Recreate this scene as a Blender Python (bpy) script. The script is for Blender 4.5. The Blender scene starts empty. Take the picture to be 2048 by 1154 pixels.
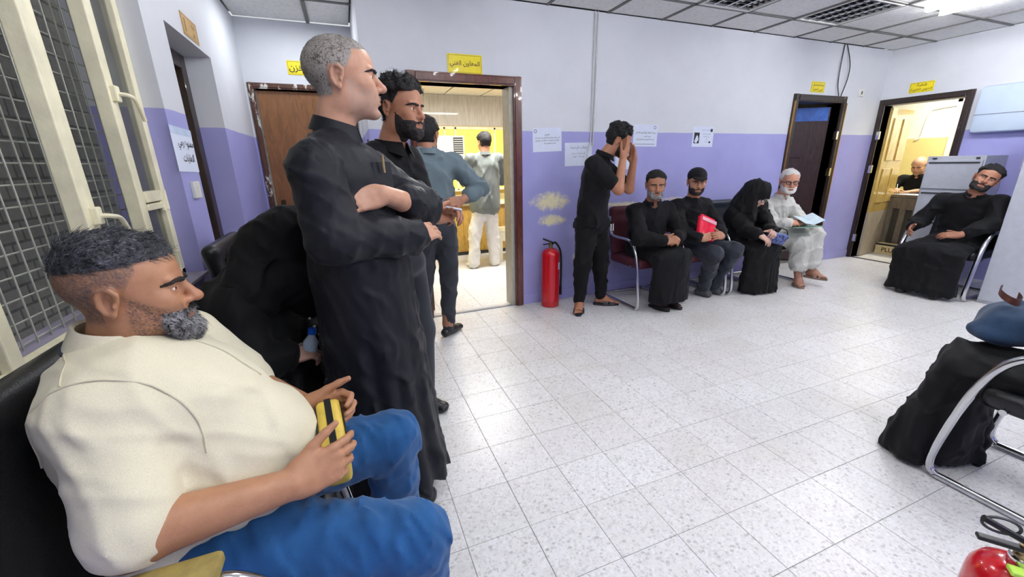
import bpy, bmesh, math, random
import numpy as np
from mathutils import Vector, Matrix

random.seed(7)
SC = bpy.context.scene
COL = SC.collection
PI = math.pi

# ------------------------------------------------------------------ camera
F_PX, PITCH, YAW, ROLL, CAM_H = 811.46, 17.05, 21.27, 1.056, 1.35
cam_data = bpy.data.cameras.new('camera')
cam_data.sensor_fit = 'HORIZONTAL'
cam_data.sensor_width = 36.0
cam_data.lens = F_PX / 2048.0 * 36.0
cam_data.clip_start = 0.02
cam_data.clip_end = 60.0
cam = bpy.data.objects.new('camera', cam_data)
COL.objects.link(cam)
_p, _y, _r = map(math.radians, (PITCH, YAW, ROLL))
_fw = Vector((math.sin(_y) * math.cos(_p), math.cos(_y) * math.cos(_p), -math.sin(_p)))
_rt = Vector((math.cos(_y), -math.sin(_y), 0))
_up = _rt.cross(_fw)
_r2 = _rt * math.cos(_r) - _up * math.sin(_r)
_u2 = _up * math.cos(_r) + _rt * math.sin(_r)
cam.matrix_world = Matrix(((_r2.x, _u2.x, -_fw.x, 0), (_r2.y, _u2.y, -_fw.y, 0), (_r2.z, _u2.z, -_fw.z, CAM_H), (0, 0, 0, 1)))
SC.camera = cam

# ------------------------------------------------------------------ world, exposure
world = bpy.data.worlds.new('world')
SC.world = world
world.use_nodes = True
world.node_tree.nodes['Background'].inputs[0].default_value = (0.85, 0.88, 0.9, 1)
world.node_tree.nodes['Background'].inputs[1].default_value = 0.40
SC.view_settings.view_transform = 'Standard'
SC.view_settings.look = 'None'
SC.view_settings.gamma = 1.0
SC.view_settings.use_curve_mapping = False
SC.view_settings.exposure = 1.08

# lamps of the neighbouring rooms; the waiting room is lit by one ceiling fitting in view and unseen added ones (see louvre)
WHITE = (0.98, 0.985, 1.0)
def area_light(name, loc, sx, sy, watts, color=WHITE, rot=(0, 0, 0)):
    l = bpy.data.lights.new(name, 'AREA')
    l.shape = 'RECTANGLE'; l.size = sx; l.size_y = sy; l.energy = watts; l.color = color
    o = bpy.data.objects.new(name, l); o.location = loc; o.rotation_euler = rot
    COL.objects.link(o)
    return o
area_light('office_lamp_light', (1.7, 5.0, 2.33), 1.1, 0.3, 40, (1.0, 0.98, 0.95))
area_light('legal_office_light', (8.0, 3.2, 2.55), 0.3, 1.1, 30, (1.0, 0.95, 0.82))
area_light('alcove_light', (-0.27, 4.05, 2.585), 0.3, 0.3, 4.0, (0.95, 0.97, 1.0))

# ------------------------------------------------------------------ small helpers
def lin(c):
    return tuple((v / 12.92 if v <= 0.04045 else ((v + 0.055) / 1.055) ** 2.4) for v in (x / 255.0 for x in c))

def tag(o, label=None, cat=None, group=None, kind=None):
    if label: o['label'] = label
    if cat: o['category'] = cat
    if group: o['group'] = group
    if kind: o['kind'] = kind
    return o

def empty(name, loc=(0, 0, 0), rz=0.0):
    o = bpy.data.objects.new(name, None)
    o.location = loc; o.rotation_euler = (0, 0, rz)
    o.empty_display_size = 0.1
    COL.objects.link(o)
    return o

def link(name, me, mat=None, parent=None, smooth=False):
    o = bpy.data.objects.new(name, me)
    COL.objects.link(o)
    if mat is not None:
        if isinstance(mat, (list, tuple)):
            for m in mat: me.materials.append(m)
        else:
            me.materials.append(mat)
    if parent is not None: o.parent = parent
    if smooth:
        me.polygons.foreach_set('use_smooth', [True] * len(me.polygons))
    return o

class MB:
    """collects simple shapes; build() links them as one mesh object"""
    def __init__(s): s.bm = bmesh.new()
    def box(s, lo, hi, bev=0.0, rot=None, piv=None):
        c = [(a + b) / 2 for a, b in zip(lo, hi)]; h = [abs(b - a) / 2 for a, b in zip(lo, hi)]
        r = bmesh.ops.create_cube(s.bm, size=2.0)
        vs = r['verts']
        for v in vs: v.co = Vector((v.co.x * h[0], v.co.y * h[1], v.co.z * h[2]))
        if bev > 0:
            es = list({e for v in vs for e in v.link_edges})
            rb = bmesh.ops.bevel(s.bm, geom=es, offset=bev, segments=2, affect='EDGES', profile=0.5)
            vs = list({v for f in rb['faces'] for v in f.verts} | {v for v in vs if v.is_valid})
        M = Matrix.Translation(c)
        if rot is not None:
            p = Vector(piv if piv is not None else c)
            M = Matrix.Translation(p) @ rot.to_4x4() @ Matrix.Translation(-p) @ M
        for v in vs: v.co = M @ v.co
        return s
    def tube(s, pts, r, seg=10, cap=True):
        pts = [Vector(p) for p in pts]; n = len(pts)
        rr = r if isinstance(r, (list, tuple)) else [r] * n
        rings = []; up = None
        for i, p in enumerate(pts):
            t = (pts[min(i + 1, n - 1)] - pts[max(i - 1, 0)]).normalized()
            if up is None:
                up = Vector((0, 0, 1)) if abs(t.z) < 0.9 else Vector((1, 0, 0))
            u = (up - t * up.dot(t)).normalized(); w = t.cross(u); up = u
            rings.append([s.bm.verts.new(p + (u * math.cos(a) + w * math.sin(a)) * rr[i]) for a in (2 * PI * k / seg for k in range(seg))])
        for a, b in zip(rings, rings[1:]):
            for k in range(seg):
                s.bm.faces.new((a[k], a[(k + 1) % seg], b[(k + 1) % seg], b[k]))
        if cap:
            s.bm.faces.new(rings[0][::-1]); s.bm.faces.new(rings[-1])
        return s
    def lathe(s, prof, seg=24, M=None):
        rings = []
        for r, z in prof:
            rings.append([s.bm.verts.new((r * math.cos(2 * PI * k / seg), r * math.sin(2 * PI * k / seg), z)) for k in range(seg)])
        for a, b in zip(rings, rings[1:]):
            for k in range(seg):
                s.bm.faces.new((a[k], a[(k + 1) % seg], b[(k + 1) % seg], b[k]))
        s.bm.faces.new(rings[0][::-1]); s.bm.faces.new(rings[-1])
        if M is not None:
            for ring in rings:
                for v in ring: v.co = M @ v.co
        return s
    def prism(s, poly, lo, hi, axis=2):
        """polygon in the plane of the two other axes, extruded along axis"""
        def P(a, b, h):
            return {0: (h, a, b), 1: (a, h, b), 2: (a, b, h)}[axis]
        A = [s.bm.verts.new(P(a, b, lo)) for a, b in poly]; B = [s.bm.verts.new(P(a, b, hi)) for a, b in poly]
        n = len(poly)
        for k in range(n): s.bm.faces.new((A[k], A[(k + 1) % n], B[(k + 1) % n], B[k]))
        s.bm.faces.new(A[::-1]); s.bm.faces.new(B)
        return s
    def mesh(s, name='mesh'):
        bmesh.ops.recalc_face_normals(s.bm, faces=s.bm.faces[:])
        me = bpy.data.meshes.new(name); s.bm.to_mesh(me); s.bm.free()
        return me
    def build(s, name, mat, parent=None, smooth=False):
        o = link(name, s.mesh(name), mat, parent)
        if smooth:
            o.data.polygons.foreach_set('use_smooth', [True] * len(o.data.polygons))
            try: o.data.set_sharp_from_angle(angle=math.radians(40))
            except Exception: pass
        return o

def spline(pts, n=8):
    """Catmull-Rom through the points"""
    P = [Vector(p) for p in pts]; P = [P[0] * 2 - P[1]] + P + [P[-1] * 2 - P[-2]]
    out = []
    for i in range(1, len(P) - 2):
        for k in range(n):
            t = k / n
            out.append(0.5 * ((2 * P[i]) + (P[i + 1] - P[i - 1]) * t + (2 * P[i - 1] - 5 * P[i] + 4 * P[i + 1] - P[i + 2]) * t * t + (3 * P[i] - P[i - 1] - 3 * P[i + 1] + P[i + 2]) * t ** 3))
    out.append(P[-2])
    return out

# ------------------------------------------------------------------ materials
class NT:
    def __init__(s, name):
        s.m = bpy.data.materials.new(name); s.m.use_nodes = True
        s.t = s.m.node_tree; s.n = s.t.nodes; s.b = s.n['Principled BSDF']
    def node(s, typ, **kw):
        n = s.n.new(typ)
        for k, v in kw.items():
            if k.startswith('_'): setattr(n, k[1:], v)
            else:
                key = k.replace('__', ' ')
                n.inputs[key].default_value = v
        return n
    def l(s, a, b): s.t.links.new(a, b)
    def mix(s, fac, a, b, blend='MIX'):
        n = s.n.new('ShaderNodeMix'); n.data_type = 'RGBA'; n.blend_type = blend
        for sock, v in ((n.inputs[0], fac), (n.inputs[6], a), (n.inputs[7], b)):
            if isinstance(v, bpy.types.NodeSocket): s.l(v, sock)
            elif isinstance(v, (int, float)): sock.default_value = v
            else: sock.default_value = (*v, 1) if len(v) == 3 else v
        return n.outputs[2]
    def math(s, op, a, b=None, clamp=False):
        n = s.n.new('ShaderNodeMath'); n.operation = op; n.use_clamp = clamp
        for i, v in enumerate((a, b)):
            if v is None: continue
            if isinstance(v, bpy.types.NodeSocket): s.l(v, n.inputs[i])
            else: n.inputs[i].default_value = v
        return n.outputs[0]
    def ramp(s, fac, stops):
        n = s.n.new('ShaderNodeValToRGB'); e = n.color_ramp.elements
        while len(e) < len(stops): e.new(0.5)
        for el, (p, c) in zip(e, stops):
            el.position = p; el.color = (*c, 1) if len(c) == 3 else c
        s.l(fac, n.inputs[0]); return n.outputs[0]
    def noise(s, scale, detail=4, rough=0.55, vec=None, dist=0.0):
        n = s.n.new('ShaderNodeTexNoise'); n.inputs['Scale'].default_value = scale
        n.inputs['Detail'].default_value = detail; n.inputs['Roughness'].default_value = rough; n.inputs['Distortion'].default_value = dist
        if vec is not None: s.l(vec, n.inputs['Vector'])
        return n.outputs[0]
    def pos(s): return s.n.new('ShaderNodeNewGeometry').outputs['Position']
    def obj(s): return s.n.new('ShaderNodeTexCoord').outputs['Object']
    def mapping(s, vec, scale=(1, 1, 1), rot=(0, 0, 0), loc=(0, 0, 0)):
        n = s.n.new('ShaderNodeMapping'); n.inputs['Scale'].default_value = scale; n.inputs['Rotation'].default_value = rot; n.inputs['Location'].default_value = loc
        s.l(vec, n.inputs['Vector']); return n.outputs[0]
    def bump(s, h, strength=0.3, dist=0.01):
        n = s.n.new('ShaderNodeBump'); n.inputs['Strength'].default_value = strength; n.inputs['Distance'].default_value = dist
        s.l(h, n.inputs['Height']); s.l(n.outputs[0], s.b.inputs['Normal'])
    def col(s, c):
        if isinstance(c, bpy.types.NodeSocket): s.l(c, s.b.inputs['Base Color'])
        else: s.b.inputs['Base Color'].default_value = (*c, 1)
    def set(s, rough=0.5, metal=0.0, spec=0.5, sheen=0.0, coat=0.0):
        s.b.inputs['Roughness'].default_value = rough; s.b.inputs['Metallic'].default_value = metal
        s.b.inputs['Specular IOR Level'].default_value = spec
        if sheen: s.b.inputs['Sheen Weight'].default_value = sheen
        if coat: s.b.inputs['Coat Weight'].default_value = coat
        return s

def simple(name, rgb, rough=0.5, metal=0.0, spec=0.5, var=0.12, scale=18.0, bump=0.0, bscale=120.0, coat=0.0, sheen=0.0):
    """one colour with a little procedural variation"""
    t = NT(name); c = lin(rgb)
    v = t.obj()
    f = t.noise(scale, 3, 0.6, v)
    dark = tuple(x * (1 - var) for x in c); light = tuple(min(1, x * (1 + var)) for x in c)
    t.col(t.ramp(f, [(0.3, dark), (0.7, light)]))
    t.set(rough, metal, spec, sheen, coat)
    if bump: t.bump(t.noise(bscale, 2, 0.6, v), bump, 0.004)
    return t.m

def cloth(name, rgb, rough=0.9, weave=900.0, bump=0.12, var=0.15, sheen=0.15, wave=False):
    t = NT(name); c = lin(rgb); v = t.obj()
    f = t.noise(6.0, 4, 0.6, v)
    dark = tuple(x * (1 - var) for x in c); light = tuple(min(1, x * (1 + var)) for x in c)
    base = t.ramp(f, [(0.3, dark), (0.7, light)])
    fine = t.noise(weave, 1, 0.5, v)
    base = t.mix(0.25, base, t.ramp(fine, [(0.35, tuple(x * 0.7 for x in c)), (0.65, tuple(min(1, x * 1.25) for x in c))]))
    t.col(base); t.set(rough, 0, 0.25, sheen)
    h = t.math('ADD', t.math('MULTIPLY', t.noise(14.0, 4, 0.6, v, 0.6), 1.0), t.math('MULTIPLY', fine, 0.22))
    t.bump(h, bump * 1.3, 0.010)
    return t.m

def emit(name, rgb, strength):
    t = NT(name); t.b.inputs['Base Color'].default_value = (*lin(rgb), 1)
    t.b.inputs['Emission Color'].default_value = (*lin(rgb), 1); t.b.inputs['Emission Strength'].default_value = strength
    return t.m

# ------------------------------------------------------------------ arabic lettering with the built-in font
_AR = {'ا': 'FE8D FE8E', 'أ': 'FE83 FE84', 'إ': 'FE87 FE88', 'ب': 'FE8F FE90 FE91 FE92', 'ة': 'FE93 FE94', 'ت': 'FE95 FE96 FE97 FE98', 'ث': 'FE99 FE9A FE9B FE9C', 'ج': 'FE9D FE9E FE9F FEA0', 'ح': 'FEA1 FEA2 FEA3 FEA4', 'خ': 'FEA5 FEA6 FEA7 FEA8', 'د': 'FEA9 FEAA', 'ذ': 'FEAB FEAC', 'ر': 'FEAD FEAE', 'ز': 'FEAF FEB0', 'س': 'FEB1 FEB2 FEB3 FEB4', 'ش': 'FEB5 FEB6 FEB7 FEB8', 'ص': 'FEB9 FEBA FEBB FEBC', 'ض': 'FEBD FEBE FEBF FEC0', 'ط': 'FEC1 FEC2 FEC3 FEC4', 'ظ': 'FEC5 FEC6 FEC7 FEC8', 'ع': 'FEC9 FECA FECB FECC', 'غ': 'FECD FECE FECF FED0', 'ف': 'FED1 FED2 FED3 FED4', 'ق': 'FED5 FED6 FED7 FED8', 'ك': 'FED9 FEDA FEDB FEDC', 'ل': 'FEDD FEDE FEDF FEE0', 'م': 'FEE1 FEE2 FEE3 FEE4', 'ن': 'FEE5 FEE6 FEE7 FEE8', 'ه': 'FEE9 FEEA FEEB FEEC', 'و': 'FEED FEEE', 'ؤ': 'FE85 FE86', 'ى': 'FEEF FEF0', 'ي': 'FEF1 FEF2 FEF3 FEF4', 'ئ': 'FE89 FE8A FE8B FE8C', 'ء': 'FE80'}
_AR = {k: [chr(int(x, 16)) for x in v.split()] for k, v in _AR.items()}
def arabic(t):
    out = []
    for i, ch in enumerate(t):
        if ch not in _AR: out.append(ch); continue
        f = _AR[ch]
        pj = i > 0 and t[i - 1] in _AR and len(_AR[t[i - 1]]) == 4
        nj = i + 1 < len(t) and t[i + 1] in _AR and len(_AR[t[i + 1]]) >= 2 and len(f) == 4
        out.append(f[3] if pj and nj else f[1] if pj and len(f) > 1 else f[2] if nj else f[0])
    return ''.join(reversed(out)) if any(c in _AR for c in t) else t

def lettering(name, lines, mat, parent, M, width, height=None, bold=0.0, align='CENTER', res=3):
    """lines = [(text, x, y, size)], in the local plane of M (x right, y up, z out); one flat mesh for each line"""
    last = None
    for text, x, y, size in lines:
        vs, fs = [], []
        c = bpy.data.curves.new('text_tmp', 'FONT'); c.body = arabic(text); c.align_x = align; c.align_y = 'CENTER'
        c.size = size; c.resolution_u = res; c.offset = bold * size
        o = bpy.data.objects.new('text_tmp', c); COL.objects.link(o)
        bpy.context.view_layer.update()
        dg = bpy.context.evaluated_depsgraph_get()
        me = bpy.data.meshes.new_from_object(o.evaluated_get(dg))
        ws = [v.co.x for v in me.vertices] or [0]; k = min(1.0, 0.86 * width / max(1e-6, max(ws) - min(ws)))
        b = len(vs)
        vs += [M @ Vector((v.co.x * k + x, v.co.y * k + y, 0.0)) for v in me.vertices]
        fs += [[b + i for i in p.vertices] for p in me.polygons]
        bpy.data.objects.remove(o); bpy.data.curves.remove(c); bpy.data.meshes.remove(me)
        me = bpy.data.meshes.new(name); me.from_pydata(vs, [], fs)
        last = link(name, me, mat, parent)
    return last
# ------------------------------------------------------------------ organic shapes: distance fields turned into meshes
def V3(p): return np.array(p, float)
def unit(v):
    v = V3(v); return v / (np.linalg.norm(v) + 1e-12)
def eul(yaw=0, pitch=0, roll=0):
    """columns = forward, left, up of a frame turned by yaw (about z), then pitch (nose up +), then roll"""
    y, p, r = map(math.radians, (yaw, pitch, roll))
    Rz = np.array([[math.cos(y), -math.sin(y), 0], [math.sin(y), math.cos(y), 0], [0, 0, 1]])
    Ry = np.array([[math.cos(p), 0, -math.sin(p)], [0, 1, 0], [math.sin(p), 0, math.cos(p)]])
    Rx = np.array([[1, 0, 0], [0, math.cos(r), -math.sin(r)], [0, math.sin(r), math.cos(r)]])
    return Rz @ Ry @ Rx

class Cap:
    def __init__(s, a, b, ra, rb=None, op='u', k=0.02):
        s.a, s.b, s.ra, s.rb, s.op, s.k = V3(a), V3(b), ra, ra if rb is None else rb, op, k
    def bbox(s):
        r = max(s.ra, s.rb); return np.minimum(s.a, s.b) - r, np.maximum(s.a, s.b) + r
    def xf(s, R, o, sc=1.0): return Cap(R @ s.a * sc + o, R @ s.b * sc + o, s.ra * sc, s.rb * sc, s.op, s.k * sc)
    def d(s, x, y, z):
        ba = s.b - s.a; L = ba @ ba + 1e-12
        px, py, pz = x - s.a[0], y - s.a[1], z - s.a[2]
        t = np.clip((px * ba[0] + py * ba[1] + pz * ba[2]) / L, 0, 1)
        return np.sqrt((px - t * ba[0]) ** 2 + (py - t * ba[1]) ** 2 + (pz - t * ba[2]) ** 2) - (s.ra + (s.rb - s.ra) * t)

class ECap:
    """capsule with an elliptic section: r = (along side, across)"""
    def __init__(s, a, b, ra, rb, side=(0, 1, 0), op='u', k=0.03):
        s.a, s.b, s.ra, s.rb, s.op, s.k = V3(a), V3(b), ra, rb, op, k; s.side = V3(side)
        s.w = unit(s.b - s.a); u = s.side - s.w * (s.side @ s.w); s.u = unit(u); s.v = np.cross(s.w, s.u)
    def bbox(s):
        r = max(*s.ra, *s.rb); return np.minimum(s.a, s.b) - r, np.maximum(s.a, s.b) + r
    def xf(s, R, o, sc=1.0): return ECap(R @ s.a * sc + o, R @ s.b * sc + o, [r * sc for r in s.ra], [r * sc for r in s.rb], R @ s.side, s.op, s.k * sc)
    def d(s, x, y, z):
        L = np.linalg.norm(s.b - s.a) + 1e-9
        px, py, pz = x - s.a[0], y - s.a[1], z - s.a[2]
        h = px * s.w[0] + py * s.w[1] + pz * s.w[2]
        t = np.clip(h / L, 0, 1)
        qu = px * s.u[0] + py * s.u[1] + pz * s.u[2]; qv = px * s.v[0] + py * s.v[1] + pz * s.v[2]; qw = h - t * L
        r1 = s.ra[0] + (s.rb[0] - s.ra[0]) * t; r2 = s.ra[1] + (s.rb[1] - s.ra[1]) * t; m = np.minimum(r1, r2)
        n = np.sqrt((qu / r1) ** 2 + (qv / r2) ** 2 + (qw / m) ** 2)
        g = np.sqrt((qu / r1 ** 2) ** 2 + (qv / r2 ** 2) ** 2 + (qw / m ** 2) ** 2) + 1e-9
        return np.where(n > 0.3, n * (n - 1) / g, (n - 1) * m)

class Ell:
    def __init__(s, c, r, R=None, op='u', k=0.02):
        s.c, s.r, s.op, s.k = V3(c), V3(r) if np.ndim(r) else V3((r, r, r)), op, k; s.R = np.eye(3) if R is None else R
    def bbox(s):
        r = s.r.max(); return s.c - r, s.c + r
    def xf(s, R, o, sc=1.0): return Ell(R @ s.c * sc + o, s.r * sc, R @ s.R, s.op, s.k * sc)
    def d(s, x, y, z):
        px, py, pz = x - s.c[0], y - s.c[1], z - s.c[2]; R = s.R
        q = [(px * R[0, i] + py * R[1, i] + pz * R[2, i]) for i in range(3)]
        n = np.sqrt(sum((q[i] / s.r[i]) ** 2 for i in range(3)))
        g = np.sqrt(sum((q[i] / s.r[i] ** 2) ** 2 for i in range(3))) + 1e-9
        return np.where(n > 0.3, n * (n - 1) / g, (n - 1) * s.r.min())

class Box:
    def __init__(s, c, h, R=None, rnd=0.005, op='u', k=0.01):
        s.c, s.h, s.rnd, s.op, s.k = V3(c), V3(h), rnd, op, k; s.R = np.eye(3) if R is None else R
    def bbox(s):
        r = np.linalg.norm(s.h) + s.rnd; return s.c - r, s.c + r
    def xf(s, R, o, sc=1.0): return Box(R @ s.c * sc + o, s.h * sc, R @ s.R, s.rnd * sc, s.op, s.k * sc)
    def d(s, x, y, z):
        px, py, pz = x - s.c[0], y - s.c[1], z - s.c[2]; R = s.R
        q = [np.abs(px * R[0, i] + py * R[1, i] + pz * R[2, i]) - (s.h[i] - s.rnd) for i in range(3)]
        out = np.sqrt(sum(np.maximum(v, 0) ** 2 for v in q))
        return out + np.minimum(np.maximum(q[0], np.maximum(q[1], q[2])), 0) - s.rnd

def smin(a, b, k):
    if k <= 0: return np.minimum(a, b)
    h = np.maximum(k - np.abs(a - b), 0) / k
    return np.minimum(a, b) - h * h * k * 0.25

class Field:
    def __init__(s, prims, vox, pad=0.02, lo=None, hi=None):
        us = [p for p in prims if p.op == 'u']
        if lo is None: lo = np.min([p.bbox()[0] for p in us], 0) - pad
        if hi is None: hi = np.max([p.bbox()[1] for p in us], 0) + pad
        s.lo, s.vox = V3(lo), vox
        s.n = np.maximum(np.ceil((V3(hi) - s.lo) / vox).astype(int) + 1, 4)
        s.ax = [s.lo[i] + vox * np.arange(s.n[i]) for i in range(3)]
        s.d = np.full(tuple(s.n), 0.25, np.float32)
        for p in prims: s.apply(p)
    def grids(s, sl=(slice(None),) * 3):
        return s.ax[0][sl[0]][:, None, None], s.ax[1][sl[1]][None, :, None], s.ax[2][sl[2]][None, None, :]
    def apply(s, p):
        a, b = p.bbox(); m = p.k + 3 * s.vox + 0.012
        i0 = np.clip(np.floor((a - m - s.lo) / s.vox).astype(int), 0, s.n); i1 = np.clip(np.ceil((b + m - s.lo) / s.vox).astype(int) + 1, 0, s.n)
        if (i1 <= i0).any(): return
        sl = tuple(slice(i0[i], i1[i]) for i in range(3))
        e = p.d(*s.grids(sl)).astype(np.float32); D = s.d[sl]
        if p.op == 'u': s.d[sl] = smin(D, e, p.k)
        elif p.op == 's': s.d[sl] = -smin(-D, e, p.k)
        elif p.op == 'i': s.d[sl] = -smin(-D, -e, p.k)
    def nets(s):
        d = s.d.copy()
        for ax in range(3):      # close the border
            for e in (0, -1):
                sl = [slice(None)] * 3; sl[ax] = e; d[tuple(sl)] = np.maximum(d[tuple(sl)], 1e-3)
        neg = d < 0; nx, ny, nz = d.shape
        cnt = np.zeros((nx - 1, ny - 1, nz - 1), np.int8)
        for a in (0, 1):
            for b in (0, 1):
                for c in (0, 1): cnt += neg[a:nx - 1 + a, b:ny - 1 + b, c:nz - 1 + c]
        I = np.argwhere((cnt > 0) & (cnt < 8))
        if len(I) == 0: return np.zeros((0, 3)), np.zeros((0, 4), int)
        ids = np.full(cnt.shape, -1, np.int64); ids[tuple(I.T)] = np.arange(len(I))
        acc = np.zeros((len(I), 3)); num = np.zeros(len(I))
        offs = [(a, b, c) for a in (0, 1) for b in (0, 1) for c in (0, 1)]
        for o in offs:
            for ax in range(3):
                if o[ax]: continue
                o2 = list(o); o2[ax] = 1
                A = d[I[:, 0] + o[0], I[:, 1] + o[1], I[:, 2] + o[2]]; B = d[I[:, 0] + o2[0], I[:, 1] + o2[1], I[:, 2] + o2[2]]
                m = (A < 0) != (B < 0)
                t = A[m] / (A[m] - B[m])
                q = np.tile(np.array(o, float), (m.sum(), 1)); q[:, ax] = t
                acc[m] += q; num[m] += 1
        verts = s.lo + (I + acc / num[:, None]) * s.vox
        faces = []
        for ax in range(3):
            sa = [slice(0, -1) if i == ax else slice(1, -1) for i in range(3)]
            sb = [slice(1, None) if i == ax else slice(1, -1) for i in range(3)]
            A, B = neg[tuple(sa)], neg[tuple(sb)]
            E = np.argwhere(A != B)
            if len(E) == 0: continue
            flip = A[tuple(E.T)]
            E = E + np.array([0 if i == ax else 1 for i in range(3)])
            u, v = (ax + 1) % 3, (ax + 2) % 3
            du = np.zeros(3, int); du[u] = 1; dv = np.zeros(3, int); dv[v] = 1
            q = np.stack([ids[tuple((E - du - dv).T)], ids[tuple((E - dv).T)], ids[tuple(E.T)], ids[tuple((E - du).T)]], 1)
            q[~flip] = q[~flip][:, ::-1]
            faces.append(q)
        return verts, np.concatenate(faces)

def relax(v, f, n=1, lam=0.5):
    for _ in range(n):
        acc = np.zeros_like(v); num = np.zeros(len(v))
        for a, b in ((0, 1), (1, 2), (2, 3), (3, 0)):
            np.add.at(acc, f[:, a], v[f[:, b]]); np.add.at(num, f[:, a], 1)
            np.add.at(acc, f[:, b], v[f[:, a]]); np.add.at(num, f[:, b], 1)
        v = v + lam * (acc / num[:, None] - v)
    return v

def solid(prims, vox, disp=None, sm=1, pad=0.02, post=None):
    F = Field(prims, vox, pad)
    if disp is not None: F.d += disp(*F.grids()).astype(np.float32)
    if post is not None: post(F)
    v, f = F.nets()
    if sm and len(v): v = relax(v, f, sm)
    return v, f

def merge(parts):
    vs, fs, n = [], [], 0
    for v, f in parts:
        vs.append(v); fs.append(f + n); n += len(v)
    return np.concatenate(vs), np.concatenate(fs)

def np_mesh(name, v, f, cols=None, mat_idx=None):
    me = bpy.data.meshes.new(name)
    me.vertices.add(len(v)); me.vertices.foreach_set('co', np.ascontiguousarray(v, np.float32).ravel())
    me.loops.add(len(f) * 4); me.loops.foreach_set('vertex_index', np.ascontiguousarray(f, np.int32).ravel())
    me.polygons.add(len(f)); me.polygons.foreach_set('loop_start', np.arange(0, len(f) * 4, 4, dtype=np.int32))
    me.polygons.foreach_set('use_smooth', np.ones(len(f), bool))
    me.update(calc_edges=True)
    if cols is not None:
        a = me.color_attributes.new('Col', 'FLOAT_COLOR', 'POINT')
        a.data.foreach_set('color', np.concatenate([cols, np.ones((len(cols), 1))], 1).astype(np.float32).ravel())
    return me

def organic(name, parts, mat, parent=None, origin=(0, 0, 0), cols=None):
    v, f = merge(parts) if isinstance(parts, list) else parts
    return link(name, np_mesh(name, v - V3(origin), f, cols), mat, parent)

def ripple(seed, n=7, freq=30.0, amp=0.004, stretch=(1, 1, 0.25)):
    """soft cloth folds: a sum of plane waves, drawn out along the axis with the small stretch"""
    rs = np.random.RandomState(seed)
    K = rs.normal(size=(n, 3)) * np.array(stretch); K = K / np.linalg.norm(K, axis=1)[:, None] * freq * rs.uniform(0.5, 1.5, (n, 1)); ph = rs.uniform(0, 6.28, n)
    def f(x, y, z):
        o = 0
        for k, p in zip(K, ph): o = o + np.sin(x * k[0] + y * k[1] + z * k[2] + p + 0.8 * np.sin(x * k[1] * 0.4 + z * k[0] * 0.4 + y * 9))
        return o * amp / math.sqrt(n)
    return f

def creases(seed, n=6, freq=34.0, amp=0.006, stretch=(1, 1, 0.4), soft=0.003, dirs=None, bend=1.1):
    """sharper cloth folds: ridges along bent planes, on top of a soft ripple"""
    rs = np.random.RandomState(seed); K = rs.normal(size=(n, 3)) * np.array(stretch)
    if dirs is not None: K = np.array([unit(dirs[i % len(dirs)]) for i in range(n)]) + rs.normal(size=(n, 3)) * 0.16
    K = K / np.linalg.norm(K, axis=1)[:, None] * freq * rs.uniform(0.6, 1.4, (n, 1)); ph = rs.uniform(0, 6.28, n); w = rs.uniform(0.5, 1.0, n)
    low = ripple(seed + 7, 5, freq * 0.5, 1.0, (1, 1, 1)); base = ripple(seed + 3, 6, freq * 0.8, soft, stretch)
    def f(x, y, z):
        L = low(x, y, z); o = 0
        for k, p, ww in zip(K, ph, w):
            r = 1 - np.abs(np.sin(0.5 * (x * k[0] + y * k[1] + z * k[2] + p + bend * L)))
            o = o + ww * np.maximum(r - 0.45, 0) ** 1.5 * np.clip(0.5 + 0.6 * np.sin(L * 1.7 + p), 0, 1)
        return base(x, y, z) - amp * 4.6 * o + amp * 0.7
    return f

def hang(cx, cy, n, amp, z0, z1, seed=1):
    """vertical folds of a hanging skirt, deeper towards the hem (z0 = where they begin, z1 = hem)"""
    rs = np.random.RandomState(seed); A = rs.uniform(0.4, 1.0, 4); P = rs.uniform(0, 6.28, 4); N = [n, n + 3, max(2, n - 4), n + 7]
    def f(x, y, z):
        a = np.arctan2(y - cy, x - cx); t = np.clip((z0 - z) / (z0 - z1), 0, 1)
        o = 0
        for k in range(4): o = o + A[k] * (1 - 2 * np.abs(np.sin(0.5 * N[k] * a + P[k] + 0.9 * np.sin(3.0 * z + P[k]))))
        return amp * t * o * 0.5
    return f
def both(*fs): return lambda x, y, z: sum(f(x, y, z) for f in fs)

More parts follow.
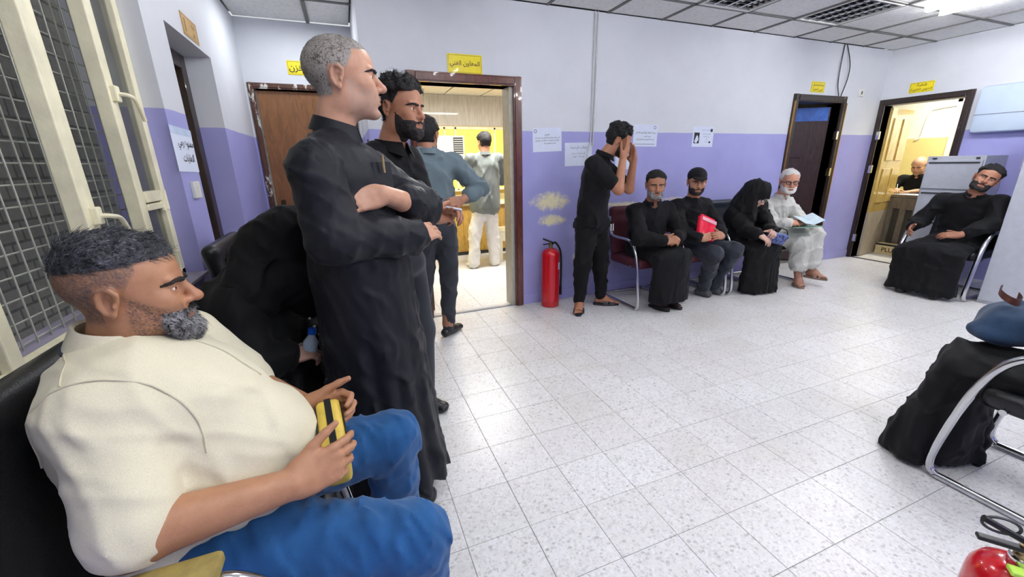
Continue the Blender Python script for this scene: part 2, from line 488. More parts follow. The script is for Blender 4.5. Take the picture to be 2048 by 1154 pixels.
def strands(piece, n, length, rad, flow, seed=1, lift=0.35, curl=0.0, centre=(0, 0, 0)):
    """short tapered hairs rooted on the outer face of a hair mesh"""
    v, f = piece; rs = np.random.RandomState(seed)
    pick = rs.randint(0, len(f), n); q = v[f[pick]]; c = q.mean(1); nr = np.cross(q[:, 2] - q[:, 0], q[:, 3] - q[:, 1]); nr /= np.linalg.norm(nr, axis=1)[:, None] + 1e-12
    keep = ((c - V3(centre)) * nr).sum(1) > 0.01; c, nr = c[keep], nr[keep]; m = len(c)
    fl = np.array([flow(p) for p in c]) + rs.normal(size=(m, 3)) * 0.35; fl -= nr * (fl * nr).sum(1)[:, None]; fl /= np.linalg.norm(fl, axis=1)[:, None] + 1e-9
    sd = np.cross(nr, fl); L = length * rs.uniform(0.6, 1.3, m)[:, None]; ph = rs.uniform(0, 6.28, m)[:, None]; rows = []
    for j, t in enumerate((0.0, 0.33, 0.67, 1.0)):
        p = c - nr * 0.001 + fl * L * t + nr * L * lift * (t - 0.6 * t * t) + (sd * np.sin(ph + 7 * t) + nr * np.cos(ph + 7 * t)) * curl * L * t
        r = rad * (1 - 0.75 * t)
        rows.append(np.stack([p + sd * r, p + nr * r, p - sd * r, p - nr * r], 1))
    V = np.stack(rows, 1).reshape(-1, 3); F = []
    b = np.arange(m)[:, None] * 16
    for j in range(3):
        for k in range(4): F.append(np.concatenate([b + j * 4 + k, b + j * 4 + (k + 1) % 4, b + j * 4 + 4 + (k + 1) % 4, b + j * 4 + 4 + k], 1))
    return V, np.concatenate(F)
# ------------------------------------------------------------------ people: heads, hands, feet
def skin_material():
    t = NT('skin'); v = t.obj()
    a = t.n.new('ShaderNodeVertexColor'); a.layer_name = 'Col'
    f = t.noise(35.0, 4, 0.6, v)
    c = t.mix(0.5, a.outputs[0], t.mix(1.0, a.outputs[0], t.ramp(f, [(0.3, (0.72, 0.64, 0.60)), (0.7, (1.0, 1.0, 1.0))]), 'MULTIPLY'))
    t.col(c); t.set(0.46, 0, 0.4)
    t.b.inputs['Subsurface Weight'].default_value = 0.03
    t.b.inputs['Subsurface Radius'].default_value = (0.012, 0.005, 0.003)
    t.b.inputs['Subsurface Scale'].default_value = 0.4
    t.bump(t.noise(260.0, 3, 0.6, v), 0.18, 0.002)
    return t.m
M_SKIN = skin_material()

def hair_material(name, dark, light, grey=0.0, strand=(60, 200, 60)):
    t = NT(name); v = t.obj()
    n1 = t.noise(1.0, 3, 0.6, t.mapping(v, (130, 420, 130)), 0.6); n2 = t.noise(40.0, 3, 0.6, v)
    g = t.math('MULTIPLY', n1, t.math('ADD', n2, 0.5))
    c = t.ramp(g, [(0.35, lin(dark)), (0.75 - grey * 0.3, lin(light))])
    t.col(c); t.set(0.55, 0, 0.35)
    t.bump(n1, 0.9, 0.006)
    return t.m
M_HAIR_BLACK = hair_material('black_hair', (10, 9, 10), (38, 36, 38))
M_HAIR_SALT = hair_material('greying_hair', (22, 22, 26), (120, 122, 128), 0.35)
M_HAIR_GREY = hair_material('grey_stubble_hair', (84, 76, 70), (160, 154, 147), 0.8)
M_HAIR_WHITE = hair_material('white_hair', (150, 146, 140), (232, 230, 226), 0.9)
M_BEARD_BLACK = hair_material('black_beard', (14, 12, 12), (52, 46, 44))
M_BEARD_SALT = hair_material('salt_beard', (24, 22, 24), (170, 170, 172), 0.5)
M_BROW = simple('eyebrow_hair', (28, 22, 20), 0.8, bump=0.6, bscale=600)
M_BROW_GREY = simple('grey_eyebrow_hair', (120, 112, 104), 0.8, bump=0.6, bscale=600)
M_EYE = simple('eye_white', (222, 214, 204), 0.15, var=0.04)
M_IRIS = simple('dark_iris', (38, 24, 16), 0.08, var=0.1)

def head_prims(h):
    """distance primitives of a head; x forward, y left, z up, origin between the ears"""
    J, N, E, C, W = h.get('jaw', 1.0), h.get('nose', 1.0), h.get('ear', 1.0), h.get('chin', 1.0), h.get('wide', 1.0)
    core = [
        Ell((-0.014, 0, 0.036), (0.098, 0.076 * W, 0.084), k=0.0),
        Ell((0.032, 0, 0.034), (0.062, 0.062 * W, 0.064), k=0.03),
        Ell((0.030, 0, -0.035), (0.062, 0.060 * W, 0.066), k=0.03),
        Ell((0.044, 0, -0.072), (0.050, 0.048 * J, 0.044), k=0.03),
        Ell((0.004, 0.045 * J, -0.062), (0.030, 0.018, 0.034), k=0.025), Ell((0.004, -0.045 * J, -0.062), (0.030, 0.018, 0.034), k=0.025),
        Ell((0.079, 0, -0.104), (0.020, 0.024, 0.017 * C), k=0.022),
    ]
    neck = [ECap((-0.020, 0, -0.055), h.get('neck_to', (-0.045, 0, -0.20)), (0.056, 0.056), (0.062, 0.064), (0, 1, 0), k=0.03)]
    face = []
    for s in (1, -1):
        face += [
            Ell((0.062, s * 0.043, -0.022), (0.028, 0.022, 0.020), k=0.022),                    # cheekbone
            Ell((0.066, s * 0.034, -0.050), (0.024, 0.020, 0.028), k=0.02),                     # cheek
            Ell((0.104, s * 0.031, 0.001), (0.020, 0.019, 0.0125), op='s', k=0.016),            # eye socket
            Ell((0.0755, s * 0.0315, 0.0015), (0.0150, 0.0165, 0.0140), k=0.004),               # lids
            Cap((0.088, s * 0.014, 0.020), (0.082, s * 0.046, 0.021), 0.0085, 0.006, k=0.012),  # brow ridge
        ]
    face += [
        Cap((0.088, 0, 0.016), (0.110 + 0.008 * (N - 1) * 5, 0, -0.026), 0.0075, 0.0105 * N, k=0.012),
        Ell((0.110 + 0.04 * (N - 1), 0, -0.031), (0.0145 * N, 0.0135 * N, 0.0115), k=0.008),
        Ell((0.098, 0.0135 * N, -0.035), (0.0125, 0.0085, 0.0085), k=0.006), Ell((0.098, -0.0135 * N, -0.035), (0.0125, 0.0085, 0.0085), k=0.006),
        Ell((0.106, 0.007, -0.0435), (0.005, 0.0035, 0.004), op='s', k=0.003), Ell((0.106, -0.007, -0.0435), (0.005, 0.0035, 0.004), op='s', k=0.003),
        Ell((0.078, 0, -0.066), (0.023, 0.031, 0.026), k=0.016),
        Cap((0.090, 0.020, -0.0665), (0.0985, 0, -0.0615), 0.0040, 0.0058, k=0.006), Cap((0.090, -0.020, -0.0665), (0.0985, 0, -0.0615), 0.0040, 0.0058, k=0.006),
        Cap((0.089, 0.018, -0.0735), (0.0965, 0, -0.0755), 0.0042, 0.0066, k=0.006), Cap((0.089, -0.018, -0.0735), (0.0965, 0, -0.0755), 0.0042, 0.0066, k=0.006),
        Cap((0.098, 0.022, -0.0692), (0.1065, 0, -0.0685), 0.0022, 0.0026, op='s', k=0.003), Cap((0.098, -0.022, -0.0692), (0.1065, 0, -0.0685), 0.0022, 0.0026, op='s', k=0.003),
        Ell((0.098, 0, -0.088), (0.010, 0.018, 0.006), op='s', k=0.012),
    ]
    for s in (1, -1):                                                                            # eye slit
        o = h.get('eyes', 1.0)
        face += [Ell((0.0910, s * 0.0330, 0.0008 - 0.002 * (1 - o)), (0.0125, 0.0165, 0.0048 * o + 0.0004), op='s', k=0.0025)]
    ears = []
    for s in (1, -1):
        R = eul(s * 28, -12, 0); c = V3((-0.012, s * 0.0765 * W, -0.006)); q = lambda *p: c + R @ V3(p)
        rim = [q(0.012, s * 0.001, 0.004), q(0.013, s * 0.004, 0.022), q(0.002, s * 0.008, 0.031), q(-0.012, s * 0.010, 0.027), q(-0.018, s * 0.010, 0.010), q(-0.015, s * 0.009, -0.008), q(-0.006, s * 0.006, -0.022)]
        ears += [Ell(q(-0.002, 0.0, 0.003), (0.015 * E, 0.0075, 0.027 * E), R, k=0.006)]
        ears += [Cap(a, b, 0.0047 * E, k=0.003) for a, b in zip(rim, rim[1:])]
        ears += [Ell(q(0.004, s * 0.002, -0.025), (0.008, 0.0055, 0.009), R, k=0.006), Ell(q(0.002, s * 0.0105, -0.001), (0.0085, 0.0085, 0.0125), R, op='s', k=0.003), Ell(q(-0.008, s * 0.0125, 0.014), (0.0055, 0.0050, 0.011), R, op='s', k=0.003),
                 Ell(q(0.010, s * 0.006, -0.004), (0.004, 0.004, 0.006), R, k=0.004)]
    return core, neck, face, ears

def noise3(seed, freq, n=10):
    rs = np.random.RandomState(seed); K = rs.normal(size=(n, 3)); K *= freq / np.linalg.norm(K, axis=1)[:, None] * rs.uniform(0.6, 1.5, (n, 1)); ph = rs.uniform(0, 6.28, n)
    return lambda x, y, z: sum(np.sin(x * k[0] + y * k[1] + z * k[2] + p) for k, p in zip(K, ph)) / math.sqrt(n)

def smooth01(x, a, b):
    t = np.clip((x - a) / (b - a), 0, 1); return t * t * (3 - 2 * t)

def make_head(h):
    """returns (body piece, colours) and a list of (part name, mesh piece, material) in world space"""
    sc = h.get('scale', 1.0); vox = h.get('vox', 0.0045) / sc
    R = eul(*h['ypr']); o = V3(h['pos'])
    if 'neck_world' in h: h['neck_to'] = tuple(R.T @ (V3(h['neck_world']) - o) / sc)
    core, neck, face, ears = head_prims(h)
    F = Field(core + neck + face + ears, vox)
    v, f = F.nets(); v = relax(v, f, 1, 0.4)
    x, y, z = v.T
    skin = V3(lin(h.get('skin', (176, 128, 100)))); cols = np.tile(skin, (len(v), 1))
    def blend(m, rgb): 
        nonlocal cols
        m = m[:, None]; cols = cols * (1 - m) + V3(lin(rgb)) * m
    lip = np.exp(-(((z + 0.0685) / 0.0085) ** 2 + (y / 0.019) ** 4)) * (x > 0.085)
    blend(lip * 0.65, h.get('lips', (150, 88, 80)))
    redness = np.exp(-(((x - 0.112) / 0.02) ** 2 + (y / 0.02) ** 2 + ((z + 0.03) / 0.02) ** 2)) * 0.3
    blend(redness, (182, 108, 88))
    under = sum(np.exp(-(((y - s * 0.031) / 0.018) ** 2 + ((z + 0.012) / 0.006) ** 2)) for s in (1, -1)) * (x > 0.06) * 0.35
    blend(under, h.get('bags', (128, 88, 72)))
    hl = lambda xx, yy, zz: hairline(h, xx, yy, zz)
    if h.get('scalp'):           # cropped hair that shows the skin
        n = np.random.RandomState(3).normal(size=len(x)) * 0.22 + noise3(4, 60)(x, y, z) * 0.08
        m = smooth01(hl(x, y, z), 0.006, -0.010) * np.clip(h['scalp'][1] + n, 0, 1)
        blend(m, h['scalp'][0])
    if h.get('stubble'):
        n = np.random.RandomState(5).normal(size=len(x)) * 0.25
        m = smooth01(beardline(dict(beard_shape=h.get('stubble_shape', (-0.036, -0.150, 0.004))), x, y, z), 0.008, -0.010) * np.clip(h['stubble'][1] + n, 0, 1)
        blend(m, h['stubble'][0])
    parts = []
    W = lambda p: R @ V3(p) * sc + o
    tow = lambda vv: (vv * sc) @ R.T + o
    base = Field(core + neck, max(vox, 0.004), pad=0.035)
    def shell(name, thick, region, mat, sm=1, vx=None, taper=0.012, st=None):
        B = base if vx is None else Field(core + neck + [p for p in face if p.op == 'u'], vx, pad=0.035)
        X, Y, Z = B.grids()
        B2 = Field.__new__(Field); B2.lo, B2.vox, B2.n, B2.ax = B.lo, B.vox, B.n, B.ax
        g = region(X, Y, Z)
        d = np.maximum(B.d - thick(X, Y, Z) * smooth01(-g, -0.002, taper) + 0.003 * smooth01(-g, 0.003, -0.002), g - 0.004)
        B2.d = np.maximum(d, -(B.d + 0.006)).astype(np.float32)
        vv, ff = B2.nets()
        if len(vv):
            vv = relax(vv, ff, sm, 0.4)
            if st: vv, ff = merge([(vv, ff), strands((vv, ff), centre=(-0.01, 0, 0.01), **st)])
            parts.append((name, (tow(vv), ff), mat))
    if h.get('hair'):
        H = h['hair']; top, side = H.get('top', 0.02), H.get('side', 0.006)
        n1 = noise3(H.get('seed', 1), H.get('freq', 110), 9); n2 = noise3(H.get('seed', 1) + 50, H.get('freq', 110) * 2.2, 9)
        def thick(X, Y, Z):
            w = smooth01(Z + 0.25 * X, H.get('fade', 0.055) - 0.03, H.get('fade', 0.055) + 0.02)
            t = side + (top - side) * w
            return t + H.get('rough', 0.003) * (n1(X, Y, Z) + 0.5 * n2(X, Y, Z)) * (0.3 + w)
        def hreg(X, Y, Z):
            g = hairline(h, X, Y, Z)
            if 'cut' in H: g = np.maximum(g, H['cut'][0] - Z - H['cut'][1] * X)
            return g
        shell('hair', thick, hreg, H['mat'], taper=H.get('taper', 0.020), st=H.get('strands') or dict(n=1500, length=0.014, rad=0.0010, flow=lambda q: V3((0.7, 0.5 * np.sign(q[1]), 0.1 if q[2] > 0.06 else -0.8)), lift=0.3, curl=0.15))
    if h.get('beard'):
        B = h['beard']; n1 = noise3(B.get('seed', 11), 260, 9)
        def bt(X, Y, Z):
            front = smooth01(X, 0.03, 0.085) * smooth01(Z, -0.055, -0.085)
            return B.get('side', 0.003) + (B.get('len', 0.012) - B.get('side', 0.003)) * front + 0.0016 * n1(X, Y, Z)
        shell('beard', bt, lambda X, Y, Z: beardline(h, X, Y, Z), B['mat'], vx=max(vox, 0.0035), taper=B.get('taper', 0.012), st=B.get('strands'))
    if h.get('moustache'):
        m = h['moustache']; pr = []
        for s in (1, -1):
            pts = [(0.1035, s * 0.001, -0.0535), (0.100, s * 0.012, -0.056), (0.091, s * 0.022, -0.064), (0.085, s * 0.026, -0.074)]
            pr += [Cap(a, b, m.get('r', 0.0055), m.get('r', 0.0055) * 0.85, k=0.004) for a, b in zip(pts, pts[1:])]
        n = noise3(31, 700); vv, ff = solid(pr, 0.0025 if vox < 0.004 else 0.004, lambda X, Y, Z: 0.0008 * n(X, Y, Z))
        parts.append(('moustache', (tow(vv), ff), m['mat']))
    def snap(q, out=0.0006):
        q = V3(q); dr = unit((q[0] - 0.02, q[1], 0))
        for _ in range(60):
            i = tuple(np.clip(np.round((q - F.lo) / F.vox).astype(int), 0, F.n - 1))
            if F.d[i] > out: break
            q = q + dr * 0.0006
        return q
    for s in (1, -1):
        if h.get('eyes', 1.0) > 0.25:
            yaw = h.get('gaze', 0.0)
            parts.append(('eye', (lambda q: (tow(q[0]), q[1]))(solid([Ell((0.0765, s * 0.0315, 0.0010), 0.0118, k=0)], 0.0022, pad=0.006)), M_EYE))
            g = eul(yaw, h.get('gaze_v', -4)) @ V3((0.0064, 0, 0))
            parts.append(('iris', (lambda q: (tow(q[0]), q[1]))(solid([Ell(V3((0.0765, s * 0.0315, 0.0010)) + g, 0.0066, k=0)], 0.0013, pad=0.004)), M_IRIS))
        bz = h.get('brow_z', 0.0); bt = h.get('brow_r', 0.0046)
        pts = [(0.0965, s * 0.010, 0.0150 + bz), (0.0945, s * 0.024, 0.0185 + bz), (0.0865, s * 0.038, 0.0185 + bz), (0.0715, s * 0.053, 0.0115 + bz)]
        pts = [lerp(a, b, t) for a, b in zip(pts, pts[1:]) for t in (0, 0.33, 0.67)] + [V3(pts[-1])]; pts = [snap(q - V3((0.006, 0, 0))) for q in pts]; m = len(pts) - 1
        pr = [Cap(a, b, bt * (1.0 - 0.45 * (i / m) ** 2), bt * (1.0 - 0.45 * ((i + 1) / m) ** 2), k=0.003) for i, (a, b) in enumerate(zip(pts, pts[1:]))]
        n = noise3(41 + s, 800); vv, ff = solid(pr, 0.0022 if vox < 0.004 else 0.0035, lambda X, Y, Z: 0.0007 * n(X, Y, Z))
        parts.append(('eyebrow', (tow(vv), ff), h.get('brow_mat', M_BROW)))
    return (tow(v), f), cols, parts, W

def hairline(h, x, y, z):
    """< 0 inside the haired scalp"""
    t = h.get('hair_t', (0.078, 0.0))      # height of the line on the forehead, recession
    front = z - (t[0] - 0.010 - 0.0 * x)
    # the line runs from the forehead down in front of the ear and round to the nape
    side_h = np.where(x > 0.035, t[0] - 0.012 - t[1] * np.abs(y) * 6, np.where(x > 0.004, 0.012 - 0.010 + (x - 0.004) * 1.6, np.where(x > -0.035, 0.020 + (-0.004 - x) * 0.2, -0.055)))
    side_h = side_h + 0 * y
    a = side_h - z
    ear = 0.026 - np.sqrt((x + 0.012) ** 2 + (z + 0.004) ** 2)
    ear = np.where(np.abs(y) > 0.055, ear, -0.05)
    return np.maximum(np.maximum(a, ear * 0.8), (x - 0.085 + 0.35 * np.abs(y) * t[1] * 10))

def beardline(h, x, y, z):
    B = h.get('beard_shape', (-0.040, -0.115, 0.008))   # cheek line height at the mouth, underside, front of ear
    top = B[0] + np.clip((0.060 - x) * 0.75, 0, 0.055)
    a = z - top
    lips = 0.0128 - np.sqrt(((z + 0.0695) * 1.05) ** 2 + (y * 0.52) ** 2)
    lips = np.where(x > 0.075, lips, -0.05)
    nose = np.where((x > 0.07) & (np.abs(y) < 0.034), z + 0.0495, -0.05)
    back = B[2] - x
    return np.maximum(np.maximum(a, lips), np.maximum(np.maximum(nose, back), B[1] - z))

def hand_prims(w, dirv, dorsal, right, curl=(25, 30, 20), thumb=(0.62, 0.70, -0.25), curls=None, spread=1.0, sc=1.0, tcurl=15):
    """w = wrist, dirv = where the fingers point, dorsal = out of the back of the hand"""
    X = unit(dirv); Z = unit(V3(dorsal) - X * (V3(dorsal) @ X)); Y = np.cross(Z, X); R = np.stack([X, Y, Z], 1)
    s = 1 if right else -1; P = []
    P += [ECap((0.0, 0, 0), (0.030, 0, 0), (0.027, 0.020), (0.034, 0.018), (0, 1, 0), k=0.01)]
    ys = [0.0300, 0.0105, -0.0095, -0.0275]; ln = [0.074, 0.082, 0.076, 0.060]; xs = [0.088, 0.092, 0.088, 0.080]
    for i in range(4):
        P.append(Cap((0.015, s * ys[i] * 0.75, 0), (xs[i], s * ys[i], 0), 0.0150, 0.0105, k=0.012))
    P.append(Ell((0.030, s * 0.022, -0.008), (0.030, 0.016, 0.014), k=0.012))
    P.append(Ell((0.040, -s * 0.022, -0.007), (0.032, 0.014, 0.012), k=0.012))
    for i in range(4):
        c = curls[i] if curls else curl
        a = 0.0; p = V3((xs[i], s * ys[i], 0)); side = s * (1.5 - i) * 0.07 * spread
        r = [0.0098, 0.0086, 0.0078, 0.0066] if i < 3 else [0.0088, 0.0076, 0.0068, 0.0060]
        for j, (fr, ang) in enumerate(zip((0.45, 0.30, 0.25), c)):
            a += math.radians(ang); L = ln[i] * fr
            q = p + L * V3((math.cos(a) * math.cos(side), math.sin(side) * math.cos(a), -math.sin(a)))
            P.append(Cap(p, q, r[j], r[j + 1], k=0.004)); p = q
    t = V3((thumb[0], s * thumb[1], thumb[2])); t = t / np.linalg.norm(t)
    p = V3((0.016, s * 0.024, -0.006)); q = p + t * 0.046
    P.append(Cap(p, q, 0.0155, 0.0115, k=0.012))
    fwd = V3((1, 0, 0)); t2 = unit(t + fwd * math.tan(math.radians(tcurl)))
    q2 = q + t2 * 0.034; P.append(Cap(q, q2, 0.0110, 0.0096, k=0.004))
    t3 = unit(t2 + fwd * math.tan(math.radians(tcurl))); P.append(Cap(q2, q2 + t3 * 0.026, 0.0094, 0.0074, k=0.004))
    return [p.xf(R, V3(w), sc) for p in P]

def shoe_prims(ankle, toe, w=0.046, h=0.055, up=0.0):
    """a closed shoe: ankle above the heel, toe = ground point under the toes"""
    a, t = V3(ankle), V3(toe); d = t - a; d[2] = 0; L = np.linalg.norm(d); d /= L; g = t[2] + up
    heel = V3((a[0], a[1], g)) - d * 0.045
    side = np.cross((0, 0, 1), d)
    return [ECap(heel + V3((0, 0, 0.036)), heel + d * 0.10 + V3((0, 0, 0.038)), (w * 0.78, 0.034), (w * 0.80, 0.036), side, k=0.02),
            ECap(heel + d * 0.10 + V3((0, 0, 0.034)), V3((t[0], t[1], g + 0.028)) - d * 0.035, (w * 0.82, 0.034), (w * 0.9, 0.026), side, k=0.03),
            Cap(heel + d * 0.055 + V3((0, 0, 0.05)), a + V3((0, 0, 0.01)), 0.038, 0.038, k=0.03),
            Box((heel + V3((t[0], t[1], g))) / 2 + V3((0, 0, -0.15 + 0.0)), (1.0, 1.0, 0.15), rnd=0.0, op='s', k=0.004)]

def foot_prims(ankle, toe):
    a, t = V3(ankle), V3(toe); d = t - a; d[2] = 0; d = d / np.linalg.norm(d); g = t[2]; s = np.cross((0, 0, 1), d)
    heel = V3((a[0], a[1], g)) - d * 0.035
    P = [ECap(heel + V3((0, 0, 0.030)), heel + d * 0.07 + V3((0, 0, 0.04)), (0.030, 0.028), (0.032, 0.034), s, k=0.02), Cap(heel + d * 0.05 + V3((0, 0, 0.05)), a, 0.036, 0.034, k=0.03),
         ECap(heel + d * 0.06 + V3((0, 0, 0.036)), t - d * 0.055 + V3((0, 0, 0.020)), (0.033, 0.032), (0.040, 0.017), s, k=0.03)]
    for i, (o, l, r) in enumerate(((-0.030, 0.012, 0.011), (-0.012, 0.010, 0.0085), (0.003, 0.004, 0.008), (0.017, -0.004, 0.0075), (0.030, -0.013, 0.007))):
        P.append(Cap(t - d * 0.06 + s * o * 0.8 + V3((0, 0, 0.016)), t + d * (l - 0.01) + s * o + V3((0, 0, 0.011)), r, r * 0.95, k=0.004))
    return P

def slab(poly, z0, z1, name, mat, parent, origin):
    mb = MB(); mb.prism([(p[0] - origin[0], p[1] - origin[1]) for p in poly], z0 - origin[2], z1 - origin[2]); return mb.build(name, mat, parent)

def sole_outline(ankle, toe, w=0.047, grow=0.0):
    a, t = V3(ankle), V3(toe); d = t - a; d[2] = 0; d = d / np.linalg.norm(d); s = np.cross((0, 0, 1), d)
    h = a - d * (0.075 + grow); L = np.linalg.norm((t - h)[:2]) + 0.012 + grow; out = []
    for k in range(20):
        u = 2 * PI * k / 20; x = 0.5 - 0.5 * math.cos(u); yy = math.sin(u) * (w + grow) * (0.72 + 0.28 * x) * (0.9 + 0.1 * math.cos(4 * u))
        sgn = 1 if yy >= 0 else -1; yy = sgn * abs(yy / (w * 1.0)) ** 0.7 * w
        p = h + d * L * x + s * yy; out.append((p[0], p[1]))
    return out

class Person:
    def __init__(s, label, base, cat='person', name='person'):
        s.base = V3((base[0], base[1], base[2] if len(base) > 2 else 0)); s.label = label; s.cat = cat; s.name = name
        s.pieces = []; s.cols = []; s.parts = []; s.skin = (176, 128, 100); s.W = None
    def head(s, **h):
        s.skin = h.get('skin', s.skin)
        piece, cols, parts, W = make_head(h); s.pieces.append(piece); s.cols.append(cols); s.parts += parts; s.W = W
    def flesh(s, prims, vox=0.006, rgb=None, sm=1):
        v, f = solid(prims, vox, sm=sm); s.pieces.append((v, f)); s.cols.append(np.tile(V3(lin(rgb or s.skin)), (len(v), 1)))
    def wear(s, name, prims, mat, vox=0.012, disp=None, sm=1, post=None):
        s.parts.append((name, solid(prims, vox, disp, sm, post=post), mat))
    def finish(s):
        v, f = merge(s.pieces); cols = np.concatenate(s.cols)
        root = link(s.name, np_mesh(s.name, v - s.base, f, cols), M_SKIN)
        root.location = s.base
        tag(root, s.label, s.cat)
        last = {}
        for name, (pv, pf), mat in s.parts:
            if name == 'iris':
                # the iris belongs to its eye
                link(name, np_mesh(name, pv - s.base, pf), mat, last['eye']); continue
            last[name] = link(name, np_mesh(name, pv - s.base, pf), mat, root)
        s.root = root; s.last = last
        return root
def lerp(a, b, t): return V3(a) * (1 - t) + V3(b) * t
# ------------------------------------------------------------------ the room
XL, XR, YB, YA, ZC = -0.75, 6.55, 3.556, 4.65, 2.62      # left wall, right wall, back wall, alcove wall, ceiling
DADO = 1.63
WT = 0.16                                               # wall thickness

def wall_material(name, upper, lower, stains=True):
    t = NT(name); p = t.pos()
    sep = t.n.new('ShaderNodeSeparateXYZ'); t.l(p, sep.inputs[0])
    wob = t.math('MULTIPLY', t.math('SUBTRACT', t.noise(9.0, 3, 0.6, p), 0.5), 0.012)
    z = t.math('ADD', sep.outputs[2], wob)
    up = t.math('GREATER_THAN', z, DADO)
    cu = t.ramp(t.noise(3.0, 5, 0.6, p), [(0.3, lin([c - 7 for c in upper])), (0.7, lin(upper))])
    cl = t.ramp(t.noise(2.3, 5, 0.6, p), [(0.3, lin([c - 10 for c in lower])), (0.7, lin(lower))])
    c = t.mix(up, cl, cu)
    # small scuffs and knocks in the paint
    sc = t.ramp(t.noise(38.0, 5, 0.7, t.mapping(p, (0.35, 0.35, 1.0))), [(0.71, (0, 0, 0)), (0.75, (1, 1, 1))])
    c = t.mix(t.math('MULTIPLY', sc, 0.35), c, lin((150, 142, 150)))
    if stains:
        # flaked patches where the older yellow paint shows (x, z, half width, half height)
        for (sx, sz, hw, hh, rgb, gain) in ((1.80, 1.00, 0.20, 0.085, (238, 230, 190), 1.0), (1.82, 0.82, 0.15, 0.055, (238, 230, 190), 1.0), (2.62, 0.93, 0.28, 0.030, (234, 226, 192), 0.9), (2.70, 0.85, 0.22, 0.022, (216, 206, 170), 0.9), (3.28, 0.96, 0.16, 0.018, (222, 212, 186), 0.8)):
            dx = t.math('DIVIDE', t.math('SUBTRACT', sep.outputs[0], sx), hw); dz = t.math('DIVIDE', t.math('SUBTRACT', sep.outputs[2], sz), hh)
            r = t.math('ADD', t.math('MULTIPLY', dx, dx), t.math('MULTIPLY', dz, dz))
            nn = t.math('MULTIPLY', t.math('SUBTRACT', t.noise(26.0, 5, 0.75, p), 0.5), 3.2)
            m = t.math('MULTIPLY', t.math('SUBTRACT', 1.15, t.math('ADD', r, nn), True), gain, True)
            m = t.math('MULTIPLY', m, t.math('GREATER_THAN', sep.outputs[1], YB - 0.02))
            c = t.mix(m, c, lin(rgb))
    t.col(c); t.set(0.55, 0, 0.35)
    t.bump(t.noise(55.0, 4, 0.6, p), 0.10, 0.006)
    return t.m
M_WALL = wall_material('white_and_lilac_wall_paint', (214, 217, 223), (166, 166, 220))
M_WALL_OFFICE = wall_material('white_and_yellow_wall_paint', (236, 236, 228), (228, 212, 146), False)
M_REVEAL = wall_material('shaded_reveal_paint', (208, 212, 210), (172, 166, 186), False)  # wall paint with the shade of the window recess mixed into its colours

def terrazzo():
    t = NT('terrazzo_tile'); p = t.pos()
    oi = t.n.new('ShaderNodeObjectInfo')
    vo = t.n.new('ShaderNodeTexVoronoi'); vo.inputs['Scale'].default_value = 62.0; t.l(t.mapping(p, (1, 1.25, 1)), vo.inputs['Vector'])
    vo2 = t.n.new('ShaderNodeTexVoronoi'); vo2.inputs['Scale'].default_value = 150.0; t.l(p, vo2.inputs['Vector'])
    chips = t.ramp(vo.outputs['Color'], [(0.0, lin((150, 148, 146))), (0.30, lin((212, 212, 213))), (0.6, lin((229, 229, 231))), (1.0, lin((238, 238, 240)))])
    edge = t.ramp(vo.outputs['Distance'], [(0.42, (0, 0, 0)), (0.62, (1, 1, 1))])
    c = t.mix(edge, chips, lin((224, 223, 222)))
    c = t.mix(0.30, c, t.ramp(vo2.outputs['Color'], [(0.15, lin((150, 146, 140))), (0.4, lin((232, 232, 232)))]))
    c = t.mix(t.math('MULTIPLY', oi.outputs['Random'], 0.16), c, lin((182, 177, 166)))
    dirt = t.ramp(t.noise(1.3, 5, 0.65, p), [(0.45, (0, 0, 0)), (0.75, (1, 1, 1))])
    c = t.mix(t.math('MULTIPLY', dirt, 0.28), c, lin((176, 167, 144)))
    t.col(c); t.set(0.30, 0, 0.5)
    r = t.ramp(t.noise(7.0, 4, 0.6, p), [(0.3, (0.30,) * 3), (0.7, (0.36,) * 3)]); t.l(r, t.b.inputs['Roughness'])
    return t.m
M_TERRAZZO = terrazzo()
M_GROUT = simple('dark_floor_joint', (146, 143, 138), 0.9)
M_CEIL = None
def ceiling_material():
    t = NT('embossed_ceiling_tile'); p = t.pos()
    w = t.n.new('ShaderNodeTexVoronoi'); w.inputs['Scale'].default_value = 26.0; t.l(p, w.inputs['Vector'])
    n = t.noise(60.0, 4, 0.6, p)
    c = t.ramp(n, [(0.3, lin((226, 226, 224))), (0.7, lin((240, 240, 238)))])
    c = t.mix(t.ramp(w.outputs['Distance'], [(0.2, (0.5,) * 3), (0.5, (0,) * 3)]), c, lin((214, 214, 212)))
    t.col(c); t.set(0.85, 0, 0.2); t.bump(w.outputs['Distance'], 0.25, 0.006)
    return t.m
M_CEIL = ceiling_material()
M_GRID = simple('ceiling_grid_bar', (112, 112, 110), 0.6)
M_DARKWOOD = None
def wood(name, dark, light, rough=0.35, scale=(2, 2, 14), coat=0.2, worn=None):
    t = NT(name); p = t.pos()
    g = t.noise(6.0, 5, 0.6, t.mapping(p, (scale[0] * 3, scale[1] * 3, scale[2] * 0.08)), 1.2)
    c = t.ramp(g, [(0.3, lin(dark)), (0.7, lin(light))])
    if worn:
        m = t.ramp(t.noise(11.0, 5, 0.7, t.mapping(p, (1, 1, 0.35))), [(worn[1], (0, 0, 0)), (worn[1] + 0.03, (1, 1, 1))])
        c = t.mix(m, c, lin(worn[0]))
    t.col(c); t.set(rough, 0, 0.5, 0, coat); t.bump(g, 0.08, 0.004)
    return t.m
M_DOORFRAME = wood('reddish_brown_frame_wood', (72, 33, 24), (110, 55, 38), 0.25, coat=0.5)
M_DARKFRAME = wood('dark_brown_frame_wood', (28, 20, 18), (56, 40, 34), 0.4, worn=((150, 140, 132), 0.68))
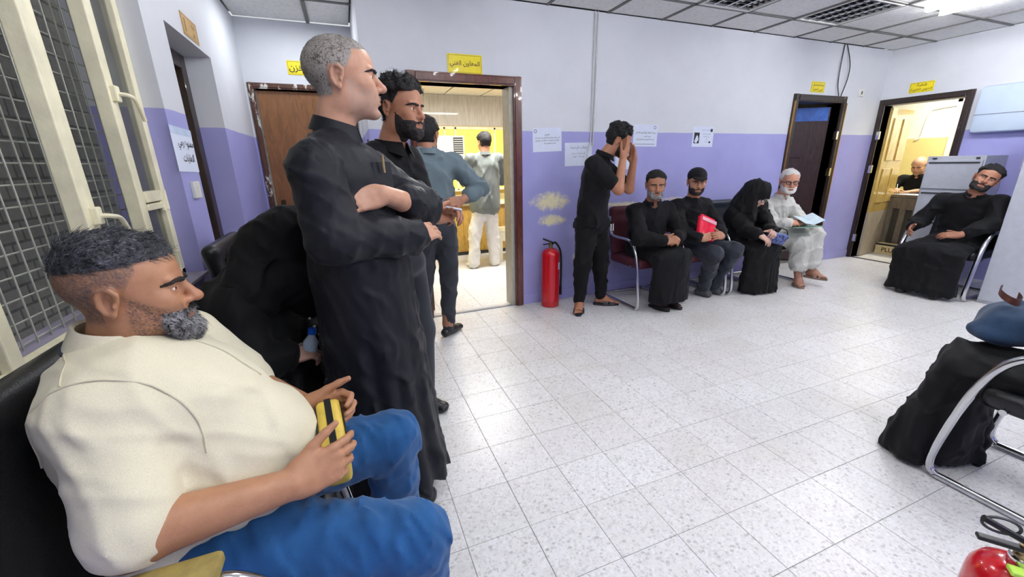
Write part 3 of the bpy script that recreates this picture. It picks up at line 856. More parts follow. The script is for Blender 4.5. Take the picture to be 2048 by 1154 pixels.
M_WORNFRAME = wood('worn_brown_frame_wood', (60, 36, 26), (96, 58, 38), 0.6, worn=((206, 204, 196), 0.56))
M_BROWNDOOR = wood('brown_door_wood', (112, 72, 38), (146, 96, 54), 0.55, worn=((206, 186, 160), 0.76))
M_DARKDOOR = wood('dark_panel_door_wood', (36, 24, 24), (66, 46, 44), 0.35)
M_CREAM = simple('cream_window_paint', (240, 234, 202), 0.5, var=0.1, scale=9, bump=0.25, bscale=60)
M_GLASSY = None
def dusty_glass():
    t = NT('dusty_window_glass'); p = t.pos()
    c = t.ramp(t.noise(9.0, 5, 0.65, p), [(0.3, lin((82, 84, 80))), (0.7, lin((120, 122, 116)))])
    t.col(c); t.set(0.25, 0, 0.5)
    t.b.inputs['Alpha'].default_value = 0.42
    return t.m
M_GLASSY = dusty_glass()
M_WIRE = simple('galvanised_wire', (176, 178, 168), 0.5, 0.3)
M_OUTSIDE = None
def block_wall():
    t = NT('dim_block_wall_outside'); p = t.pos()
    br = t.n.new('ShaderNodeTexBrick'); br.inputs['Scale'].default_value = 1.0
    br.inputs['Color1'].default_value = (*lin((142, 141, 137)), 1); br.inputs['Color2'].default_value = (*lin((166, 164, 158)), 1); br.inputs['Mortar'].default_value = (*lin((84, 84, 82)), 1)
    br.inputs['Mortar Size'].default_value = 0.008; br.inputs['Brick Width'].default_value = 0.22; br.inputs['Row Height'].default_value = 0.11
    sp = t.n.new('ShaderNodeSeparateXYZ'); cb = t.n.new('ShaderNodeCombineXYZ'); t.l(p, sp.inputs[0]); t.l(sp.outputs[1], cb.inputs[0]); t.l(sp.outputs[2], cb.inputs[1]); t.l(cb.outputs[0], br.inputs['Vector'])
    t.col(t.mix(0.4, br.outputs['Color'], t.ramp(t.noise(12, 5, 0.7, p), [(0.3, lin((96, 96, 94))), (0.7, lin((172, 170, 164)))])))
    t.set(0.9); return t.m
M_OUTSIDE = block_wall()
M_CHROME = simple('chrome_tube', (206, 208, 210), 0.16, 1.0, var=0.05)
M_BLACKLEATHER = simple('black_leatherette', (22, 23, 26), 0.34, bump=0.25, bscale=220, var=0.25)
M_BLUELEATHER = simple('dark_blue_leatherette', (38, 46, 58), 0.4, bump=0.25, bscale=220, var=0.2)
M_MAROON = simple('maroon_upholstery', (84, 32, 44), 0.7, bump=0.3, bscale=300)
M_PAPER = simple('white_paper', (214, 222, 240), 0.7, var=0.03)
M_INK = simple('black_ink', (28, 28, 34), 0.7)
M_INKFAINT = simple('grey_ink', (120, 126, 146), 0.7)
M_YELLOW = simple('yellow_sign_face', (240, 220, 24), 0.3, var=0.06, coat=0.3)
M_GOLDSIGN = simple('ochre_sign_face', (196, 152, 58), 0.35, var=0.08)
M_SIGNBROWN = simple('brown_sign_lettering', (96, 56, 14), 0.5)
M_SIGNBLACK = simple('black_sign_lettering', (20, 18, 14), 0.5)
M_WHITEPLASTIC = simple('white_plastic', (220, 220, 214), 0.4, var=0.05)
M_GREYMETAL = simple('light_grey_enamelled_steel', (176, 180, 190), 0.35, var=0.05)
M_DARKGREY = simple('dark_grey_metal', (54, 56, 60), 0.4)
M_BLACK = simple('black_plastic', (16, 16, 18), 0.4)

def structure(o, label=None):
    tag(o, label, None, None, 'structure'); return o

# floor: a slab of joint mortar with the terrazzo tiles laid on it, one by one
floor = structure(MB().box((XL - 0.3, -1.6, -0.08), (XR + 0.2, YA + 0.1, -0.0035)).build('floor', M_GROUT), 'speckled cream terrazzo tile floor with thin dark joints')
TS = 0.25
def tile_mesh(w=TS, name='tile'):
    mb = MB(); g = 0.0010; b = 0.0010; h = w / 2
    lo = [(-h + g, -h + g), (h - g, -h + g), (h - g, h - g), (-h + g, h - g)]; hi = [(x * (1 - b / h), y * (1 - b / h)) for x, y in lo]
    A = [mb.bm.verts.new((*p, -0.0035)) for p in lo]; B = [mb.bm.verts.new((*p, -0.0008)) for p in lo]; C = [mb.bm.verts.new((*p, 0.0)) for p in hi]
    for P, Q in ((A, B), (B, C)):
        for k in range(4): mb.bm.faces.new((P[k], P[(k + 1) % 4], Q[(k + 1) % 4], Q[k]))
    mb.bm.faces.new(C)
    return mb.mesh(name)
tile_me = tile_mesh(); tile_me.materials.append(M_TERRAZZO)
def px_of(p):
    d = Vector(p) - Vector((0, 0, CAM_H)); z = d.dot(_fw)
    if z < 0.1: return None
    return 1024 + F_PX * d.dot(_r2) / z, 577 - F_PX * d.dot(_u2) / z, z
spots = []
for i in range(-4, 27):
    for j in range(-4, 19):
        x, y = i * TS + TS / 2, 0.139 + j * TS + TS / 2
        if y - TS / 2 > YB and x > 0.21: continue
        q = px_of((x, y, 0))
        if x - TS / 2 > XR or y - TS / 2 > YA: continue
        inside = q is not None and -120 < q[0] < 2168 and -60 < q[1] < 1274
        spots.append((-(1.0 / (q[2] ** 3)) if inside else 1.0, x, y))
spots.sort()
rest = []
for n, (key, x, y) in enumerate(spots):
    if n < 300 and key < 0:
        o = bpy.data.objects.new('tile', tile_me); COL.objects.link(o); o.parent = floor
        o.location = (x, y, random.uniform(-0.0006, 0.0))
    else: rest.append((x, y))
def tiles_joined(name, pts, parent, w=TS):
    src = tile_mesh(w); vs, fs = [], []
    for x, y in pts:
        b = len(vs); vs += [(v.co.x + x, v.co.y + y, v.co.z) for v in src.vertices]; fs += [[b + k for k in p.vertices] for p in src.polygons]
    me = bpy.data.meshes.new(name); me.from_pydata(vs, [], fs)
    o = link(name, me, M_TERRAZZO, parent); o['kind'] = 'stuff'; return o
tiles_joined('tile_field', rest, floor)

# ceiling: suspended tiles in a bar grid
CEIL_X = [XR - 0.6 * k for k in range(13)]; CEIL_Y = [YB] + [3.14 - 0.6 * k for k in range(9)]
ceiling = structure(MB().box((XL - 0.2, -1.6, ZC + 0.06), (XR + 0.1, YA + 0.1, ZC + 0.12)).build('ceiling', M_DARKGREY), 'suspended ceiling of embossed off-white tiles in a thin grid')
LOUVRES = {(4.15, 2.54), (2.95, 2.54)}; LIT = {(4.75, 1.94), (1.15, 0.74), (1.15, -1.06), (2.95, 0.74), (2.95, -1.06), (4.75, 0.74), (-0.05, 0.14), (0.55, 1.94)}
ctile = {}
def ceil_tile(x0, x1, y0, y1):
    if x1 - x0 < 0.05 or y1 - y0 < 0.05: return
    w, d = round(x1 - x0, 3), round(y1 - y0, 3)
    if (w, d) not in ctile:
        me = MB().box((-w / 2 + 0.012, -d / 2 + 0.012, 0.004), (w / 2 - 0.012, d / 2 - 0.012, 0.02), 0.004).mesh('ceiling_tile'); me.materials.append(M_CEIL); ctile[(w, d)] = me
    o = bpy.data.objects.new('ceiling_tile', ctile[(w, d)]); COL.objects.link(o); o.parent = ceiling
    o.location = ((x0 + x1) / 2, (y0 + y1) / 2, ZC + random.uniform(-0.001, 0.003)); o.rotation_euler = (random.uniform(-.004, .004), random.uniform(-.004, .004), 0)
for a in range(12):
    x1, x0 = CEIL_X[a], max(CEIL_X[a + 1], XL)
    for b in range(8):
        y1, y0 = CEIL_Y[b], CEIL_Y[b + 1]
        if any(abs(x0 - lx) < 0.03 and abs(y0 - ly) < 0.03 for lx, ly in LOUVRES | LIT): continue
        ceil_tile(x0, x1, y0, y1)
for x in CEIL_X[1:]:
    if x > XL: MB().box((x - 0.012, CEIL_Y[-1], ZC - 0.004), (x + 0.012, YB, ZC + 0.006)).build('grid_bar', M_GRID, ceiling)
for y in CEIL_Y[1:]: MB().box((XL, y - 0.012, ZC - 0.004), (XR, y + 0.012, ZC + 0.006)).build('grid_bar', M_GRID, ceiling)
# alcove ceiling
for x0, x1 in ((XL, -0.15), (-0.15, 0.21)):
    for y0, y1 in ((3.556, 4.06), (4.06, YA)): ceil_tile(x0, x1, y0, y1)
MB().box((-0.165, 3.556, ZC - 0.004), (-0.135, YA, ZC + 0.006)).build('grid_bar', M_GRID, ceiling)
MB().box((XL, 4.045, ZC - 0.004), (0.21, 4.075, ZC + 0.006)).build('grid_bar', M_GRID, ceiling)

# walls
def wall_panel(mb, axis, at, thick, a0, a1, z0, z1, holes):
    """a wall plane as boxes around rectangular holes (a0, a1, z0, z1)"""
    cuts = sorted({a0, a1} | {v for h in holes for v in h[:2]})
    for u0, u1 in zip(cuts, cuts[1:]):
        hs = sorted([h for h in holes if h[0] <= u0 + 1e-6 and h[1] >= u1 - 1e-6], key=lambda h: h[2]); z = z0
        for h in hs + [None]:
            top = z1 if h is None else h[2]
            if top > z + 1e-4:
                lo, hi = ((u0, at, z), (u1, at + thick, top)) if axis == 'x' else ((at, u0, z), (at + thick, u1, top))
                mb.box([min(a, b) for a, b in zip(lo, hi)], [max(a, b) for a, b in zip(lo, hi)])
            if h is not None: z = h[3]
    return mb
D1 = (0.60, 1.425, 0.0, 1.985)       # technical office door opening
D2 = (4.98, 5.76, 0.0, 1.99)         # door beside the corner
wall_back = structure(wall_panel(MB(), 'x', YB, WT, 0.21, XR + 0.2, 0, ZC, [D1, D2]).build('wall_back', M_WALL), 'long back wall, white above and lilac below')
D3 = (2.74, 3.50, 0.0, 1.98)         # legal office
wall_right = structure(wall_panel(MB(), 'y', XR, WT, -1.6, YB, 0, ZC, [D3]).build('wall_right', M_WALL), 'right wall, white above and lilac below')
WIN = (0.30, 2.515, 0.83, 2.30); D4 = (2.80, 3.60, 0.0, 2.07)
wall_left = structure(wall_panel(MB(), 'y', XL, -0.28, -1.6, YA, 0, ZC, [WIN, D4]).build('wall_left', M_WALL), 'left wall with a deep window recess and doorway')
D5 = (-0.70, 0.13, 0.0, 2.05)
wall_alcove = structure(wall_panel(MB(), 'x', YA, WT, XL - 0.3, 0.21, 0, ZC, [D5]).build('wall_alcove', M_WALL), 'end wall of the narrow alcove')
wall_alcove_side = structure(MB().box((0.21, YB + WT, 0), (0.37, YA + WT, ZC)).build('wall_alcove_side', M_WALL), 'short return wall of the alcove')
wall_rear = structure(MB().box((XL - 0.3, -1.75, 0), (XR + 0.2, -1.6, ZC)).build('wall_rear', M_WALL), 'wall behind the viewer')

for nm, lo, hi in (('baseboard_back', (1.50, YB - 0.010, 0), (4.90, YB, 0.10)), ('baseboard_back_corner', (5.84, YB - 0.010, 0), (XR, YB, 0.10)), ('baseboard_alcove', (XL, 3.62, 0), (XL + 0.01, YA, 0.10)), ('baseboard_back_left', (0.21, YB - 0.010, 0), (0.52, YB, 0.10))):
    structure(MB().box(lo, hi, 0.002).build(nm, M_WALL), 'low lilac-painted skirting along the wall')

# doors and their frames
def door_frame(name, axis, at, a0, a1, top, w, proud, depth, mat, label, steps=2):
    """architrave around an opening: two jambs and a head, each moulded in steps"""
    root = empty(name, ((a0 + a1) / 2, at, 0) if axis == 'x' else (at, (a0 + a1) / 2, 0)); structure(root, label)
    def piece(nm, u0, u1, z0, z1):
        mb = MB()
        for k in range(steps + 1):
            i = 0.012 * k; pr = proud * (1 - 0.35 * abs(k - 1)); 
            q0, q1 = (u0 + i, u1 - i) if nm == 'jamb' else (u0, u1)
            zz0, zz1 = (z0, z1) if nm == 'jamb' else (z0 + i, z1 - i)
            o = root.location
            if axis == 'x': mb.box((q0 - o.x, -pr, zz0), (q1 - o.x, depth, zz1), 0.003)
            else: mb.box((-pr if proud > 0 else depth, q0 - o.y, zz0), (depth if proud > 0 else -pr, q1 - o.y, zz1), 0.003)
        return mb.build(nm, mat, root)
    piece('jamb', a0 - w, a0, 0, top + w); piece('jamb', a1, a1 + w, 0, top + w); piece('head_jamb', a0, a1, top, top + w)
    return root
door_1 = door_frame('door_1', 'x', YB, D1[0], D1[1], D1[3], 0.075, 0.030, WT, M_DOORFRAME, 'glossy reddish brown door frame of the office in the middle')
MB().box((D1[1] - 0.032 - 1.0125, 0.01, 0), (D1[1] - 1.0125, WT + 0.02, D1[3])).build('jamb_lining', simple('pale_metal_lining', (176, 172, 158), 0.4), door_1)
MB().box((D1[0] - 1.0125, 0.0, 0.0), (D1[1] - 1.0125, 0.035, 0.008)).build('threshold', simple('aluminium_threshold', (150, 156, 166), 0.35, 0.6), door_1)
# its leaf stands open inside the office, hinged on the left
lf = MB().box((D1[0] - 1.0125 + 0.005, WT, 0.01), (D1[0] - 1.0125 + 0.045, WT + 0.78, 1.97), 0.004).build('door_leaf', M_DARKFRAME, door_1)

door_2 = door_frame('door_2', 'x', YB, D2[0], D2[1], D2[3], 0.075, 0.028, WT, M_DARKFRAME, 'dark brown door frame beside the room corner')
MB().box((D2[0] - 0.072 - 5.37, -0.033, 0), (D2[0] - 0.060 - 5.37, -0.02, D2[3])).build('brass_edge', simple('brass_strip', (170, 130, 70), 0.3, 0.8), door_2)
MB().box((D2[1] + 0.062 - 5.37, -0.033, 0), (D2[1] + 0.074 - 5.37, -0.02, D2[3])).build('brass_edge', bpy.data.materials['brass_strip'], door_2)
# leaf ajar, turned into the room behind
leaf = empty('door_leaf_pivot', (5.76 - 5.37 - 0.02, 0.10, 0)); leaf.name = 'door_leaf'; leaf.parent = door_2; leaf.rotation_euler = (0, 0, math.radians(-28))
MB().box((-0.74, -0.02, 0.01), (0, 0.02, 1.96), 0.003).build('slab', M_DARKDOOR, leaf)
for (a, b, c, d) in ((-0.66, -0.50, 1.50, 1.68), (-0.48, -0.26, 1.36, 1.68), (-0.66, -0.26, 1.10, 1.30), (-0.66, -0.50, 0.84, 1.04), (-0.48, -0.26, 0.70, 1.04), (-0.66, -0.26, 0.12, 0.64)):
    MB().box((a, -0.032, c), (b, -0.018, d), 0.006).build('panel', M_DARKDOOR, leaf)
M_FILM = simple('blue_protective_film', (70, 110, 190), 0.15, var=0.3, scale=9, coat=0.6)
MB().box((-0.735, -0.026, 1.80), (-0.02, -0.0195, 1.955)).build('plastic_film', M_FILM, leaf)
for z in (1.62, 1.18, 0.3):
    MB().box((5.76 - 5.37 - 0.012, -0.032, z - 0.05), (5.76 - 5.37 + 0.02, 0.012, z + 0.05), 0.003).build('hinge', M_CHROME, door_2)

door_3 = door_frame('door_3', 'y', XR, D3[0], D3[1], D3[3], 0.07, 0.028, WT, M_DARKFRAME, 'dark worn door frame of the legal affairs office')
o3 = (D3[0] + D3[1]) / 2
leaf3 = empty('door_leaf', (0.13, D3[1] - o3 - 0.01, 0)); leaf3.parent = door_3; leaf3.rotation_euler = (0, 0, math.radians(100))
M_YELDOOR = wood('varnished_ochre_door_wood', (170, 140, 72), (214, 186, 112), 0.2, coat=0.6, worn=((226, 214, 170), 0.70))
M_LOWDOOR = wood('bleached_door_foot_wood', (150, 140, 126), (186, 176, 160), 0.5)
MB().box((-0.02, -0.74, 0.62), (0.02, 0, 1.96), 0.003).build('slab', M_YELDOOR, leaf3); MB().box((-0.02, -0.74, 0.01), (0.02, 0, 0.62), 0.003).build('kick_panel', M_LOWDOOR, leaf3)
for z0, z1 in ((1.30, 1.84), (0.74, 1.20)):
    for y0, y1 in ((-0.66, -0.42), (-0.34, -0.10)): MB().box((-0.034, y0, z0), (-0.018, y1, z1), 0.006).build('panel', M_YELDOOR, leaf3)
for z in (1.62, 1.20, 0.28):
    MB().box((-0.034, D3[1] - o3 - 0.022, z - 0.05), (-0.004, D3[1] - o3 + 0.016, z + 0.05), 0.003).build('hinge', M_CHROME, door_3)
MB().box((0.0, D3[0] - o3, 0), (0.03, D3[1] - o3, 0.008)).build('threshold', M_DARKGREY, door_3)

door_4 = empty('door_4', (XL, 3.2, 0)); structure(door_4, 'narrow dark-framed doorway sunk in the left wall')
M_KHAKI = wood('khaki_door_wood', (150, 142, 110), (178, 170, 134), 0.6)
MB().box((-0.27, 0.31, 0), (-0.15, 0.40, 2.07), 0.004).build('jamb', M_DARKFRAME, door_4); MB().box((-0.27, -0.40, 0), (-0.15, -0.33, 2.07), 0.004).build('jamb', M_DARKFRAME, door_4)
MB().box((-0.27, -0.33, 1.98), (-0.15, 0.31, 2.07), 0.004).build('head_jamb', M_DARKFRAME, door_4)
MB().box((-0.25, -0.33, 0.01), (-0.21, 0.31, 1.98), 0.003).build('door_leaf', M_KHAKI, door_4)
MB().box((-0.205, 0.25, 0.94), (-0.19, 0.30, 1.10), 0.003).build('lock_plate', M_DARKGREY, door_4)

door_5 = door_frame('door_5', 'x', YA, D5[0] + 0.02, D5[1], D5[3], 0.05, 0.02, WT, M_WORNFRAME, 'old brown store door with a worn frame in the alcove', 1)
c5 = (D5[0] + 0.02 + D5[1]) / 2
dl = MB().box((D5[0] + 0.03 - c5, 0.03, 0.01), (D5[1] - c5, 0.07, 2.04), 0.003).build('door_leaf', M_BROWNDOOR, door_5)
MB().box((D5[0] + 0.075 - c5, 0.015, 0.80), (D5[0] + 0.115 - c5, 0.032, 1.05), 0.004).build('lock_plate', simple('bronze_plate', (72, 52, 36), 0.4, 0.6), dl)
MB().tube([(D5[0] + 0.095 - c5, 0.02, 0.95), (D5[0] + 0.095 - c5, -0.03, 0.95), (D5[0] + 0.20 - c5, -0.03, 0.945)], 0.008).build('handle', bpy.data.materials['bronze_plate'], dl, True)

# the steel casement window on the left wall
window_1 = empty('window_1', (-0.85, 1.4, 0)); structure(window_1, 'cream steel casement window with a wire mesh behind the panes')
def wbox(nm, y0, y1, z0, z1, x0=-0.022, x1=0.022, mat=M_CREAM, par=window_1, bev=0.004):
    return MB().box((x0, y0 - 1.4, z0), (x1, y1 - 1.4, z1), bev).build(nm, mat, par)
wbox('outer_frame', 2.47, 2.515, 0.83, 2.30); wbox('outer_frame', 0.30, 0.345, 0.83, 2.30); wbox('outer_frame', 0.30, 2.515, 2.255, 2.30); wbox('outer_frame', 0.30, 2.515, 0.83, 0.875)
wbox('stile', 2.195, 2.235, 0.87, 2.26, -0.02, 0.03); wbox('stile', 2.238, 2.275, 0.87, 2.26)
wbox('stile', 1.785, 1.830, 0.87, 2.26, -0.02, 0.03); wbox('stile', 1.834, 1.878, 0.87, 2.26)
wbox('stile', 1.30, 1.345, 0.87, 2.26); wbox('stile', 0.80, 0.845, 0.87, 2.26)
wbox('transom', 2.275, 2.47, 1.215, 1.262, -0.02, 0.028); wbox('transom', 2.275, 2.47, 1.180, 1.208, -0.02, 0.028)
for y0, y1, z0, z1 in ((2.275, 2.47, 1.262, 2.26), (2.275, 2.47, 0.875, 1.18), (0.845, 1.30, 0.875, 2.255), (0.345, 0.80, 0.875, 2.255)):
    wbox('pane', y0, y1, z0, z1, -0.004, 0.0, M_GLASSY, window_1, 0)
for (yy, zz) in ((1.833, 1.205), (2.225, 1.645)):
    hb = MB().box((0.028, yy - 0.018 - 1.4, zz - 0.03), (0.050, yy + 0.018 - 1.4, zz + 0.03), 0.005).build('latch', M_CREAM, window_1)
    MB().tube(spline([(0.045, yy - 1.4, zz), (0.075, yy + 0.01 - 1.4, zz - 0.004), (0.082, yy + 0.05 - 1.4, zz - 0.02), (0.078, yy + 0.10 - 1.4, zz - 0.09)], 5), 0.008, 8).build('latch_handle', M_CREAM, hb, True)
mb = MB()
for k in range(34):
    y = 0.32 + k * 0.065
    if y < 2.5: mb.tube([(-0.10, y - 1.4, 0.84), (-0.10, y - 1.4, 2.29)], 0.0028, 5)
for k in range(23): mb.tube([(-0.104, 0.31 - 1.4, 0.86 + k * 0.065), (-0.104, 2.51 - 1.4, 0.86 + k * 0.065)], 0.0028, 5)
wm = mb.build('wire_mesh', M_WIRE, window_1); wm['kind'] = 'stuff'
for yy in (2.44, 2.49):
    MB().tube([(0.02, yy - 1.4, 1.17), (0.02, yy - 1.4, 1.26)], 0.011, 8).build('hinge', M_CREAM, window_1, True)
outer = structure(MB().box((-1.75, -1.6, 0), (-1.70, 9.0, 4.5)).build('wall_outside', M_OUTSIDE), 'dim grey block wall outside the window')
structure(MB().box((XL - 0.27, 0.305, 0.829), (XL + 0.02, 2.510, 0.846), 0.003).build('trim_1', M_REVEAL), 'window sill board')

# rooms beyond the doors
structure(wall_panel(MB(), 'x', 6.85, 0.1, 0.0, 3.9, 0, 2.40, []).build('wall_office_back', M_WALL_OFFICE), 'end wall of the office in the middle')
structure(MB().box((0.37, YB + WT, 0), (0.47, 6.85, 2.40)).build('wall_office_left', M_WALL_OFFICE)); structure(MB().box((3.6, YB + WT, 0), (3.7, 6.85, 2.40)).build('wall_office_right', M_WALL_OFFICE))
office_floor = structure(MB().box((0.37, YB, -0.08), (3.7, 6.95, -0.0035)).build('floor_office', M_GROUT), 'terrazzo floor of the office in the middle')
tiles_joined('tile_field', [(0.5 + i * 0.4, 3.842 + j * 0.4) for i in range(8) for j in range(8)], office_floor, 0.4)
oc = structure(MB().box((0.37, YB + WT, 2.46), (3.7, 6.95, 2.52)).build('ceiling_office', M_DARKGREY), 'tiled ceiling of the office in the middle')
for i in range(6):
    for j in range(6):
        me = ctile[(0.6, 0.6)]; o = bpy.data.objects.new('ceiling_tile', me); COL.objects.link(o); o.parent = oc; o.location = (0.67 + i * 0.6, 3.99 + j * 0.6, 2.40)
structure(wall_panel(MB(), 'y', 8.7, 0.1, 1.9, 5.6, 0, ZC, [(3.25, 3.69, 1.05, 2.16)]).build('wall_legal_back', M_WALL_OFFICE), 'end wall of the legal office, white over yellow')
structure(MB().box((XR + WT, 5.5, 0), (8.8, 5.6, ZC)).build('wall_legal_left', M_WALL_OFFICE)); structure(MB().box((XR + WT, 1.9, 0), (8.8, 2.0, ZC)).build('wall_legal_right', M_WALL_OFFICE))
lo_f = structure(MB().box((XR, 1.9, -0.08), (8.8, 5.6, -0.0035)).build('floor_legal', M_GROUT), 'pale floor of the legal office')
tiles_joined('tile_field', [(6.877 + i * 0.25, 2.0 + j * 0.25) for i in range(9) for j in range(14)], lo_f)
structure(MB().box((XR + WT, 1.9, ZC), (8.8, 5.6, ZC + 0.06)).build('ceiling_legal', M_CEIL), 'plain ceiling of the legal office')
structure(MB().box((4.5, 5.2, 0), (6.71, 5.3, ZC)).build('wall_side_room', M_WALL_OFFICE)); structure(MB().box((4.3, YB + WT, 0), (4.4, 5.3, ZC)).build('wall_side_room_left', M_WALL_OFFICE))
structure(MB().box((4.3, YB, -0.08), (6.71, 5.3, -0.004)).build('floor_side_room', M_TERRAZZO)); structure(MB().box((4.3, YB + WT, ZC), (6.71, 5.3, ZC + 0.06)).build('ceiling_side_room', M_CEIL))
structure(MB().box((XR, YB + WT, 0), (XR + WT, 5.6, ZC)).build('wall_between_offices', M_WALL_OFFICE))
window_2 = empty('window_2', (8.7, 3.47, 1.6)); structure(window_2, 'narrow window with a pale blind in the legal office')
MB().box((-0.02, -0.24, -0.58), (0.02, -0.20, 0.58), 0.004).build('frame', M_WHITEPLASTIC, window_2); MB().box((-0.02, 0.18, -0.58), (0.02, 0.24, 0.58), 0.004).build('frame', M_WHITEPLASTIC, window_2); MB().box((-0.02, -0.24, 0.52), (0.02, 0.24, 0.58), 0.004).build('frame', M_WHITEPLASTIC, window_2)
MB().box((0.03, -0.2, -0.56), (0.035, 0.2, 0.55)).build('pane', simple('grey_window_glass', (120, 124, 118), 0.2), window_2)
MB().box((0.005, -0.2, -0.56), (0.02, 0.02, 0.40), 0.003).build('blind', simple('pale_blind_cloth', (236, 236, 226), 0.8), window_2)
structure(MB().tube(spline([(8.69, 4.12, 1.60), (8.69, 4.06, 1.66), (8.69, 4.02, 1.98), (8.69, 3.90, 2.06), (8.69, 3.2, 2.10)], 8), 0.010, 8).build('trim_2', M_WHITEPLASTIC, None, True), 'thin white conduit along the legal office wall')
# ------------------------------------------------------------------ lamps in the ceiling
def tubes(t, w, power):
    nm = 'lit_tube_%d' % power; tm = bpy.data.materials.get(nm) or emit(nm, (250, 250, 253), float(power))
    for k in range(2):
        x = -0.12 + 0.24 * k
        MB().tube([(x, -w + 0.03, -0.045), (x, w - 0.03, -0.045)], 0.015, 12).build('tube', tm, t, True)
        for s in (-1, 1): MB().box((x - 0.014, s * (w - 0.03) - 0.012, -0.062), (x + 0.014, s * (w - 0.03) + 0.012, 0.0), 0.003).build('lamp_holder', M_WHITEPLASTIC, t)
    return t
def louvre(x0, y0, lit, label):
    t = empty('ceiling_light', (x0 + 0.3, y0 + 0.3, ZC)); tag(t, label, 'ceiling light', 'square louvred ceiling lights')
    w = 0.285
    for a, b, c, d in ((-w, -w, w, -w + 0.02), (-w, w - 0.02, w, w), (-w, -w + 0.02, -w + 0.02, w - 0.02), (w - 0.02, -w + 0.02, w, w - 0.02)):
        MB().box((a, b, -0.006), (c, d, 0.05), 0.002).build('frame_side', M_WHITEPLASTIC, t)
    MB().box((-w, -w, 0.045), (w, w, 0.055)).build('reflector', simple('grey_reflector', (120, 122, 128), 0.3, 0.5) if 'grey_reflector' not in bpy.data.materials else bpy.data.materials['grey_reflector'], t)
    if lit: return tubes(t, w, lit)
    for k in range(3):
        MB().box((-w + 0.14 * (k + 1) - 0.008, -w + 0.02, 0.0), (-w + 0.14 * (k + 1) + 0.008, w - 0.02, 0.040), 0.003).build('louvre_blade', M_CHROME, t)
    me = None
    for k in range(9):
        y = -w + 0.057 * (k + 1)
        if me is None: me = MB().box((-w + 0.02, -0.004, 0.006), (w - 0.02, 0.004, 0.036)).mesh('louvre_slat'); me.materials.append(M_DARKGREY if not lit else M_CHROME)
        o = bpy.data.objects.new('louvre_slat', me); COL.objects.link(o); o.parent = t; o.location = (0, y, 0)
    for k in range(4):
        MB().tube([(-0.21 + 0.14 * k, -w + 0.03, 0.024), (-0.21 + 0.14 * k, w - 0.03, 0.024)], 0.012, 10).build('tube', M_WHITEPLASTIC, t, True)
    return t
louvre(4.15, 2.54, False, 'unlit square louvred ceiling light, the one fully in view')
louvre(2.95, 2.54, False, 'unlit square louvred ceiling light at the top edge of the photo')
louvre(4.75, 1.94, 70, 'lit fluorescent ceiling light glaring near the top right corner')
for lx, ly, pw, lb in ((1.15, 0.74, 20, 'added unseen two-tube ceiling light over the middle of the open floor'), (1.15, -1.06, 95, 'added unseen two-tube ceiling light behind the camera'), (2.95, 0.74, 85, 'added unseen two-tube ceiling light above the chair at the right edge'),
                       (2.95, -1.06, 80, 'added unseen two-tube ceiling light behind the chair at the right edge'), (4.75, 0.74, 80, 'added unseen two-tube ceiling light in front of the steel cupboard'), (-0.05, 0.14, 52, 'unseen two-tube ceiling light added to brighten the left side, above the man in the polo shirt'), (0.55, 1.94, 48, 'unseen two-tube ceiling light added to brighten the back wall, in front of the middle office door')):
    louvre(lx, ly, pw, lb)  # unseen fittings, added above and behind the view to brighten the room

# ------------------------------------------------------------------ signs and notices
def on_back(x, z, off=0.004): return Matrix.Translation((x, YB - off, z)) @ Matrix.Rotation(PI / 2, 4, 'X')
def on_right(y, z, off=0.004): return Matrix.Translation((XR - off, y, z)) @ Matrix.Rotation(-PI / 2, 4, 'Z') @ Matrix.Rotation(PI / 2, 4, 'X')
def on_left(y, z, off=0.004): return Matrix.Translation((XL + off, y, z)) @ Matrix.Rotation(PI / 2, 4, 'Z') @ Matrix.Rotation(PI / 2, 4, 'X')
def plate(name, M, w, h, lines, face, ink, label, cat, border=True, bold=0.012, rot=0.0, thick=0.004, back=None):
    M = M @ Matrix.Rotation(rot, 4, 'Z')
    t = bpy.data.objects.new(name, None); COL.objects.link(t); t.empty_display_size = 0.05; t.matrix_world = M; tag(t, label, cat)
    MB().box((-w / 2, -h / 2, -thick), (w / 2, h / 2, 0), 0.0008).build('board' if cat == 'sign' else 'sheet', face, t)
    if border:
        mb = MB(); i = 0.008; b = 0.0022
        for a, c, d, e in ((-w / 2 + i, -h / 2 + i, w / 2 - i, -h / 2 + i + b), (-w / 2 + i, h / 2 - i - b, w / 2 - i, h / 2 - i), (-w / 2 + i, -h / 2 + i, -w / 2 + i + b, h / 2 - i), (w / 2 - i - b, -h / 2 + i, w / 2 - i, h / 2 - i)):
            mb.box((a, c, 0), (d, e, 0.0006))
        mb.build('border', ink, t)
    if lines: lettering('lettering', lines, ink, t, Matrix.Translation((0, 0, 0.001)), w, bold=bold)
    return t
plate('door_sign', on_back(1.01, 2.131), 0.29, 0.142, [('المعاون الفني', 0, 0.004, 0.062)], M_YELLOW, M_SIGNBROWN, 'yellow sign with brown lettering above the middle office door', 'sign')
plate('door_sign', Matrix.Translation((-0.262, YA - 0.004, 2.24)) @ Matrix.Rotation(PI / 2, 4, 'X'), 0.235, 0.12, [('المخزن', 0.0, 0.0, 0.075)], M_YELLOW, M_SIGNBLACK, 'yellow sign above the brown store door in the alcove', 'sign')
plate('door_sign', on_back(5.285, 2.15), 0.235, 0.115, [('وحدة استقبال', 0, 0.024, 0.036), ('أمين الحقيبة', 0, -0.024, 0.036)], M_YELLOW, M_SIGNBLACK, 'small yellow two-line sign above the dark door beside the corner', 'sign')
plate('door_sign', on_right(3.17, 2.146), 0.235, 0.115, [('شعبة', 0, 0.026, 0.046), ('الشؤون القانونية', 0, -0.024, 0.040)], M_YELLOW, M_SIGNBLACK, 'yellow sign above the open legal affairs office door', 'sign')
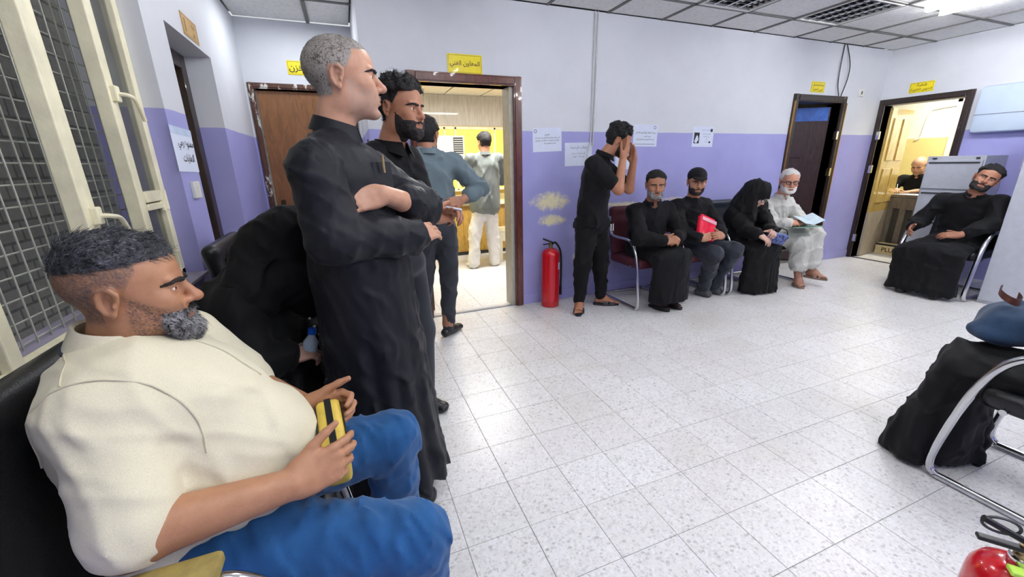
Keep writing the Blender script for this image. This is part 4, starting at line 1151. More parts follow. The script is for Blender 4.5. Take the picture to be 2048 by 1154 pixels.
ls = plate('door_sign', on_left(3.24, 2.145), 0.27, 0.115, [('غرفة', 0.055, 0.022, 0.034), ('رقم', 0.055, -0.022, 0.034)], M_GOLDSIGN, M_SIGNBROWN, 'ochre sign above the deep doorway in the left wall', 'sign')
MB().box((-0.095, -0.035, 0), (-0.085, 0.035, 0.001)).build('numeral', M_SIGNBROWN, ls)
def emblem(t, x, y, r, mat=None):
    mb = MB()
    for k in range(20):
        a, b = 2 * PI * k / 20, 2 * PI * (k + 1) / 20
        vs = [mb.bm.verts.new((x + q * math.cos(u), y + q * math.sin(u), 0.0012)) for q, u in ((r, a), (r, b), (r * 0.62, b), (r * 0.62, a))]; mb.bm.faces.new(vs)
    mb.build('emblem', mat or M_INKFAINT, t)
n1 = plate('notice', on_back(1.758, 1.557, 0.0015), 0.293, 0.207, [('تعميم', 0, 0.045, 0.020), ('الى مراجعي المديرية الكرام يرجى عدم ترك', 0.0, 0.018, 0.0155), ('ابنائكم في الممرات حفاظا على سلامتهم', 0.0, -0.006, 0.0155), ('وشكرا لتعاونكم معنا', 0.025, -0.030, 0.0155)], M_PAPER, M_INK, 'white notice with three bold lines and a crest nearest the middle door', 'notice', False, 0.01, 0.03, 0.0012)
emblem(n1, -0.118, 0.075, 0.016)
n2 = plate('notice', on_back(2.09, 1.428, 0.0015), 0.295, 0.21, [('اوقات البصمة', 0.0, 0.062, 0.032), ('الصباحية ٨ صباحا', 0.0, 0.008, 0.020), ('المسائية ٢ ظهرا', 0.0, -0.020, 0.020)], M_PAPER, M_INKFAINT, 'white notice half hidden by the shoulder of the man hiding his face', 'notice', False, 0.008, 0.02, 0.0012)
n3 = plate('notice', on_back(2.856, 1.60, 0.0015), 0.293, 0.207, [('مديرية الرقابة والتدقيق الداخلي', 0.0, 0.028, 0.027), ('شعبة شهداء', 0.02, -0.008, 0.018), ('على كافة الموظفين الالتزام بالدوام', 0.0, -0.036, 0.017)], M_PAPER, M_INK, 'white notice with a bold heading right of the man hiding his face', 'notice', False, 0.008, -0.01, 0.0012)
emblem(n3, 0.110, 0.078, 0.017); MB().box((-0.13, -0.084, 0), (0.12, -0.079, 0.001)).build('footer_line', M_INKFAINT, n3)
n3b = plate('notice', on_back(2.60, 1.385, 0.0015), 0.18, 0.212, [('تعليمات', 0.01, 0.06, 0.02), ('المراجعين', 0.01, 0.02, 0.02), ('الكرام', 0.01, -0.02, 0.02)], M_PAPER, M_INKFAINT, 'white notice peeping out under the notice with a bold heading', 'notice', False, 0.006, 0.0, 0.0012)
n4 = plate('notice', on_back(3.613, 1.592, 0.0015), 0.288, 0.203, [('مؤسسة الشهداء', 0.03, 0.070, 0.018), ('اعلان الى السادة', 0.045, 0.030, 0.018), ('ذوي الشهداء', 0.045, 0.004, 0.018), ('كافة', 0.05, -0.024, 0.016), ('مراجعة', 0.05, -0.048, 0.016)], M_PAPER, M_INKFAINT, 'printed notice with a dark picture block above the man in a cap', 'notice', False, 0.006, -0.01, 0.0012)
pb = MB().box((-0.125, -0.066, 0), (-0.052, 0.042, 0.0008)).build('picture_block', M_INK, n4)
MB().prism([(-0.118, -0.05), (-0.088, -0.02 - 0.045), (-0.062, -0.03), (-0.07, 0.0), (-0.085, 0.018), (-0.10, -0.005)], 0.0008, 0.0012).build('picture_shape', M_PAPER, n4)
MB().box((0.095, 0.052, 0), (0.125, 0.082, 0.0008)).build('portrait', M_INK, n4); MB().box((0.085, -0.062, 0), (0.108, -0.044, 0.001)).build('stamp', M_INK, n4)
n5 = plate('notice', on_left(2.655, 1.448, 0.002), 0.30, 0.215, [('ممنوع رمي', 0.03, 0.035, 0.052), ('النفايات', 0.03, -0.040, 0.052)], M_PAPER, M_INK, 'crumpled white notice with two big words on the left wall', 'notice', False, 0.010, -0.02, 0.0015)
# curled top strip of the crumpled notice
MB().box((-0.15, 0.072, 0.0), (0.15, 0.107, 0.0008)).build('torn_strip', simple('bluish_paper', (190, 206, 232), 0.7), n5)
# sockets, switches, cables
def switch(M, label, w=0.08, h=0.085, gang=1):
    t = bpy.data.objects.new('wall_switch', None); COL.objects.link(t); t.empty_display_size = 0.05; t.matrix_world = M; tag(t, label, 'switch')
    MB().box((-w / 2, -h / 2, -0.004), (w / 2, h / 2, 0.012), 0.003).build('plate', M_WHITEPLASTIC, t); MB().box((-0.008, -0.018, 0.010), (0.008, 0.018, 0.017), 0.002).build('rocker', M_WHITEPLASTIC if gang == 1 else M_DARKGREY, t)
switch(on_left(2.66, 1.25), 'lilac-painted wall switch below the crumpled notice', 0.10, 0.085)
switch(on_back(6.09, 2.12), 'small white switch box high on the wall between the two right doors', 0.09, 0.085, 2)
sk = bpy.data.objects.new('wall_socket', None); COL.objects.link(sk); sk.matrix_world = on_back(2.09, 0.42); tag(sk, 'white wall socket low on the wall beside the standing man', 'socket')
MB().box((-0.04, -0.055, 0), (0.04, 0.045, 0.03), 0.004).build('box', M_WHITEPLASTIC, sk); MB().box((-0.025, -0.025, 0.03), (0.025, 0.018, 0.034), 0.002).build('face', M_DARKGREY, sk)
c1 = MB().tube(spline([(2.215, YB - 0.008, ZC), (2.214, YB - 0.008, 2.0), (2.212, YB - 0.008, 1.56), (2.17, YB - 0.02, 1.40), (2.12, YB - 0.01, 1.0), (2.10, YB - 0.01, 0.48)], 6), 0.006, 7).build('cable', simple('grey_cable', (196, 196, 196), 0.5), None, True); tag(c1, 'pale cable running down the back wall to the socket', 'cable')
c1b = MB().tube(spline([(2.245, YB - 0.008, ZC), (2.243, YB - 0.008, 2.0), (2.238, YB - 0.008, 1.50)], 6), 0.006, 7).build('cable', bpy.data.materials['grey_cable'], None, True); tag(c1b, 'second pale cable, ending behind the standing man', 'cable')
for k, pts in enumerate(([(5.60, YB - 0.012, ZC), (5.585, YB - 0.02, 2.40), (5.60, YB - 0.02, 2.20), (5.625, YB - 0.04, 2.06)], [(5.645, YB - 0.012, ZC), (5.73, YB - 0.03, 2.42), (5.74, YB - 0.03, 2.26), (5.665, YB - 0.04, 2.06)])):
    c = MB().tube(spline(pts, 8), 0.0055, 7).build('cable', M_BLACK, None, True); tag(c, ('black cable hanging straight from the ceiling to the dark door', 'bowed black cable hanging from the ceiling to the dark door')[k], 'cable')

# ------------------------------------------------------------------ fire extinguishers
M_RED = simple('red_enamel', (198, 18, 32), 0.22, var=0.06, coat=0.5)
M_RUBBER = simple('black_rubber', (20, 20, 22), 0.6)
def extinguisher(loc, rz, h, r, label, ring=False, tagcol=None):
    t = empty('fire_extinguisher', loc, rz); tag(t, label, 'extinguisher', 'red fire extinguishers')
    MB().lathe([(r * 0.92, 0.0), (r, 0.006), (r, 0.05), (r * 1.015, 0.055), (r * 1.015, 0.065), (r, 0.07), (r, h - 0.07), (r * 0.97, h - 0.045), (r * 0.82, h - 0.020), (r * 0.52, h - 0.004), (r * 0.30, h)], 32).build('cylinder', M_RED, t, True)
    MB().lathe([(0.020, h - 0.004), (0.020, h + 0.030), (0.014, h + 0.034), (0.014, h + 0.055)], 16).build('valve', simple('brass_valve', (150, 130, 96), 0.3, 0.8) if 'brass_valve' not in bpy.data.materials else bpy.data.materials['brass_valve'], t, True)
    MB().box((-0.085, -0.010, h + 0.040), (0.03, 0.010, h + 0.050), 0.003).build('carry_handle', M_BLACK, t)
    MB().tube([(0.02, 0, h + 0.055), (-0.03, 0, h + 0.075), (-0.085, 0, h + 0.098)], 0.008, 8).build('lever', M_BLACK, t, True)
    MB().tube(spline([(0.015, 0, h + 0.040), (0.06, 0, h + 0.045), (r + 0.03, 0.0, h - 0.05), (r + 0.040, 0.0, h - 0.25), (r + 0.038, 0.0, 0.16)], 8), 0.010, 10).build('hose', M_RUBBER, t, True)
    MB().tube([(r + 0.038, 0, 0.18), (r + 0.038, 0, 0.09)], 0.013, 10).build('nozzle', M_BLACK, t, True)
    m = MB()
    for k in range(8):
        a, b = -2.1 + k * 0.10, -2.1 + (k + 1) * 0.10
        m.bm.faces.new([m.bm.verts.new(((r + 0.001) * math.cos(u), (r + 0.001) * math.sin(u), z)) for u, z in ((a + 0.9, h - 0.20), (b + 0.9, h - 0.20), (b + 0.9, h - 0.13), (a + 0.9, h - 0.13))])
    m.build('label_sticker', M_PAPER, t)
    if ring:
        MB().tube([(0.032 * math.cos(u) - 0.05, 0.008, h + 0.085 + 0.020 * math.sin(u)) for u in (2 * PI * k / 20 for k in range(21))], 0.0035, 6).build('safety_ring', M_DARKGREY, t, True)
        MB().lathe([(0.022, h + 0.0), (0.026, h + 0.006), (0.026, h + 0.022), (0.018, h + 0.026)], 20).build('collar', M_CHROME, t, True)
        MB().box((-0.035, -0.05, h + 0.0), (-0.005, -0.022, h + 0.012), 0.003).build('seal_tag', simple('lime_tag', (190, 230, 90), 0.5), t)
    return t
extinguisher((1.735, 3.42, 0), 0.15, 0.575, 0.088, 'red fire extinguisher standing against the lilac wall')
extinguisher((1.36, 0.235, 0), -0.9, 0.43, 0.080, 'red fire extinguisher cut off by the lower right corner', True)

# ------------------------------------------------------------------ chairs
def visitor_chair(name, loc, rz, label, pad, arm_pad=None, group='tubular visitor chairs', wide=0.52, back_h=0.86, flat=False):
    """cantilever chair; +x is its front"""
    t = empty(name, loc, rz); tag(t, label, 'chair', group)
    for s in (1, -1):
        y = s * wide / 2
        p = [(-0.22, y, 0.84), (-0.20, y, 0.70), (-0.14, y, 0.655), (0.06, y, 0.650), (0.14, y, 0.625), (0.20, y, 0.54), (0.245, y, 0.38), (0.28, y, 0.16), (0.285, y, 0.06), (0.26, y, 0.022), (0.20, y, 0.018), (-0.25, y, 0.018), (-0.30, y * 0.94, 0.018)]
        MB().tube(spline(p, 6), 0.0155 if not flat else 0.020, 10).build('side_tube', M_CHROME, t, True)
        if arm_pad: MB().box((-0.17, y - 0.03, 0.662), (0.11, y + 0.03, 0.690), 0.010).build('arm_pad', arm_pad, t, True)
    MB().tube([(-0.30, -wide / 2 * 0.94, 0.018), (-0.30, wide / 2 * 0.94, 0.018)], 0.0155, 10).build('rear_tube', M_CHROME, t, True)
    MB().tube([(0.14, -wide / 2, 0.40), (0.14, wide / 2, 0.40)], 0.012, 10).build('seat_rail', M_CHROME, t, True)
    organic('seat', solid([Box((-0.01, 0, 0.425), (0.235, wide / 2 - 0.025, 0.045), rnd=0.035)], 0.012), pad, t)
    R = eul(0, 10, 0)
    organic('backrest', solid([Box((-0.235, 0, back_h - 0.17), (0.032, wide / 2 - 0.02, 0.235), R, rnd=0.030), Cap((-0.255, -wide / 2 + 0.07, back_h + 0.03), (-0.255, wide / 2 - 0.07, back_h + 0.03), 0.030, k=0.03)], 0.012), pad, t)
    return t
SEATY = 3.20
visitor_chair('visitor_chair', (2.655, SEATY, 0), -PI / 2, 'maroon tubular chair under the seated man in a long black robe', M_MAROON)
visitor_chair('visitor_chair', (3.222, SEATY, 0), -PI / 2, 'chair under the man in a black cap', M_MAROON)
visitor_chair('visitor_chair', (3.83, SEATY, 0), -PI / 2, 'dark blue padded chair under the woman by the back wall', M_BLUELEATHER)
visitor_chair('visitor_chair', (4.395, SEATY, 0), -PI / 2, 'black tubular chair under the old man in grey', M_BLACKLEATHER)
visitor_chair('visitor_chair', (5.66, 2.16, 0), PI, 'black chair with chrome arms beside the filing cabinet', M_BLACKLEATHER, wide=0.60, flat=True)
visitor_chair('visitor_chair', (2.50, 0.43, 0), PI / 2, 'chrome-framed chair at the right edge under a seated woman in black', M_BLACKLEATHER)
M_OLIVE = simple('worn_olive_arm_pad', (150, 132, 72), 0.7, var=0.25, scale=30)
visitor_chair('armchair', (-0.40, 1.00, 0), 0.0, 'black padded armchair under the man in a cream polo shirt', M_BLACKLEATHER, M_OLIVE, wide=0.60, back_h=0.90)
visitor_chair('armchair', (-0.465, 1.82, 0), 0.0, 'black padded armchair under the hooded woman on the left', M_BLACKLEATHER, M_BLACKLEATHER, wide=0.58, back_h=0.90)
visitor_chair('armchair', (-0.36, 2.46, 0), 0.0, 'empty black padded armchair beyond the hooded woman, near the left doorway', M_BLACKLEATHER, M_BLACKLEATHER, wide=0.56, back_h=0.95)

# ------------------------------------------------------------------ filing cabinet, steel cupboard, wall unit
fc = empty('filing_cabinet', (6.10, 2.50, 0)); tag(fc, 'light grey steel filing cabinet with four drawers behind the leaning man', 'cabinet')
MB().box((0.012, -0.235, 0), (0.445, 0.235, 1.35), 0.004).build('body', M_GREYMETAL, fc)
for k in range(4):
    z0 = 0.03 + k * 0.325
    d = MB().box((-0.008, -0.222, z0), (0.014, 0.222, z0 + 0.305), 0.004).build('drawer', M_GREYMETAL, fc)
    MB().box((-0.016, -0.205, z0 + 0.268), (-0.004, 0.205, z0 + 0.284), 0.003).build('handle', M_DARKGREY, d)
MB().box((-0.010, -0.19, 1.315), (0.012, -0.165, 1.335), 0.002).build('lock', M_DARKGREY, fc); MB().box((-0.010, 0.15, 1.318), (0.012, 0.185, 1.334), 0.002).build('label_plate', M_DARKGREY, fc)
cup = empty('steel_cupboard', (5.50, 1.38, 0)); tag(cup, 'plain light grey steel cupboard at the right edge', 'cupboard')
MB().box((0.012, -0.43, 0), (0.50, 0.43, 1.85), 0.005).build('body', M_GREYMETAL, cup)
for s in (-1, 1):
    d = MB().box((0.0, 0.008 if s > 0 else -0.424, 0.03), (0.014, 0.424 if s > 0 else -0.008, 1.83), 0.003).build('door', M_GREYMETAL, cup); MB().box((-0.018, s * 0.05 - 0.01, 0.92), (0.0, s * 0.05 + 0.01, 1.06), 0.003).build('handle', M_DARKGREY, d)
wu = empty('wall_unit', (XR, 2.12, 1.82)); tag(wu, 'scuffed pale blue casing fixed high on the right wall', 'wall unit')
def scuffed_blue():
    t = NT('scuffed_pale_blue_enamel'); p = t.pos()
    c = t.ramp(t.noise(2.0, 4, 0.6, p), [(0.3, lin((186, 204, 226))), (0.7, lin((202, 218, 236)))])
    m = t.ramp(t.noise(14.0, 6, 0.75, t.mapping(p, (1, 1, 6))), [(0.68, (0, 0, 0)), (0.72, (1, 1, 1))])
    t.col(t.mix(t.math('MULTIPLY', m, 0.5), c, lin((120, 134, 152)))); t.set(0.4); return t.m
M_BLUEUNIT = scuffed_blue()
MB().box((-0.11, -0.48, -0.235), (0.0, 0.48, 0.235), 0.035).build('casing', M_BLUEUNIT, wu, True)
MB().box((-0.113, -0.46, -0.055), (-0.108, 0.47, -0.048)).build('seam', M_INKFAINT, wu)
MB().box((-0.035, -0.02, -0.62), (0.0, 0.03, -0.235), 0.003).build('conduit', simple('lilac_conduit', (184, 178, 214), 0.5), wu)

# ------------------------------------------------------------------ the office behind the middle door
M_COUNTER = wood('yellow_striped_counter_wood', (150, 116, 46), (198, 160, 78), 0.4)
cn = empty('office_counter', (2.0, 6.25, 0)); tag(cn, 'striped yellow wooden counter in the middle office', 'counter')
MB().box((-1.3, -0.20, 0.06), (1.3, 0.20, 0.76)).build('body', M_COUNTER, cn); MB().box((-1.3, -0.17, 0), (1.3, 0.20, 0.06)).build('plinth', M_DARKGREY, cn)
MB().box((-1.34, -0.25, 0.76), (1.34, 0.22, 0.80), 0.005).build('worktop', simple('cream_worktop', (228, 220, 190), 0.3), cn)
for k in range(22):
    x = -1.26 + k * 0.12; MB().box((x, -0.206, 0.08), (x + 0.104, -0.198, 0.75), 0.002).build('board', M_COUNTER, cn)
M_CURT = emit('glowing_yellow_pane', (246, 200, 84), 0.55)  # panes emit a glow of their own, put in for light through the window
wnd = empty('window_3', (2.0, 6.84, 0)); structure(wnd, 'window with glowing yellow panes in the middle office')
MB().box((-1.3, -0.03, 0.95), (1.4, 0.0, 1.93)).build('pane', M_CURT, wnd)
for x in (-1.3, -0.48, -0.30, 0.36, 1.0, 1.36): MB().box((x, -0.07, 0.95), (x + 0.035, -0.03, 1.93), 0.004).build('mullion', M_CREAM, wnd)
for z in (0.93, 1.895): MB().box((-1.3, -0.07, z), (1.4, -0.03, z + 0.045), 0.004).build('rail', M_CREAM, wnd)
M_PALEWOOD = wood('pale_grey_wood_panel', (176, 172, 166), (214, 210, 204), 0.5, (3, 3, 6))
wp = structure(MB().box((0.48, 6.80, 1.95), (3.6, 6.849, 2.40)).build('trim_3', M_PALEWOOD), 'pale grey wood-grain panelling above the office window')
ac = empty('air_conditioner', (1.64, 6.66, 1.60)); tag(ac, 'white window air conditioner in the middle office', 'air conditioner')
MB().box((-0.30, -0.10, -0.21), (0.16, 0.14, 0.19), 0.015).build('casing', M_WHITEPLASTIC, ac); MB().box((-0.02, -0.112, -0.08), (0.13, -0.098, 0.16), 0.003).build('grille', M_DARKGREY, ac)
for k in range(7): MB().box((-0.015, -0.118, -0.065 + k * 0.032), (0.125, -0.108, -0.055 + k * 0.032)).build('grille_slat', M_WHITEPLASTIC, ac)
MB().box((-0.015, -0.112, -0.17), (0.125, -0.10, -0.10), 0.002).build('control_panel', M_GREYMETAL, ac)
M_STOOL = simple('cream_plastic', (226, 220, 190), 0.4, var=0.05)
st = empty('plastic_stool', (2.10, 5.58, 0)); tag(st, 'cream plastic stool behind the man in white trousers', 'stool')
MB().box((-0.19, -0.19, 0.42), (0.19, 0.19, 0.455), 0.012).build('seat', M_STOOL, st, True)
for sx in (-1, 1):
    for sy in (-1, 1): MB().box((sx * 0.155 - 0.028, sy * 0.155 - 0.028, 0), (sx * 0.155 + 0.028, sy * 0.155 + 0.028, 0.425), 0.008).build('leg', M_STOOL, st)
MB().prism([(-0.18, 0.30), (0.18, 0.30), (0.18, 0.43), (-0.18, 0.43)], -0.185, -0.17, 1).build('apron', M_STOOL, st)
dv = MB().box((-0.16, -0.05, 0), (0.16, 0.05, 0.09), 0.008).build('desk_sign', M_DARKGREY); dv.location = (1.70, 6.02, 0.80); tag(dv, 'dark device on the counter of the middle office', 'device')
# ------------------------------------------------------------------ the legal office
M_DESK = wood('grey_brown_desk_wood', (88, 80, 68), (124, 114, 98), 0.5)
dk = empty('office_desk', (7.30, 3.02, 0)); tag(dk, 'grey-brown wooden desk with a slatted front in the legal office', 'desk')
MB().box((-0.02, -0.62, 0.80), (0.72, 0.62, 0.835), 0.004).build('desk_top', M_DESK, dk); MB().box((0.02, -0.60, 0.05), (0.05, 0.60, 0.80)).build('front_panel', simple('dark_desk_panel', (58, 54, 46), 0.6), dk)
for k in range(8):
    y = -0.56 + k * 0.15; MB().box((0.0, y, 0.08), (0.022, y + 0.07, 0.72), 0.003).build('slat', M_DESK, dk)
MB().prism([(-0.60, 0.80), (0.60, 0.80), (0.60, 0.66), (0.3, 0.63), (0.0, 0.70), (-0.3, 0.72), (-0.60, 0.70)], -0.006, 0.024, 0).build('apron', M_DESK, dk)
for y in (-0.60, 0.56): MB().box((0.02, y, 0), (0.68, y + 0.04, 0.80), 0.003).build('side_panel', M_DESK, dk)
bx = empty('cardboard_box', (7.20, 3.36, 0)); tag(bx, 'pale carton lettered PLUS under the legal office desk', 'box')
MB().box((-0.06, -0.17, 0), (0.06, 0.17, 0.15), 0.003).build('carton', simple('pale_carton', (216, 200, 150), 0.7), bx)
lettering('lettering', [('PLUS', 0, -0.012, 0.085)], M_SIGNBROWN, bx, Matrix.Translation((-0.0615, 0, 0.075)) @ Matrix.Rotation(-PI / 2, 4, 'Z') @ Matrix.Rotation(PI / 2, 4, 'X'), 0.3, bold=0.02)
MB().box((-0.062, -0.17, 0.125), (-0.059, 0.17, 0.15)).build('printed_band', M_SIGNBLACK, bx)
dp = MB().box((-0.10, -0.15, 0), (0.10, 0.15, 0.003)).build('document', M_PAPER); dp.location = (7.42, 3.36, 0.836); tag(dp, 'white sheets on the desk in the legal office', 'paper')
# ------------------------------------------------------------------ the people
M_POLO = cloth('cream_pique_cotton', (214, 208, 182), weave=700, bump=0.10, var=0.05)
M_JEANS = cloth('mid_blue_denim', (34, 82, 132), weave=800, bump=0.14, var=0.22)
M_JEANS_DARK = cloth('washed_black_denim', (46, 50, 60), weave=800, bump=0.14, var=0.3)
M_BLACKCLOTH = cloth('black_cotton', (11, 12, 16), weave=700, bump=0.12, var=0.18, rough=0.8, sheen=0.03)
M_NAVYROBE = cloth('blue_black_robe_cloth', (17, 20, 28), weave=600, bump=0.12, var=0.18, rough=0.55, sheen=0.04)
M_ABAYA = cloth('deep_black_abaya_cloth', (8, 9, 12), weave=600, bump=0.10, var=0.15, rough=0.75, sheen=0.03)
M_TEAL = cloth('blue_teal_shirt_cloth', (100, 116, 123), weave=700, bump=0.14, var=0.12)
M_SLATE = cloth('slate_trouser_cloth', (50, 53, 60), weave=700, bump=0.12, var=0.12)
M_GREYSHIRT = cloth('grey_shirt_cloth', (112, 118, 114), weave=700, bump=0.14, var=0.1)
M_WHITETROUSERS = cloth('white_trouser_cloth', (222, 220, 212), weave=700, bump=0.12, var=0.05)
M_PALEROBE = cloth('pale_grey_robe_cloth', (196, 196, 190), weave=700, bump=0.12, var=0.07)
M_SHOE = simple('black_shoe_leather', (24, 26, 30), 0.4)
M_SANDAL = simple('dark_sandal_leather', (30, 33, 42), 0.55)
M_TANSANDAL = simple('taupe_sandal_leather', (128, 104, 92), 0.6)
M_WHITESHOE = simple('white_trainer', (226, 224, 216), 0.5)
M_BUTTON = simple('pearl_button', (206, 204, 196), 0.25)

def collar(p, name, c, R, rt, rb, h, drop, mat, gap=0.18, thick=0.004, tilt=0.0):
    """folded shirt collar: a band round the neck, open at the front, points dropping forward"""
    mb = MB(); n = 26; rows = []
    for k in range(n + 1):
        a = gap + (2 * PI - 2 * gap) * k / n; f = max(0.0, math.cos(a)) ** 2; ct, st = math.cos(a), math.sin(a); row = []
        for r, z, o in ((rt, h, 0), (rt + 0.006, h + 0.004, 0), (rb + 0.016 * f, -drop * (0.35 + 0.65 * f), 0), (rb - thick + 0.016 * f, -drop * (0.35 + 0.65 * f) - 0.001, 0)):
            row.append(mb.bm.verts.new(Vector(V3(c) + R @ V3((r * ct * 1.02 + tilt * z, r * st, z)) - p.base)))
        rows.append(row)
    for A, B in zip(rows, rows[1:]):
        for j in range(4): mb.bm.faces.new((A[j], A[(j + 1) % 4], B[(j + 1) % 4], B[j]))
    for A in (rows[0], rows[-1]): mb.bm.faces.new(A)
    return mb.build(name, mat, p.root, True)

def button(p, pos, nrm, r=0.006, mat=None, name='button'):
    q = Vector(nrm).normalized().to_track_quat('Z', 'Y').to_matrix().to_4x4(); q.translation = Vector(V3(pos) - p.base)
    return MB().lathe([(r, -0.002), (r, 0.0015), (r * 0.75, 0.0028), (r * 0.25, 0.002)], 14, q).build(name, mat or M_BUTTON, p.root, True)

def arm(sh, el, wr, r=(0.062, 0.052, 0.040), end=1.0, k=0.025):
    """sleeve from shoulder over the elbow towards the wrist; end = how far down the forearm it reaches"""
    e = lerp(el, wr, end); return [Cap(sh, el, r[0], r[1], k=k), Cap(el, e, r[1], r[1] + (r[2] - r[1]) * end, k=k)]
def forearm(el, wr, r=(0.042, 0.027)): return [Cap(el, wr, r[0], r[1], k=0.015)]
def leg(hip, kn, an, r=(0.088, 0.068, 0.050), k=0.03): return [Cap(hip, kn, r[0], r[1], k=k), Cap(kn, an, r[1], r[2], k=k)]
def under(P, hip, chest, shL, shR, limbs):
    """the body below the clothes"""
    pr = [Cap(hip, chest, 0.10, 0.11, k=0.05), Cap(shL, shR, 0.05, k=0.04)]
    for ch, r in limbs:
        pr += [Cap(a, b, r, r * 0.85, k=0.03) for a, b in zip(ch, ch[1:])]
    P.flesh(pr, 0.02)
def vee(a): return V3(a)

# --- 1: the man in the cream polo shirt, nearest the camera
p = Person('heavy bearded man in a cream polo shirt and blue jeans seated nearest the camera', (-0.40, 1.0, 0.0))
p.head(pos=(-0.452, 1.05, 1.112), ypr=(9, -1, 0), scale=0.94, vox=0.0025, skin=(178, 130, 98), wide=1.04, jaw=1.15, nose=1.12, ear=1.12, neck_world=(-0.50, 1.04, 0.95), eyes=0.5, gaze=5,
       hair=dict(mat=M_HAIR_SALT, top=0.013, side=0.007, fade=0.085, rough=0.0030, freq=120, cut=(0.062, -0.10), taper=0.034, strands=dict(n=5200, length=0.026, rad=0.0008, flow=lambda q: V3((0.9, -0.35 * np.sign(q[1] + 1e-6) * 0.4, 0.25)), lift=0.30)), hair_t=(0.088, 0.02),
       scalp=((92, 82, 78), 0.62), stubble=((66, 56, 54), 0.45), beard_shape=(-0.046, -0.150, 0.052),
       beard=dict(mat=M_BEARD_SALT, len=0.020, side=0.001, taper=0.022, strands=dict(n=3800, length=0.017, rad=0.0006, flow=lambda q: V3((0.35, 0, -1.0)), lift=0.25, seed=3)), moustache=dict(mat=M_BEARD_BLACK, r=0.0068), brow_r=0.0052)
shR, elR, wrR = (-0.468, 0.895, 0.905), (-0.425, 0.765, 0.735), (-0.185, 0.820, 0.715)
shL, elL, wrL = (-0.440, 1.200, 0.930), (-0.330, 1.270, 0.740), (-0.175, 1.105, 0.725)
p.flesh(forearm(elR, wrR, (0.052, 0.032)) + [Cap(shR, elR, 0.058, 0.052, k=0.02)] + hand_prims(wrR, (0.93, 0.30, 0.06), (0.30, -0.85, 0.42), True, curls=[(22, 28, 18), (30, 34, 20), (38, 40, 24), (44, 44, 26)], thumb=(0.80, 0.55, 0.05), sc=1.06), 0.0042)
p.flesh(forearm(elL, wrL, (0.048, 0.031)) + [Cap(shL, elL, 0.055, 0.050, k=0.02)] + hand_prims(wrL, (0.95, -0.12, 0.02), (0.05, 0.98, 0.10), False, curls=[(42, 45, 25), (48, 48, 28), (52, 50, 30), (56, 50, 30)], thumb=(0.85, 0.50, 0.05), sc=1.06), 0.0042)
under(p, (-0.40, 1.0, 0.52), (-0.45, 1.0, 0.88), shL, shR, [(((-0.38, 0.89, 0.52), (0.05, 0.80, 0.48), (0.04, 0.83, 0.1)), 0.06), (((-0.38, 1.1, 0.52), (0.03, 1.14, 0.53), (0.02, 1.2, 0.1)), 0.06)])
rp = ripple(5, 8, 26, 0.0032, (1, 1, 0.8))
p.wear('polo_shirt', [ECap((-0.42, 1.0, 0.55), (-0.47, 1.0, 0.88), (0.185, 0.175), (0.170, 0.145), (0, 1, 0), k=0.05), Ell((-0.335, 1.01, 0.70), (0.195, 0.185, 0.180), k=0.06), Ell((-0.410, 1.02, 0.87), (0.150, 0.170, 0.115), k=0.06),
     Cap((-0.48, 0.900, 0.915), (-0.47, 1.175, 0.925), 0.076, k=0.06), Cap((-0.510, 1.01, 0.950), (-0.505, 1.08, 0.950), 0.066, k=0.05), Cap(shR, lerp(shR, elR, 0.90), 0.082, 0.076, k=0.022),
     Cap(shL, lerp(shL, elL, 0.88), 0.086, 0.074, k=0.04)], M_POLO, 0.007, creases(5, 7, 48, 0.0034, (1, 1, 0.9), 0.0022, [(0.5, 0.1, 0.9), (0.9, 0.1, 0.35), (0.35, 0.5, 0.8)], 0.8))
p.wear('jeans', [Ell((-0.40, 1.0, 0.50), (0.190, 0.205, 0.115), k=0.05)] + leg((-0.36, 0.89, 0.530), (0.045, 0.800, 0.490), (0.040, 0.830, 0.10), (0.112, 0.082, 0.068)) + leg((-0.36, 1.11, 0.530), (0.030, 1.150, 0.535), (0.020, 1.200, 0.10), (0.108, 0.082, 0.068)), M_JEANS, 0.008, creases(9, 8, 80, 0.0045, (1, 0.5, 1), 0.002, [(0.9, 0.1, 0.4), (0.7, 0.2, -0.7)], 0.7))
for an, to in (((0.04, 0.83, 0.085), (0.20, 0.82, 0.0)), ((0.02, 1.20, 0.085), (0.18, 1.21, 0.0))): p.wear('shoe', shoe_prims(an, to), M_SHOE, 0.008)
p.finish()
Rc = eul(7, -14, 0)
collar(p, 'collar', (-0.488, 1.045, 1.006), Rc, 0.061, 0.086, 0.030, 0.030, M_POLO, 0.30, tilt=-0.2)
collar(p, 'collar_stripe', (-0.488, 1.045, 0.988), Rc, 0.0845, 0.0905, 0.002, 0.014, simple('navy_knit_stripe', (52, 62, 84), 0.9), 0.34, tilt=-0.2)
button(p, (-0.345, 0.975, 0.968), (0.75, -0.35, 0.6), 0.007, M_DARKGREY); button(p, (-0.300, 0.985, 0.925), (0.85, -0.3, 0.5), 0.006)
def seam(p, part, pts, r=0.0016, mat=None, name='seam', n=6):
    o = p.last[part]; co = np.empty(len(o.data.vertices) * 3, np.float32); o.data.vertices.foreach_get('co', co); co = co.reshape(-1, 3); nr = np.empty(len(co) * 3, np.float32); o.data.vertex_normals.foreach_get('vector', nr); nr = nr.reshape(-1, 3); out = []
    for q in spline(pts, n):
        d = ((co - (V3(q) - p.base)) ** 2).sum(1); i = np.argsort(d)[:4]; out.append(Vector(co[i].mean(0) + nr[i].mean(0) * 0.0016))
    out = [out[0]] + [(a + b + c) / 3 for a, b, c in zip(out, out[1:], out[2:])] + [out[-1]]
    return MB().tube(out, r, 6).build(name, mat or o.data.materials[0], o, True)
